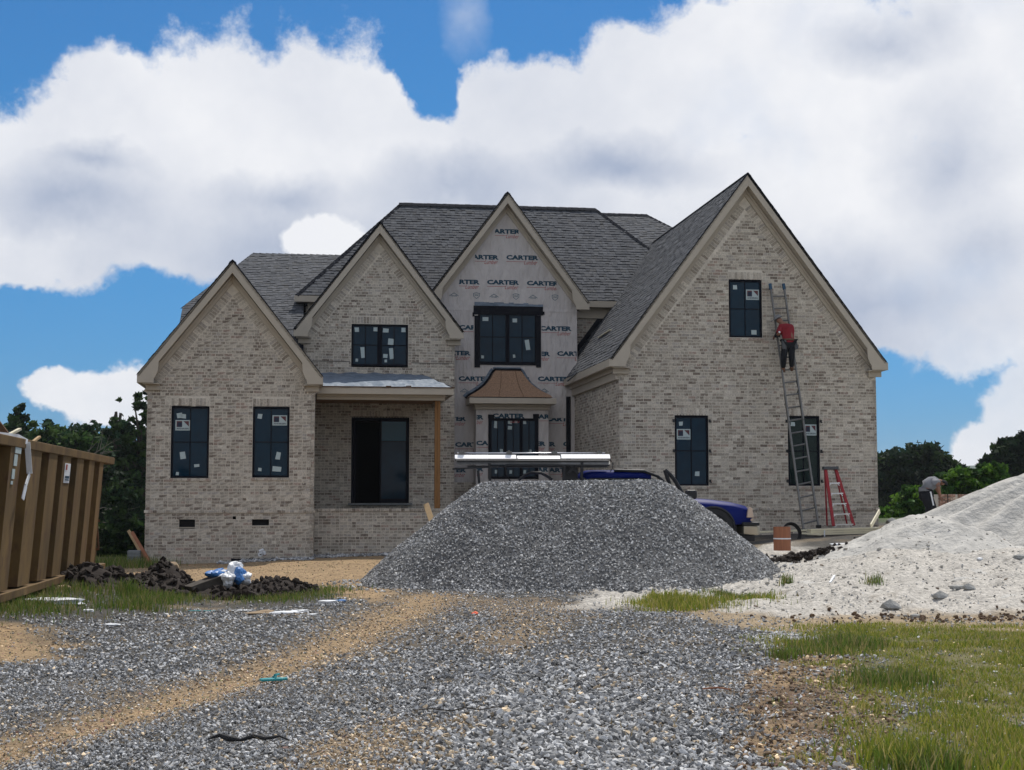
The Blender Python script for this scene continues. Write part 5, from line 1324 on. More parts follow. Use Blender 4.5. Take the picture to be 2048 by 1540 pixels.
def plate(px0, py0, px1, py1, m, name, lab=None, o=.275):
    s0, s1 = s_of(px1), s_of(px0)
    y_ = DF.y - .991 * (s0 + s1) / 2; z1 = CAMZ + (1000 - py0) * y_ / FPX - DF.z; z0 = CAMZ + (1000 - py1) * y_ / FPX - DF.z
    v = [(s0, side_y(z0) + o, z0), (s1, side_y(z0) + o, z0), (s1, side_y(z1) + o, z1), (s0, side_y(z1) + o, z1)]; n = [(a, b + .006, c) for a, b, c in v]
    MB().add(v + n, [(0, 1, 2, 3), (7, 6, 5, 4), (0, 4, 5, 1), (1, 5, 6, 2), (2, 6, 7, 3), (3, 7, 4, 0)]).build(name, m, dump, **({'label': lab} if lab else {}))
plate(121, 927, 132, 966, M['white'], 'notice', 'white notice with red and dark print on a rib')
plate(122.5, 929, 125, 940, M['redp'], 'notice_print', None, .283); plate(122.5, 952, 130.5, 957, M['navy'], 'notice_print', None, .283)
plate(122.5, 959, 130.5, 961, M['navy'], 'notice_print', None, .283)
for q in ((17, 895, 29, 907), (16.5, 909, 23, 932), (15, 938, 20.5, 958), (14.5, 962, 18.5, 969)): plate(*q, M['sticker'], 'paint_mark')
# strip of white material hanging over the rim, and boards sticking out
a = s_of(36); z_ = dh; y0_ = side_y(z_) + .30
mb = MB(); pts = [(a + .9, y0_ - .3, z_ + .05), (a + .25, y0_ - .08, z_ + .04), (a, y0_ + .0, z_ - .02), (a - .06, y0_ + .03, z_ - .45), (a + .14, y0_ + .02, z_ - .62), (a + .22, y0_ + .0, z_ - .80)]
for p, q in zip(pts[:-1], pts[1:]): mb.bar(p, q, .012, .075)
t = empty('hanging_strip', DF, math.atan2(-.991, .133), label='white strip hanging over the dumpster rim near the left edge', cat='strip'); mb.build('strip', M['white'], t)
def stick(px0, py0, px1, py1, y, w, m, lab, name='scrap_board', cat='board'):
    p, q = WP(px0, py0, y), WP(px1, py1, y + .3); o = MB().bar((0, 0, 0), q - p, w, .03).build(name, m, None, label=lab, cat=cat, group='scraps sticking out of the dumpster'); o.location = p
stick(2, 878, 40, 858, 19.6, .06, M['cream'], 'pale scrap board jutting over the dumpster rim, nearer the left edge')
stick(58, 890, 79, 873.5, 21.2, .045, M['lumber'], 'thin scrap lath poking up behind the dumpster rim, farther from the left edge')
p = WP(-60, 880, 19.9); o = MB().add([(0, 0, 0), WP(20, 870, 19.9) - p, WP(-6, 836, 19.9) - p, WP(-60, 810, 19.9) - p] + [(0, .04, 0), WP(20, 870, 19.9) - p + Vector((0, .04, 0)), WP(-6, 836, 19.9) - p + Vector((0, .04, 0)), WP(-60, 810, 19.9) - p + Vector((0, .04, 0))], [(0, 1, 2, 3), (7, 6, 5, 4), (0, 4, 5, 1), (1, 5, 6, 2), (2, 6, 7, 3), (3, 7, 4, 0)]).build('plywood_sheet', M['rust'], None, label='brown scrap panel leaning in the dumpster at the left edge', cat='panel'); o.location = p
# ================================================================ PICKUP TRUCK
TZ = .62; TO = WP(922, 1000, 32.6); TO = Vector((TO.x, TO.y, TZ))
tr_ = empty('pickup_truck', TO, R(5.5), label='blue pickup truck with black pipe rack parked behind the gravel heap', cat='pickup truck')
W2 = .9
def loft(mb, secs):
    """secs: list of (x, [(y,z)...]) rings, closed skin"""
    n = len(secs[0][1]); V = [(x, y, z) for x, r in secs for y, z in r]; F = []
    for i in range(len(secs) - 1):
        for k in range(n): F.append((i * n + k, i * n + (k + 1) % n, (i + 1) * n + (k + 1) % n, (i + 1) * n + k))
    F += [tuple(range(n)), tuple(range(len(V) - 1, len(V) - n - 1, -1))]; return mb.add(V, F)
def ring(w, zb, zs, zt, cr=.12): return [(-w, zb), (-w - .02, (zb + zs) / 2), (-w, zs), (-w + cr, zt - .02), (-w * .5, zt), (w * .5, zt), (w - cr, zt - .02), (w, zs), (w + .02, (zb + zs) / 2), (w, zb)]
# front clip: hood and fenders
mb = MB(); loft(mb, [(4.62, ring(.88, .42, .92, 1.03)), (4.95, ring(.89, .42, .90, 1.03)), (5.4, ring(.89, .42, .88, 1.00)), (5.9, ring(.88, .44, .84, .94)), (6.2, ring(.86, .45, .78, .87, .16)), (6.32, ring(.80, .46, .70, .78, .18))])
mb.build('body', M['blue'], tr_, bevel=.03, smooth=True)
mb = MB(); loft(mb, [(2.55, ring(.88, .40, .92, .99)), (4.6, ring(.88, .40, .92, .99))]); mb.build('door_panel', M['blue'], tr_, bevel=.02)
mb = MB(); loft(mb, [(0, ring(.88, .48, .92, .98, .04)), (2.5, ring(.88, .48, .92, .98, .04))]); mb.build('bed', M['blue'], tr_, bevel=.02)
# cab roof: blue skin, dark glass below
mb = MB(); loft(mb, [(2.62, [(-.70, 1.40), (-.66, 1.55), (0, 1.585), (.66, 1.55), (.70, 1.40)]), (2.8, [(-.72, 1.46), (-.68, 1.60), (0, 1.64), (.68, 1.60), (.72, 1.46)]), (3.9, [(-.72, 1.46), (-.68, 1.60), (0, 1.64), (.68, 1.60), (.72, 1.46)]), (4.12, [(-.71, 1.44), (-.67, 1.57), (0, 1.60), (.67, 1.57), (.71, 1.44)])])
mb.build('roof', M['blue'], tr_, smooth=True)
mb = MB(); loft(mb, [(2.58, [(-.78, .99), (-.70, 1.45), (.70, 1.45), (.78, .99)]), (4.15, [(-.78, .99), (-.71, 1.45), (.71, 1.45), (.78, .99)]), (4.72, [(-.80, .97), (-.795, 1.0), (.795, 1.0), (.80, .97)])]); mb.build('cab_glass', M['carglass'], tr_)
mb = MB()
for sg in (-1, 1):
    mb.tube([(3.3, sg * .70, 1.625), (3.95, sg * .71, 1.61), (4.25, sg * .73, 1.50), (4.55, sg * .78, 1.24), (4.8, sg * .80, 1.02)], .032, 8)
    mb.tube([(2.6, sg * .72, 1.46), (2.58, sg * .80, .98)], .05, 8)
mb.each('pillar', M['steel'], tr_)
# open passenger-side door frame standing above the heap
dd = Vector((0, -1, 0)); mb = MB()
zz = lambda px, py: WP(px, py, TO.y - .9)
P3 = [zz(1330, 940), zz(1341, 950), zz(1350, 961), zz(1361, 980), zz(1370, 996)]; P4 = [zz(1330, 940), zz(1337, 962), zz(1347, 985), zz(1356, 1000)]
inv = tr_.matrix_basis.inverted() if False else (Matrix.Translation(TO) @ Matrix.Rotation(R(5.5), 4, 'Z')).inverted()
mb.tube([inv @ p for p in P3], .042, 8); mb.tube([inv @ p for p in P4], .045, 8); mb.build('door_frame', M['steel'], tr_, label='black window frame of the opened passenger door')
q = [inv @ p for p in (P3[4], P4[3], zz(1362, 1035), zz(1378, 1035))]; mb = MB(); mb.add([p + Vector((0, -.03, 0)) for p in q] + [p + Vector((0, .03, 0)) for p in q], [(0, 1, 2, 3), (7, 6, 5, 4), (0, 4, 5, 1), (1, 5, 6, 2), (2, 6, 7, 3), (3, 7, 4, 0)]); mb.build('door', M['blue'], tr_)
p = inv @ zz(1382, 989); mb = MB(); mb.box(-.13, .13, -.05, .05, -.10, .10); o = mb.build('mirror', M['steel'], tr_, bevel=.045); o.location = p
mb = MB(); mb.bar(p + Vector((-.1, 0, -.06)), p + Vector((-.25, .1, -.12)), .05, .05); mb.build('mirror_arm', M['steel'], tr_)
for sg in (-1, 1):
    mb = MB(); mb.prism([(6.18, .60), (6.33, .60), (6.30, .80), (6.22, .84)], 'y', sg * .90 - .05, sg * .90 + .02 if sg > 0 else sg * .86); mb.build('headlight', M['lamp'], tr_, bevel=.01)
    mb = MB(); mb.prism([(6.27, .53), (6.34, .53), (6.335, .57), (6.28, .57)], 'y', sg * .885 - .02, sg * .885 + .02); mb.build('indicator', M['lamp'], tr_)
mb = MB(); loft(mb, [(6.10, [(-.95, .24), (-.95, .42), (.95, .42), (.95, .24)]), (6.42, [(-.93, .22), (-.93, .42), (.93, .42), (.93, .22)]), (6.50, [(-.80, .24), (-.80, .40), (.80, .40), (.80, .24)])]); mb.build('front_bumper', M['chrome'], tr_, bevel=.02)
mb = MB(); mb.box(6.08, 6.46, -.96, .96, .425, .50); mb.box(6.0, 6.38, -.85, .85, .08, .215); mb.build('bumper_trim', M['steel'], tr_, bevel=.02)
mb = MB(); mb.box(6.3, 6.34, -.55, .55, .52, .72); mb.build('grille', M['steel'], tr_)
for x in (1.15, 5.45):
    for sg in (-1, 1):
        wh = empty('wheel', (x, sg * .80, .36), 0, tr_); mb = MB(); mb.tube([(0, -.12, 0), (0, -.10, 0), (0, .10, 0), (0, .12, 0)], [.32, .36, .36, .32], 28); mb.build('tyre', M['rubber'], wh)
        mb = MB(); mb.tube([(0, -.125, 0), (0, .125, 0)], .20, 20); mb.build('rim', M['grey'], wh)
        mb = MB(); pts = [(x + .46 * math.cos(a), sg * .905, .36 + .46 * math.sin(a)) for a in np.linspace(.05, math.pi - .05, 14)]
        mb.tube(pts, .035, 6); n_ = len(pts); mb.add([(x, sg * .91, .30)] + [(a, sg * .91, c) for a, b, c in pts], [(0, i + 1, i + 2) for i in range(n_ - 1)]); mb.build('wheel_arch', M['steel'], tr_)
MB().box(.3, 6.0, -.75, .75, .24, .46).build('chassis', M['steel'], tr_)
# pipe rack over the bed
rk = lambda px, py, yo=-.75: inv @ WP(px, py, TO.y + yo)
mb = MB()
for yo in (-.8, .75):
    for a, b, c, d in ((963, 1012, 956, 941), (981, 996, 979, 926), (1128, 960, 1129, 929), (1163, 958, 1164, 924)): 
        if (a, yo) == (963, .75): continue
        mb.bar(rk(a, b, yo), rk(c, d, yo), .055, .055)
    mb.bar(rk(905, 938, yo), rk(1000, 933, yo), .035, .035); mb.bar(rk(1010, 929.5, yo), rk(1219, 931, yo), .035, .035)
for x in (979, 1011, 1129, 1164): mb.bar(rk(x, 931, -.8), rk(x, 931, .8), .05, .05)
mb.tube([rk(1037, 960), rk(1050, 950), rk(1062, 945), rk(1082, 946), rk(1095, 953), rk(1105, 960)], .03, 8)
mb.tube([rk(1010, 930), rk(1014, 950), rk(1020, 962), rk(1030, 965)], .02, 6); mb.bar(rk(1136, 948), rk(1150, 930), .05, .05); mb.bar(rk(1136, 931), rk(1158, 948), .03, .03)
mb.build('pipe_rack', M['steel'], tr_)
MB().box(-.16, .16, -.1, .1, -.14, .14).build('tool_box', M['steel'], tr_, bevel=.02).location = rk(1140, 948, -.5)
# aluminium gutters and ladder carried on the rack: things of their own
def carried(name, px0, px1, py0, py1, yo, depth, m, lab, cat, round_=False, grp='metalwork carried on the truck rack'):
    a = WP(px0, (py0 + py1) / 2, TO.y + yo); b = WP(px1, (py0 + py1) / 2 + (px1 - px0) * .0, TO.y + yo + (b_shift(px0, px1))); h = (py1 - py0) / FPX * a.y
    d = b - a; L = d.length; mb = MB()
    if round_: mb.tube([(0, 0, 0), (L, 0, 0)], h / 2, 12)
    else: mb.add([(0, 0, -h / 2), (0, depth * .75, h / 2), (0, depth, h / 2 + .005), (0, depth, -h / 2), (L, 0, -h / 2), (L, depth * .75, h / 2), (L, depth, h / 2 + .005), (L, depth, -h / 2)], [(0, 1, 2, 3), (7, 6, 5, 4), (0, 4, 5, 1), (1, 5, 6, 2), (2, 6, 7, 3), (3, 7, 4, 0)])
    o = mb.build(name, m, None, bevel=0 if round_ else .006, smooth=round_, label=lab, cat=cat, group=grp); o.location = a; o.rotation_euler = (0, -math.asin(d.z / L), math.atan2(d.y, d.x)); return o
def b_shift(p, q): return (q - p) / FPX * 32 * math.tan(R(5.5))
BRT = mat('bright_gutter', (.90, .90, .90), .4, metal=.0)
carried('gutter_length', 910, 1033, 909.5, 917.5, -.85, .14, BRT, 'left bright white gutter length on the truck rack', 'gutter')
carried('gutter_length', 1035, 1121, 911.5, 917.5, -.83, .14, BRT, 'middle bright white gutter length on the truck rack', 'gutter')
carried('gutter_length', 1123, 1221, 908.5, 917.0, -.85, .14, BRT, 'right bright white gutter length on the truck rack', 'gutter')
carried('rack_beam', 913, 1221, 922, 929, -.84, .10, M['aludull'], 'pale grey aluminium beam under the gutters on the truck rack', 'beam')
carried('rack_beam', 935, 1216, 931, 935, -.80, .10, M['aludull'], 'thin lower aluminium beam on the truck rack', 'beam')
carried('rack_pole', 914, 1210, 904.8, 907.6, -.7, .03, M['alu'], 'slim metal pole with clamps lying on top of the truck rack', 'pole', True)
carried('dark_board', 912, 1219, 918.4, 921.6, -.8, .3, M['steel'], 'dark strip between the gutters and the beam on the truck rack', 'strip')
cl = MB()
for x in (923, 1018, 1109, 1199):
    c = WP(x, 905.5, TO.y - .72 + b_shift(914, x)); cl.box(c.x - .06, c.x + .06, c.y - .03, c.y + .03, c.z - .025, c.z + .03); cl.box(c.x - .02, c.x + .02, c.y - .02, c.y + .02, c.z + .03, c.z + .055)
cl.build('pole_clamp', M['aludull'], tr_).matrix_parent_inverse = inv
mb = MB(); ps = [WP(a, b, TO.y - .8 + .3) for a, b in ((1220, 919), (1225, 926), (1225.5, 936), (1220, 944))]; c = ps[0]; mb.tube([p - c for p in ps], .008, 6); mb.build('dangling_wire', M['steel'], None, label='thin black wire looping off the right end of the truck rack', cat='wire').location = c

# ================================================================ PEOPLE
def skin_obj(name, J, E, m, parent, root, sub=1, **kw):
    keys = list(J); me = bpy.data.meshes.new(name); me.from_pydata([J[k][0] for k in keys], [(keys.index(a), keys.index(b)) for a, b in E], [])
    o = bpy.data.objects.new(name, me); link(o, parent); me.skin_vertices.new() if hasattr(me.skin_vertices, 'new') else None
    o.modifiers.new('skin', 'SKIN'); sv = me.skin_vertices[0].data if len(me.skin_vertices) else None
    for k, v in zip(keys, sv):
        r = J[k][1]; v.radius = (r, r) if not isinstance(r, tuple) else r; v.use_root = (k == root)
    o.modifiers['skin'].use_smooth_shade = True; s = o.modifiers.new('sub', 'SUBSURF'); s.levels = sub; s.render_levels = sub + 1; me.materials.append(m); return props(o, **kw)
def hand_chain(J, E, wrist, pos, dirv, side, tag):
    d = dirv.normalized(); s_ = side.normalized(); palm = pos + d * .06
    J['palm' + tag] = (palm, .026); E.append((wrist, 'palm' + tag))
    for i, (off_, ln) in enumerate(((-.030, .065), (-.010, .078), (.010, .072), (.028, .055))):
        a = palm + d * .045 + s_ * off_; b = a + d * ln * .6 + d.cross(s_) * .012; c = b + d * ln * .35 + d.cross(s_) * .025
        J['f%d%s' % (i, tag)] = (a, .0095); J['g%d%s' % (i, tag)] = (b, .0085); J['h%d%s' % (i, tag)] = (c, .0075); E += [('palm' + tag, 'f%d%s' % (i, tag)), ('f%d%s' % (i, tag), 'g%d%s' % (i, tag)), ('g%d%s' % (i, tag), 'h%d%s' % (i, tag))]
    a = palm - s_ * .035 + d * .0; b = a - s_ * .025 + d * .035; J['t0' + tag] = (a, .011); J['t1' + tag] = (b, .0095); E += [('palm' + tag, 't0' + tag), ('t0' + tag, 't1' + tag)]
# worker on the ladder, seen from behind
def HP(px, py, Y): return HL(px, py, Y)
base = HP(1575, 744, -1.30); per = empty('person', base, 0, label='worker in red and dark long-sleeved shirt, black trousers and grey cap climbing the tall ladder', cat='person')
r_ = lambda px, py, Y: HP(px, py, Y) - base
J = {'pelvis': (r_(1577, 682, -1.34), .125), 'belly': (r_(1577, 671, -1.36), .12), 'chest': (r_(1572, 657, -1.30), .135), 'neck': (r_(1564, 646, -1.22), .055), 'head': (r_(1558.5, 641.5, -1.17), .085), 'crown': (r_(1556.5, 637, -1.15), .085),
     'shL': (r_(1562, 654, -1.22), .07), 'elL': (r_(1557.5, 668, -1.34), .048), 'wrL': (r_(1550, 673, -1.12), .032), 'shR': (r_(1581, 655, -1.26), .07), 'elR': (r_(1576, 668, -1.10), .048), 'wrR': (r_(1569, 664, -1.05), .032),
     'hipL': (r_(1571, 686, -1.33), .095), 'knL': (r_(1568, 710, -1.40), .068), 'anL': (r_(1566.5, 737, -1.30), .045), 'toL': (r_(1566.0, 740.5, -1.12), .04),
     'hipR': (r_(1583, 686, -1.33), .095), 'knR': (r_(1583, 710, -1.40), .068), 'anR': (r_(1583.5, 735, -1.30), .045), 'toR': (r_(1583.5, 739, -1.12), .04)}
E = [('pelvis', 'belly'), ('belly', 'chest'), ('chest', 'neck'), ('neck', 'head'), ('head', 'crown'), ('chest', 'shL'), ('shL', 'elL'), ('elL', 'wrL'), ('chest', 'shR'), ('shR', 'elR'), ('elR', 'wrR'), ('pelvis', 'hipL'), ('hipL', 'knL'), ('knL', 'anL'), ('anL', 'toL'), ('pelvis', 'hipR'), ('hipR', 'knR'), ('knR', 'anR'), ('anR', 'toR')]
def grow(J_, ks, f, add=.0): return {k: (J_[k][0], J_[k][1] * f + add) for k in ks}
body = dict(J); Eb = list(E)
hand_chain(body, Eb, 'wrL', J['wrL'][0], J['wrL'][0] - J['elL'][0], Vector((0, 0, 1)), 'L'); hand_chain(body, Eb, 'wrR', J['wrR'][0], J['wrR'][0] - J['elR'][0], Vector((0, 0, 1)), 'R')
skin_obj('body', body, Eb, M['skin'], per, 'pelvis')
sh_ks = ['belly', 'chest', 'shL', 'elL', 'shR', 'elR', 'pelvis']; SJ = grow(J, sh_ks, 1.10, .030); SJ['pelvis'] = (J['pelvis'][0] + Vector((0, 0, .02)), .14); SJ['collar'] = (J['chest'][0] * .55 + J['neck'][0] * .45, .085)
skin_obj('shirt', SJ, [('pelvis', 'belly'), ('belly', 'chest'), ('chest', 'collar'), ('chest', 'shL'), ('shL', 'elL'), ('chest', 'shR'), ('shR', 'elR')], M['shirtred'], per, 'belly', sub=2)
for t_, a, b in (('L', 'elL', 'wrL'), ('R', 'elR', 'wrR')): skin_obj('sleeve', {'s': (J['sh' + t_][0] * .35 + J[a][0] * .65, .068), 'a': (J[a][0], .062), 'b': (J[b][0], .045)}, [('s', 'a'), ('a', 'b')], M['blackcloth'], per, 'a')
a, b = J['shL'][0] + Vector((0, -.075, -.06)), J['elL'][0] + Vector((0, -.06, .03)); MB().bar(a, b, .05, .02, (0, -1, 0)).build('sleeve_stripe', M['white'], per, bevel=.008)
skin_obj('trousers', grow(J, ['pelvis', 'hipL', 'knL', 'anL', 'hipR', 'knR', 'anR'], 1.08, .014), [('pelvis', 'hipL'), ('hipL', 'knL'), ('knL', 'anL'), ('pelvis', 'hipR'), ('hipR', 'knR'), ('knR', 'anR')], M['blackcloth'], per, 'pelvis')
for t_ in 'LR': skin_obj('boot', {'a': (J['an' + t_][0] + Vector((0, 0, .02)), .055), 'b': (J['an' + t_][0] + Vector((0, 0, -.04)), .055), 'c': (J['to' + t_][0] + Vector((0, 0, -.01)), .045)}, [('a', 'b'), ('b', 'c')], M['bootbrown'], per, 'b')
mb = MB()
def dome(mb, c, r, ax, brim=None):
    n, mr_ = 14, 5; V = []; z = ax.normalized(); x = z.cross(Vector((0, 1, 0))).normalized(); y = z.cross(x)
    for j in range(mr_ + 1):
        a = math.pi / 2 * j / mr_
        for k in range(n): b = 2 * math.pi * k / n; V.append(c + (x * math.cos(b) + y * math.sin(b)) * r * math.cos(a) + z * r * math.sin(a) * .85)
    mb.add(V, [(j * n + k, j * n + (k + 1) % n, (j + 1) * n + (k + 1) % n, (j + 1) * n + k) for j in range(mr_) for k in range(n)])
hc = J['crown'][0]; dome(mb, hc + Vector((-.01, 0, .0)), .118, Vector((-.45, .1, .9))); mb.bar(hc + Vector((-.04, -.02, .01)), hc + Vector((-.19, -.02, -.075)), .15, .018, (0, 0, 1)); mb.build('cap', M['capgrey'], per, smooth=False)
pb_ = J['pelvis'][0]; mb = MB(); mb.tube([pb_ + Vector((.15 * math.cos(a), .14 * math.sin(a), .03)) for a in np.linspace(0, 2 * math.pi, 17)], .026, 6, caps=False); mb.build('tool_belt', M['bootbrown'], per)
MB().prism([(.10, .02), (.20, .0), (.25, -.20), (.14, -.24)], 'y', -.07, .05).build('pouch', M['grey'], per, bevel=.02).location = pb_
MB().prism([(-.20, .0), (-.08, .02), (-.07, -.24), (-.18, -.22)], 'y', -.14, -.04).build('pouch', M['grey'], per, bevel=.02).location = pb_
# worker bending over the brick pallet on the right
PD = 34.0; base = WP(1858, 1042, PD); per = empty('person', base, 0, label='worker in grey t-shirt and black trousers bending over behind the sand heap', cat='person')
r_ = lambda px, py, dy=0: WP(px, py, PD + dy) - base
J = {'pelvis': (r_(1852, 986), .11), 'waist': (r_(1853, 978), .11), 'belly': (r_(1858, 970.5), .11), 'chest': (r_(1869, 966), .11), 'neck': (r_(1880, 962.5), .055), 'head': (r_(1886, 966), .08), 'crown': (r_(1887, 970), .078),
     'shN': (r_(1875, 966, -.19), .06), 'elN': (r_(1877.5, 979, -.24), .042), 'wrN': (r_(1880, 990, -.2), .030), 'shF': (r_(1875, 966, .19), .06), 'elF': (r_(1873, 978, .26), .042), 'wrF': (r_(1879, 988, .2), .030),
     'hipN': (r_(1852, 990, -.1), .10), 'knN': (r_(1858, 1016, -.12), .072), 'anN': (r_(1855, 1046, -.12), .045), 'toN': (r_(1866, 1050, -.12), .04),
     'hipF': (r_(1853, 990, .1), .10), 'knF': (r_(1866, 1015, .12), .072), 'anF': (r_(1864, 1046, .12), .045), 'toF': (r_(1875, 1050, .12), .04)}
E = [('pelvis', 'waist'), ('waist', 'belly'), ('belly', 'chest'), ('chest', 'neck'), ('neck', 'head'), ('head', 'crown'), ('chest', 'shN'), ('shN', 'elN'), ('elN', 'wrN'), ('chest', 'shF'), ('shF', 'elF'), ('elF', 'wrF'), ('pelvis', 'hipN'), ('hipN', 'knN'), ('knN', 'anN'), ('anN', 'toN'), ('pelvis', 'hipF'), ('hipF', 'knF'), ('knF', 'anF'), ('anF', 'toF')]
body = dict(J); Eb = list(E)
for t_ in 'NF': hand_chain(body, Eb, 'wr' + t_, J['wr' + t_][0], J['wr' + t_][0] - J['el' + t_][0], Vector((0, 1, 0)), t_)
skin_obj('body', body, Eb, M['skin'], per, 'pelvis')
mb = MB(); mb.tube([r_(1850, 988), r_(1851.5, 980), r_(1856, 971), r_(1863, 966), r_(1871, 964.5), r_(1878, 964.5)], [.145, .163, .165, .155, .135, .075], 20)
for t_ in 'NF': mb.tube([r_(1868, 965, -.10 if t_ == 'N' else .10), J['sh' + t_][0], J['sh' + t_][0] * .45 + J['el' + t_][0] * .55], [.10, .085, .068], 14)
mb.build('shirt', M['shirtgrey'], per, smooth=True)
mb = MB(); mb.tube([r_(1852, 978), r_(1852, 983), r_(1853, 995), r_(1855, 1003)], [.135, .168, .168, .10], 18)
for t_ in 'NF': mb.tube([J['hip' + t_][0] + Vector((0, 0, .04)), J['hip' + t_][0] * .5 + J['kn' + t_][0] * .5, J['kn' + t_][0], J['an' + t_][0]], [.115, .11, .085, .065], 14)
mb.build('trousers', M['blackcloth'], per, smooth=True)
for t_ in 'NF': skin_obj('shoe', {'b': (J['an' + t_][0] + Vector((0, 0, -.03)), .055), 'c': (J['to' + t_][0], .045)}, [('b', 'c')], M['blackcloth'], per, 'b')
mb = MB(); dome(mb, J['crown'][0] + Vector((.0, 0, .03)), .10, Vector((.6, 0, .8))); mb.build('hair', M['blackcloth'], per)
mb = MB(); a, b = r_(1861, 983, -.19), r_(1867, 1011, -.20); mb.bar(a, b, .03, .02, (0, -1, 0)); mb.build('apron_string', M['white'], per)
# brick pallets behind the sand
for (pxa, pxb, yy, lab) in ((1877, 1912, 35.0, 'cube of reddish bricks on the ground beside the bending worker'), (1916, 1952, 35.6, 'cube of pale red bricks half hidden behind the sand heap')):
    a, b = WP(pxa, 988, yy), WP(pxb, 1034, yy); t = empty('brick_cube', (a.x, a.y, b.z), R(6), label=lab, cat='brick pallet', group='cubes of bricks standing behind the sand'); rows_ = 7; Hh = (a.z - b.z) / rows_; nc = 3; Ww = (b.x - a.x) / nc
    mes = [bulk_mesh('brick', *boxes_arrays([(0, 0, 0)], [(Ww / 2 - .006, .05, Hh / 2 - .006)]), M['brick'], np.repeat(np.array([c]), 6, 0)) for c in ((.25, .14, .10), (.34, .20, .15), (.40, .30, .24), (.2, .12, .09))]
    MB().box(.02, b.x - a.x - .02, .05, .9, 0, a.z - b.z - .01).build('core', M['mortar'], t)
    for i in range(rows_):
        for j in range(nc):
            o = bpy.data.objects.new('brick', mes[int(RNG.integers(4))]); link(o, t); o.location = (Ww * (j + .5), RNG.uniform(-.008, .008), Hh * (i + .5))
    mb = MB(); mb.box((b.x - a.x) * .5 - .01, (b.x - a.x) * .5 + .01, -.065, -.058, 0, a.z - b.z); mb.build('strap', M['steel'], t)

# ================================================================ TREES
def quads(C, S, rg, flat=0.0):
    n = len(C); a = rg.normal(size=(n, 3)); a /= np.linalg.norm(a, axis=1)[:, None]; b = rg.normal(size=(n, 3)); b -= a * (a * b).sum(1)[:, None]; b /= np.linalg.norm(b, axis=1)[:, None]
    s = S[:, None]; V = np.stack([C - a * s - b * s * .2, C - b * s * .55, C + a * s + b * s * .1, C + b * s * .55], 1).reshape(-1, 3)
    return V, np.arange(4 * n).reshape(n, 4)
GREENS = np.array([(.018, .040, .012), (.030, .060, .016), (.012, .028, .012), (.040, .072, .018), (.022, .048, .022)])
def tree(name, x, y, z0, ells, nl, leaf, label, group, tone=1.0, seed=0, trunk=True, hue=(1, 1, 1), clump=.30, dens=1.0):
    rg = np.random.default_rng(seed); t = empty(name, (x, y, z0), 0, label=label, cat='tree' if name != 'bush' else 'bush', group=group)
    tot = sum(e[3] * e[4] * e[5] for e in ells); Cs, Ss, Ts = [], [], []
    for (cx, cy, cz, rx, ry, rz) in ells:
        nc = max(8, int(170 * (rx * ry * rz / tot) ** .8)); per_ = int(nl * (rx * ry * rz / tot) / nc) + 1
        d = rg.normal(size=(nc, 3)); d /= np.linalg.norm(d, axis=1)[:, None]; r = rg.uniform(.45, 1.0, nc) ** .6
        cc = np.array([cx, cy, cz]) + d * r[:, None] * np.array([rx, ry, rz]) * rg.uniform(.85, 1.12, (nc, 1))
        cr = clump * min(rx, rz) * rg.uniform(.5, 1.15, nc)
        for c, q in zip(cc, cr):
            g_ = rg.normal(size=(per_, 3)); g_ /= (np.linalg.norm(g_, axis=1)[:, None] + 1e-6); g_ *= (rg.uniform(0, 1, per_) ** .5)[:, None] * q * np.array([1.1, 1.1, .75])
            Cs.append(c + g_); Ss.append(leaf * rg.uniform(.6, 1.3, per_)); base_ = GREENS[rg.integers(5)] * rg.uniform(.7, 1.45)
            Ts.append(base_[None] * rg.uniform(.75, 1.25, (per_, 1)) * np.array(hue) * tone)
    C_ = np.concatenate(Cs); V, F = quads(C_, np.concatenate(Ss), rg)
    bulk('crown', V, F, M['leaf'], t, np.concatenate(Ts))
    if trunk:
        mb = MB(); zt = max(e[2] for e in ells); cx = ells[0][0]; h = zt; r0 = .035 * h + .05
        mb.tube([(0, 0, -.3), (.02 * h, 0, h * .3), (cx * .5, .05, h * .65), (cx, 0, h)], [r0, r0 * .75, r0 * .5, r0 * .2], 8)
        for k in range(9):
            e = ells[k % len(ells)]; a = rg.uniform(0, 6.28); f = rg.uniform(.35, .85); p = Vector((cx * f * .6, 0, h * f)); q = Vector((e[0] + e[3] * .75 * math.cos(a), e[1] + e[4] * .75 * math.sin(a), max(p.z + .2, e[2] + rg.uniform(-.2, .6) * e[5])))
            mid = (p + q) / 2 + Vector((0, 0, .12 * h)); mb.tube([p, mid, q], [r0 * .38, r0 * .24, r0 * .1], 6)
        mb.build('trunk', M['bark'], t)
    return t
def px_ells(lst, y, z0, x):
    out = []
    for (px, py, hw, hh) in lst: p = WP(px, py, y); out.append((p.x - x, 0, p.z - z0, hw / FPX * y, hw / FPX * y * .9, hh / FPX * y))
    return out
LD = 78
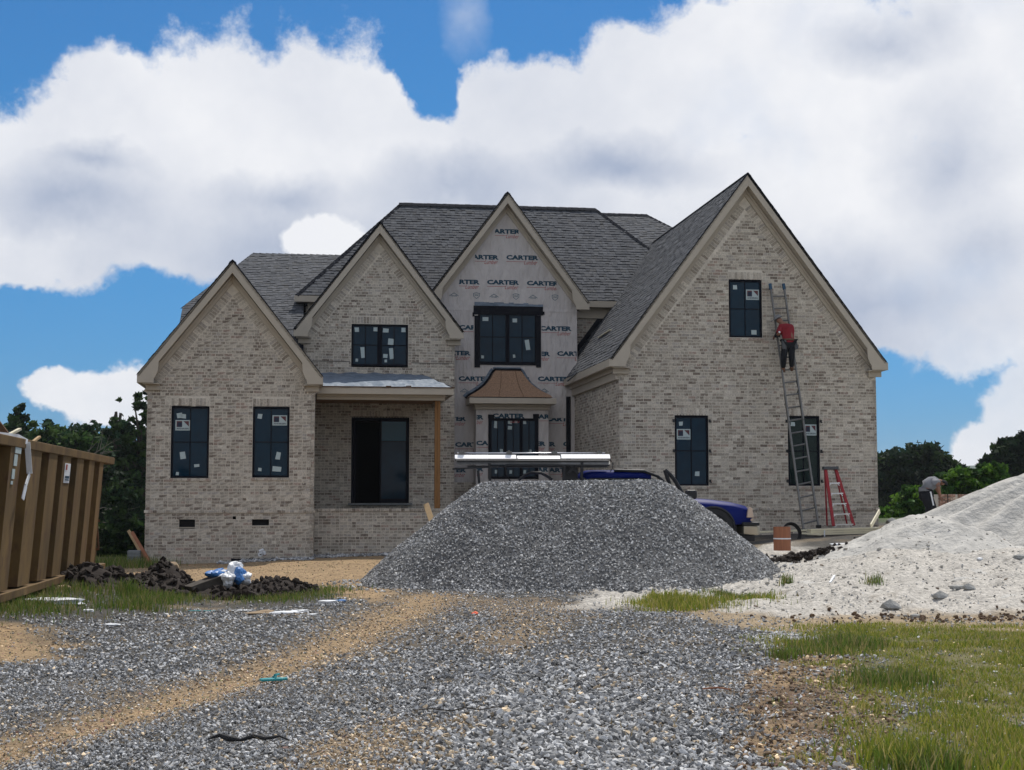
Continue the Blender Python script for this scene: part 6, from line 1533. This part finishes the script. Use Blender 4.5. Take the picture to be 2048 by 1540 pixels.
LT = [(-45, LD, [(-45, 930, 60, 100), (-60, 1020, 60, 80)], 'broad dark green tree cut off by the left photo edge'),
      (30, LD + 3, [(30, 900, 36, 78), (34, 850, 20, 45), (20, 1010, 50, 90)], 'tree with a thin pointed top above the dumpster near the left edge'),
      (85, LD - 2, [(85, 920, 46, 78), (90, 1020, 50, 80)], 'mid green tree rising behind the dumpster rim'),
      (135, LD + 2, [(135, 925, 44, 80), (140, 1030, 46, 80)], 'dark tree left of the one with bare twigs'),
      (185, LD - 4, [(185, 930, 46, 84), (190, 1030, 50, 80)], 'dark tree with bare twigs beyond the dumpster end'),
      (232, LD, [(232, 900, 34, 70), (238, 838, 13, 40), (235, 1010, 46, 95)], 'tree with a loose bent tip against the white cloud'),
      (282, LD + 1, [(282, 860, 26, 86), (285, 970, 40, 120), (278, 1070, 46, 60)], 'tallest dark tree touching the left house corner')]
for i, (px, yy, el_, lab) in enumerate(LT):
    p = WP(px, 1100, yy); z0 = g(p.x, yy) - .3; tree('tree', p.x, yy, z0, px_ells(el_, yy, z0, p.x), 8200, .17, lab, 'trees of the wood left of the house', 1.15, 50 + i, clump=.34)
for i, px in enumerate((-10, 60, 115, 165, 215, 262, 310)):
    yy = LD + 9; p = WP(px, 1100, yy); z0 = g(p.x, yy) - .3
    tree('tree', p.x, yy, z0, px_ells([(px, 965, 52, 105), (px, 1060, 56, 70)], yy, z0, p.x), 3600, .28, 'dark tree in the back row of the wood, %s' % ('at the left photo edge', 'behind the pointed one', 'behind the dumpster rim', 'behind the bare twigs', 'behind the dumpster end', 'behind the loose bent tip', 'at the house corner')[i], 'trees of the wood left of the house', .8, 80 + i, clump=.4)
# undergrowth and bare twigs in front of the wood
for i, (px, top_, hw, lab) in enumerate(((232, 1040, 26, 'low dark shrub just right of the dumpster'), (275, 1062, 26, 'low shrub behind the concrete blocks'), (245, 950, 30, 'leafy dark shrub between dumpster and house corner'))):
    yy = 62; p = WP(px, 1110, yy); z0 = g(p.x, yy) - .2; hh = (1120 - top_) / 2; tree('bush', p.x, yy, z0, px_ells([(px, 1120 - hh, hw, hh)], yy, z0, p.x), 3000, .13, lab, 'shrubs at the edge of the wood', .9, 130 + i, trunk=False)
for i, (px, top_, hw, lab) in enumerate(((205, 1052, 22, 'low leafy weed clump tucked behind the dumpster door'), (232, 1060, 20, 'low leafy weed clump left of the concrete blocks'), (258, 1048, 22, 'low leafy weed clump right behind the concrete blocks'), (285, 1056, 20, 'low leafy weed clump at the brick corner'))):
    yy = 42; p = WP(px, 1110, yy); z0 = g(p.x, yy) - .2; hh = (1126 - top_) / 2; tree('bush', p.x, yy, z0, px_ells([(px, 1126 - hh, hw, hh)], yy, z0, p.x), 2600, .07, lab, 'weeds between dumpster and house', .9, 140 + i, trunk=False)
mb = MB(); rg = random.Random(4); c0 = WP(180, 905, 70)
for k in range(16):
    a = rg.uniform(.2, 1.4); L = rg.uniform(.6, 2.0); p0 = Vector((rg.uniform(-.3, .5), 0, rg.uniform(-.9, .2))); pts = [p0]
    for s in range(4): pts.append(pts[-1] + Vector((math.cos(a) * L / 4 * rg.uniform(.6, 1.2), rg.uniform(-.05, .05), math.sin(a) * L / 4 + rg.uniform(-.06, .06))))
    mb.tube(pts, [.022, .017, .012, .008, .005], 5)
for k in range(18):
    a = rg.uniform(-.5, .25); L = rg.uniform(.5, 1.5); p0 = Vector((1.5 + rg.uniform(-.2, .3), -3, rg.uniform(-4.2, -2.6))); pts = [p0]
    for s in range(4): pts.append(pts[-1] + Vector((math.cos(a) * L / 4, rg.uniform(-.05, .05), math.sin(a) * L / 4 + rg.uniform(-.08, .08))))
    mb.tube(pts, [.02, .016, .011, .008, .004], 5)
mb.build('bare_branches', M['aludull'] if False else mat('dead_wood', (.16, .14, .12), .9), None, label='tangle of bare grey branches in front of the left wood', cat='branches').location = c0
RD = 105
RT = [(1800, RD, [(1800, 950, 55, 62), (1845, 935, 45, 45), (1770, 1000, 45, 60), (1880, 945, 36, 34), (1850, 1000, 50, 50)], 15000, .24, 'big rounded dark tree right behind the house corner', .62),
      (1905, RD + 6, [(1905, 945, 22, 24), (1900, 975, 30, 30)], 3800, .22, 'small dark tree joined to the right of the big rounded one', .62),
      (2010, RD - 8, [(2015, 905, 38, 32), (1985, 935, 32, 22), (2040, 950, 45, 50), (2060, 890, 30, 40), (1975, 925, 16, 14), (2005, 975, 45, 30)], 9500, .24, 'open-crowned dark tree cut off by the right photo edge', .62)]
for i, (px, yy, el_, nl, lf, lab, tn) in enumerate(RT):
    p = WP(px, 1060, yy); z0 = g(p.x, yy) - .3; tree('tree', p.x, yy, z0, px_ells(el_, yy, z0, p.x), nl, lf, lab, 'trees right of the house', tn, 150 + i, clump=.42)
for i, (px, py, hw, hh, lab) in enumerate(((1825, 1012, 38, 40, 'bright green bush left of the bending worker'), (1925, 965, 46, 30, 'bright green bush above the brick cubes'), (1985, 955, 34, 28, 'bright green bush below the open-crowned tree'), (1780, 1045, 40, 22, 'low green bush beside the house corner and plank end'), (1890, 1000, 40, 30, 'green bush behind the bending worker'))):
    yy = 60; p = WP(px, 1050, yy); z0 = g(p.x, yy) - .2
    tree('bush', p.x, yy, z0, px_ells([(px, py, hw, hh), (px, 1040, hw, 26)], yy, z0, p.x), 5200, .11, lab, 'green bushes right of the house', 1.9, 170 + i, trunk=False, hue=(1.25, 1.35, .6))

# ================================================================ GRASS
def blades(x, y, hgt, rg, cols, wid=.006, lean=.35):
    n = len(x); z = ground_z(x, y); a = rg.uniform(0, 2 * math.pi, n); dx, dy = np.cos(a), np.sin(a); l = rg.uniform(.1, 1, n) * lean; w = wid * rg.uniform(.7, 1.4, n) * (.6 + hgt * 2.5)
    b = rg.uniform(0, 2 * math.pi, n); wx, wy = np.cos(b) * w, np.sin(b) * w
    def pt(f, cf, sgn): return np.stack([x + dx * l * hgt * cf + wx * sgn, y + dy * l * hgt * cf + wy * sgn, z - .01 + hgt * f], -1)
    V = np.stack([pt(0, 0, -1), pt(0, 0, 1), pt(.6, .35, -.7), pt(.6, .35, .7), pt(1, 1, -.12), pt(1, 1, .12)], 1).reshape(-1, 3)
    i6 = (np.arange(n) * 6)[:, None]; F = np.concatenate([i6 + np.array([[0, 1, 3, 2]]), i6 + np.array([[2, 3, 5, 4]])], 0)
    return V, F, np.concatenate([cols, cols], 0)
rng = np.random.default_rng(31)
def grass_patch(name, n, dens, x0, x1, y0, y1, hmin, hmax, pal, label, power=.8):
    u, y = scatter(n, 0, 0, y0, y1, rng, power); x = rng.uniform(x0, x1, n); 
    cl = fbm(x * 2.2, y * 2.2, 3, 88); k = rng.random(n) < dens(x, y) * np.clip(.85 + cl * 2.0, .15, 1); x, y = x[k], y[k]
    h = rng.uniform(hmin, hmax, len(x)) * (1 + np.clip(cl[k] * 1.6, -.5, 1)); c = pal[rng.integers(len(pal), size=len(x))] * rng.uniform(.7, 1.3, (len(x), 1))
    V, F, C = blades(x, y, h, rng, c, .006, .75); bulk(name, V, F, M['grass'], None, C, kind='stuff')
YG = np.array([(.26, .28, .03), (.19, .24, .025), (.33, .31, .06), (.13, .19, .022), (.40, .34, .12)])
DG = np.array([(.08, .14, .02), (.11, .18, .026), (.17, .20, .04), (.28, .24, .10)])
grass_patch('grass', 230000, lambda x, y: grass_r(x, y) * 1.0, 1.6, 9.5, 8.2, 19.5, .015, .065, YG, '')
grass_patch('grass', 9000, lambda x, y: grass_l(x, y) * np.where((x > -6.0), .08, 1.0), -9.5, -2.2, 17, 24.2, .03, .12, DG, '')
def tuft(px, py, w, n, h, pal=DG):
    cx, cy = GP(px, py, .03); a = rng.normal(size=(n, 2)) * np.array([w, w * 1.3]); return cx + a[:, 0], cy + a[:, 1], rng.uniform(h * .4, h, n), pal[rng.integers(len(pal), size=n)] * rng.uniform(.7, 1.3, (n, 1))
TS = [tuft(*a) for a in ((1350, 1210, .35, 1500, .16, YG), (1400, 1207, .3, 1300, .15, YG), (1320, 1204, .2, 700, .14, YG), (1480, 1200, .25, 900, .14), (1455, 1196, .15, 500, .12), (1515, 1202, .2, 600, .12, YG), (1570, 1315, .07, 260, .14), (1600, 1310, .05, 140, .12), (1590, 1290, .16, 300, .12, YG), (1820, 1520, .13, 700, .20, YG), (1790, 1500, .16, 500, .16, YG), (1850, 1535, .12, 500, .18), (2000, 1470, .22, 500, .12, YG), (1780, 1360, .2, 700, .18), (1700, 1290, .22, 700, .17), (1650, 1300, .2, 500, .14), (2040, 1540, .2, 500, .14, YG), (270, 1220, .25, 500, .18), (300, 1208, .25, 500, .18), (255, 1200, .12, 200, .30), (330, 1200, .3, 500, .16), (370, 1196, .25, 300, .14), (590, 1192, .4, 800, .14), (530, 1195, .3, 600, .13), (650, 1184, .3, 500, .13), (60, 1225, .6, 1100, .16), (20, 1240, .5, 900, .16), (120, 1205, .5, 700, .18), (150, 1195, .4, 500, .18), (1750, 1195, .08, 120, .16), (1575, 1190, .06, 90, .2), (225, 1130, .4, 900, .3), (280, 1132, .4, 600, .28))]
x = np.concatenate([t[0] for t in TS]); y = np.concatenate([t[1] for t in TS]); h = np.concatenate([t[2] for t in TS]); c = np.concatenate([t[3] for t in TS]); V, F, C = blades(x, y, h, rng, c, .006, .5); bulk('grass_tufts', V, F, M['grass'], None, C, kind='stuff')
# dry straw lying about
n = 2600; y = rng.uniform(9, 21, n); x = rng.uniform(-3, 8, n); k = rng.random(n) < (.25 + sstep(-.2, .2, poly_sd(x, y, BROWNB)) + dirt_r(x, y) * .4) * (1 - sand_mask(x, y)); x, y = x[k], y[k]
V, F, C = blades(x, y, rng.uniform(.03, .14, len(x)), rng, np.tile(np.array([[.30, .23, .11]]), (len(x), 1)), .004, 2.2); bulk('dry_straw', V, F, M['grass'], None, C, kind='stuff')

# ================================================================ SOIL BERM AND LITTER
def blob_mesh(s, rg, amp=.28, sub=2, flat=(1, 1, 1)):
    bm = bmesh.new(); bmesh.ops.create_icosphere(bm, subdivisions=sub, radius=1); ph = rg.uniform(0, 9)
    for v in bm.verts:
        c = v.co; f = 1 + amp * (math.sin(c.x * 3.1 + ph) * math.cos(c.y * 2.7 - ph) + .6 * math.sin(c.z * 5 + ph * 2) + rg.uniform(-.35, .35)); v.co = Vector((c.x * flat[0], c.y * flat[1], c.z * flat[2])) * f * s
    V = [tuple(v.co) for v in bm.verts]; F = [tuple(v.index for v in f.verts) for f in bm.faces]; bm.free(); return V, F
bxs = np.arange(-9.2, -2.6, .07); bys = np.arange(22.6, 27.9, .07); BX, BY = np.meshgrid(bxs, bys)
def berm_h(x, y):
    e = np.exp(-((y - (24.9 + .10 * (x + 6))) / .85) ** 2) * sstep(-8.6, -7.6, x) * (1 - sstep(-4.0, -2.9, x))
    pk = .42 * np.exp(-(((x + 5.95) / .35) ** 2 + ((y - 25.6) / .4) ** 2)) + .10 * np.exp(-(((x + 7.3) / .6) ** 2 + ((y - 25) / .5) ** 2))
    return ground_z(x, y) - .10 + e * (.27 + .5 * np.clip(fbm(x * 1.7, y * 1.7, 4, 71), -.12, .4)) + pk + e * fbm(x * 6, y * 6, 3, 72) * .16
BZ = berm_h(BX, BY)
sb_ = grid_obj('soil_berm', BX, BY, BZ, BZ > ground_z(BX, BY) - .02, M['soil'], None, label='low ragged bank of dark turned soil in front of the left wing', cat='soil bank')
n = 2300; x = rng.uniform(-8.8, -3, n); y = rng.uniform(23.6, 26.8, n); bz = berm_h(x, y); k = bz > ground_z(x, y) + .0; x, y, bz = x[k], y[k], bz[k]; s = np.exp(rng.uniform(math.log(.03), math.log(.17), len(x)))
V, F, kk = stones(x, y, bz + s * .15, s, 'ico', .8, rng, .8); gg = rng.uniform(.012, .04, len(x)); bulk('soil_clods', V, F, M['soil'], None, kind='stuff')
rgx = random.Random(8)
p = WP(341, 1137, 25.6); V, F = blob_mesh(.13, rgx, .25, 2, (1.1, .8, .8)); MB().add(V, F).build('root_clod', M['card'], None, label='tan root clod sitting on top of the dark soil bank', cat='clod').location = p
p = WP(437, 1168, 24.7); t = empty('timber_offcut', p, 0, label='dark grey timber offcut lying across the soil bank under the plastic bags', cat='timber'); MB().bar(WP(376, 1182, 24.5) - p, WP(444, 1157, 24.9) - p, .3, .16).build('timber', M['bark'], t, bevel=.01)
p = WP(290, 1168, 24.6); MB().bar((0, 0, 0), WP(300, 1178, 24.3) - p + Vector((.3, 0, -.1)), .2, .1).build('timber_end', M['card'], None, label='short brown timber end sticking out of the bank left of the plastic bags', cat='timber').location = p
def bag(px, py, yy, s, flat, mats_, lab, cat='plastic bag', grp='white and blue plastic bags on the soil bank'):
    p = WP(px, py, yy); t = empty('plastic_bag', p, rgx.uniform(0, 3), label=lab, cat=cat, group=grp)
    for i, m_ in enumerate(mats_):
        V, F = blob_mesh(s * (1 - .3 * i), rgx, .30, 3, flat); o = MB().add(V, F).build('bag_fold', m_, t); o.location = (s * .35 * i, -s * .5 * i, -s * .1 * i)
bag(434, 1150, 24.9, .17, (1.2, .8, .7), (M['bagblue'], M['white']), 'blue and white plastic bag draped over the timber offcut')
bag(456, 1158, 24.7, .14, (1, .7, .9), (M['white'],), 'white plastic bag hanging off the right end of the timber offcut')
bag(469, 1143, 25.0, .15, (.8, .8, 1.0), (M['white'], M['white']), 'highest white plastic bag standing on the soil bank')
bag(481, 1154, 24.8, .15, (.9, .8, .9), (M['bagblue'], M['white']), 'dark blue printed plastic bag right of the white ones')
def scrap(px, py, z, w, d, h, m, lab, cat, name, rz=0., grp=None, amp=.3, sub=2):
    x_, y_ = GP(px, py, z); V, F = blob_mesh(1, rgx, amp, 1 if name == 'rock' else sub, (w, d, h)); o = MB().add(V, F).build(name, m, None, label=lab, cat=cat, group=grp); o.location = (x_, y_, g(x_, y_) + h * .5); o.rotation_euler = (0, 0, rz)
scrap(105, 1212, .1, .42, .2, .05, M['white'], 'large slab of dirty white foam lying in the grass by the dumpster', 'foam', 'foam_slab')
scrap(217, 1247, .05, .16, .07, .02, M['white'], 'small flattened white scrap on the gravel below the foam slab', 'scrap', 'plastic_scrap')
scrap(175, 1229, .05, .08, .05, .02, M['white'], 'tiny white scrap between foam slab and gravel', 'scrap', 'plastic_scrap')
scrap(120, 1188, .1, .25, .12, .04, M['card'], 'pale board scrap in the grass against the dumpster rail', 'scrap', 'board_scrap')
scrap(527, 1212, .1, .24, .14, .035, M['card'], 'crumpled brown cardboard at the edge of the gravel', 'cardboard', 'cardboard')
scrap(570, 1214, .1, .22, .06, .02, M['white'], 'thin white strip beside the crumpled cardboard', 'strip', 'plastic_strip', .3)
scrap(598, 1210, .1, .14, .05, .02, M['white'], 'curled white strip end right of the crumpled cardboard', 'strip', 'plastic_strip', .5)
scrap(624, 1217, .1, .07, .05, .02, M['white'], 'lone white flake right of the plastic strips', 'scrap', 'plastic_scrap')
scrap(655, 1193, .1, .14, .08, .035, M['white'], 'white film caught at the gravel edge near the heap', 'plastic film', 'plastic_film')
scrap(680, 1192, .1, .10, .06, .035, M['bagblue'], 'pale blue bottle wrapper at the gravel edge near the heap', 'wrapper', 'wrapper')
scrap(400, 1208, .1, .2, .03, .01, M['teal'], 'pale green strip lying below the soil bank', 'strip', 'green_strip')
scrap(480, 1206, .1, .2, .03, .01, M['white'], 'thin white strip lying below the soil bank', 'strip', 'white_strip')
scrap(1690, 1106, .45, .3, .2, .03, M['white'], 'sheet of white plastic film lying on the sand', 'plastic film', 'plastic_film')
scrap(1662, 1120, .45, .12, .1, .04, M['white'], 'small white lump beside the plastic film on the sand', 'scrap', 'plastic_scrap')
p = WP(1660, 1165, 22.5); MB().bar((0, 0, 0), WP(1669, 1151, 22.7) - p, .03, .02).build('white_stick', M['white'], None, label='short white stick standing in the sand right of the grass tufts', cat='stick').location = p
for (px, py, w_, lab) in ((1780, 1192, .22, 'flat grey-green rock at the lower edge of the sand'), (1830, 1196, .12, 'small grey-green rock right of the flat one'), (1912, 1172, .15, 'angular grey rock in the sand, left of a pair'), (1937, 1174, .16, 'angular grey rock in the sand, right of a pair'), (1880, 1180, .2, 'low heap of broken mortar left of the paired rocks'), (2040, 1155, .16, 'grey lump at the right photo edge on the sand'), (1960, 1155, .09, 'white stone in the sand above the paired rocks'), (1785, 1090, .30, 'grey scooped lump at the foot of the sand heap, left one'), (1835, 1088, .25, 'grey scooped lump at the foot of the sand heap, right one')):
    scrap(px, py, .25, w_ * .8, w_ * .5, w_ * .34, M['rock'] if 'white' not in lab else M['white'], lab, 'rock', 'rock', grp='rocks in the sand', amp=.24)
n = 240; cx, cy = GP(1580, 1273, .03); x = cx + rng.normal(size=n) * .22; y = cy + rng.normal(size=n) * .35; s = rng.uniform(.02, .06, n); V, F, kk = stones(x, y, ground_z(x, y) + s * .2, s, 'ico', .5, rng); bulk('white_rubble', V, F, M['stone'], None, np.repeat(np.full((n, 3), .5) * rng.uniform(.7, 1.2, (n, 1)), kk, 0), kind='stuff')
# scattered stones over the dirt at the lower right
n = 2600; u, y = scatter(n, 0, 0, 8.3, 17, rng, .8); x = rng.uniform(.5, 6, n); k = (rng.random(n) < dirt_r(x, y) + .3 * grass_r(x, y)); x, y = x[k], y[k]; s = np.exp(rng.uniform(math.log(.012), math.log(.05), len(x))); V, F, kk = stones(x, y, ground_z(x, y) + s * .1, s, 'ico', .4, rng)
tt = stone_tones(len(x), rng, 1.3, .6); bulk('scattered_stones', V, F, M['stone'], None, np.repeat(tt, kk, 0), kind='stuff')
# dark brown clods along the edge of the sand
n = 700; y0_ = GP(1500, 1235, .05)[1]; x = rng.uniform(3, 9, n); y = GP(1500, 1228, .05)[1] + rng.normal(size=n) * .35; s = np.exp(rng.uniform(math.log(.02), math.log(.09), n)); k = x > rng.uniform(3, 8, n); x, y, s = x[k], y[k], s[k]; V, F, kk = stones(x, y, ground_z(x, y) + s * .2, s, 'ico', .6, rng, .8); bulk('brown_clods', V, F, mat('brown_clod', (.10, .062, .036), .95, noise=.3, nscale=12), None, kind='stuff')
n = 260; c = WP(1600, 1100, 29.5); x = c.x + rng.normal(size=n) * .38; y = c.y + rng.normal(size=n) * .25; s = rng.uniform(.04, .14, n); V, F, kk = stones(x, y, np.maximum(ground_z(x, y), sand_h(x, y)) + rng.uniform(-.01, .08, n), s, 'ico', .8, rng, .8); bulk('dark_clods', V, F, M['soil'], None, kind='stuff')
# coarse stones rolled down round the toe of the heap
n = 9000; t_ = rng.uniform(0, 1, n); a_ = rng.uniform(math.pi, 2 * math.pi, n) ; x = rng.uniform(-4.8, 7, n); y = rng.uniform(23.2, 28, n); hh = pile_h(x, y) - ground_z(x, y); k = (hh < .12) & (hh > -.55) & (rng.random(n) < np.exp(-np.abs(hh) / .28)); x, y = x[k], y[k]; s = np.exp(rng.uniform(math.log(.03), math.log(.085), len(x)))
V, F, kk = stones(x, y, np.maximum(ground_z(x, y), pile_h(x, y)) + s * .15, s, 'hull', .8, rng); bulk('rolled_stones', V, F, M['stone'], None, stone_tones(len(x), rng, 1.0)[kk], kind='stuff')
# rubble at the foot of the brick walls
n = 2600; X_ = rng.uniform(1.8, 8.0, n); Yr = np.where(X_ < 4.15, rng.uniform(-.75, -.05, n), rng.uniform(.1, .85, n)); x = HO.x + cT * X_ - sT * Yr; y = HO.y + sT * X_ + cT * Yr; s = np.exp(rng.uniform(math.log(.03), math.log(.12), n))
V, F, kk = stones(x, y, ground_z(x, y) + s * .15, s, 'ico', .6, rng); bulk('foundation_rubble', V, F, M['stone'], None, np.repeat(stone_tones(n, rng, .9), kk, 0), kind='stuff')
# brown clods over the bare dirt at the lower right
n = 9000; u, y = scatter(n, 0, 0, 8.3, 16, rng, .8); x = rng.uniform(.5, 5, n); k = rng.random(n) < dirt_r(x, y); x, y = x[k], y[k]; s = np.exp(rng.uniform(math.log(.012), math.log(.06), len(x))); V, F, kk = stones(x, y, ground_z(x, y) + s * .03, s, 'ico', .5, rng, .6)
gg = rng.uniform(.07, .26, len(x)); bulk('dirt_clods', V, F, M['stone'], None, np.repeat(np.stack([gg, gg * .68, gg * .42], -1), kk, 0), kind='stuff')
# teal cap, orange marker, black strip, twigs on the gravel
x_, y_ = GP(547, 1361, .02); t = empty('teal_sandal', (x_, y_, g(x_, y_) + .03), R(25), label='teal rubber sandal lying on the gravel at lower left', cat='sandal'); MB().prism([(-.12, -.035), (-.06, -.048), (.06, -.045), (.125, -.02), (.125, .02), (.06, .045), (-.06, .048), (-.12, .035)], 'z', 0, .022).build('sole', M['teal'], t, bevel=.006); MB().tube([(.0, -.045, .01), (.02, -.02, .05), (.05, 0, .055), (.02, .02, .05), (0, .045, .01)], .009, 6).build('strap', M['teal'], t)
x_, y_ = GP(950, 1226, .05); V, F = blob_mesh(.045, rgx, .3, 2, (1, 1, .6)); MB().add(V, F).build('orange_marker', M['orange'], None, label='small orange scrap on the gravel below the heap', cat='marker').location = (x_, y_, g(x_, y_) + .03)
x_, y_ = GP(500, 1491, .0); MB().tube([(-.27, -.03, .03), (-.2, .0, .05), (-.14, -.04, .035), (-.06, -.01, .02), (.03, -.04, .05), (.1, -.01, .03), (.19, .02, .04), (.26, -.01, .02)], [.006, .014, .022, .010, .016, .012, .008, .004], 7).build('rubber_strip', M['rubber'], None, label='black rubber strip lying on the gravel at lower left', cat='strip').location = (x_, y_, g(x_, y_) + .02)
x_, y_ = GP(930, 1440, .0); MB().tube([(-.38, 0, .02), (-.25, .03, .03), (-.1, -.02, .02), (.0, .04, .035), (.1, .03, .02), (.22, .10, .03), (.33, .20, .02)], [.004, .005, .006, .005, .005, .004, .002], 6).build('twig', M['bark'], None, label='dark twig lying on the coarse gravel at lower centre', cat='twig').location = (x_, y_, g(x_, y_) + .02)
x_, y_ = GP(1430, 1392, .0); MB().tube([(-.1, 0, .03), (.02, .01, .04), (.12, -.03, .03)], [.007, .008, .006], 6).build('twig', M['copper'], None, label='short reddish stick on the gravel right of centre', cat='stick').location = (x_, y_, g(x_, y_) + .02)
# white bucket tipped under the dumpster end
p = WP(171, 1168, 26.5); mb = MB(); mb.tube([(0, 0, -.13), (.03, 0, .13)], [.085, .13], 18); mb.build('bucket', M['white'], None, label='dirty white bucket under the far end of the dumpster', cat='bucket').location = p
bpy.context.view_layer.update()

# ================================================================ AIR
hz = MB().box(-2700, 2700, -1550, 2700, -60, 78).build('haze', None, None, kind='stuff')
hm = bpy.data.materials.new('thin_haze'); hm.use_nodes = True; hn = hm.node_tree; hn.nodes.clear()
pv_ = hn.nodes.new('ShaderNodeVolumePrincipled'); pv_.inputs['Color'].default_value = (.86, .92, 1, 1); pv_.inputs['Density'].default_value = .00015; pv_.inputs['Anisotropy'].default_value = .2
ho = hn.nodes.new('ShaderNodeOutputMaterial'); hn.links.new(pv_.outputs[0], ho.inputs['Volume']); hz.data.materials.append(hm)
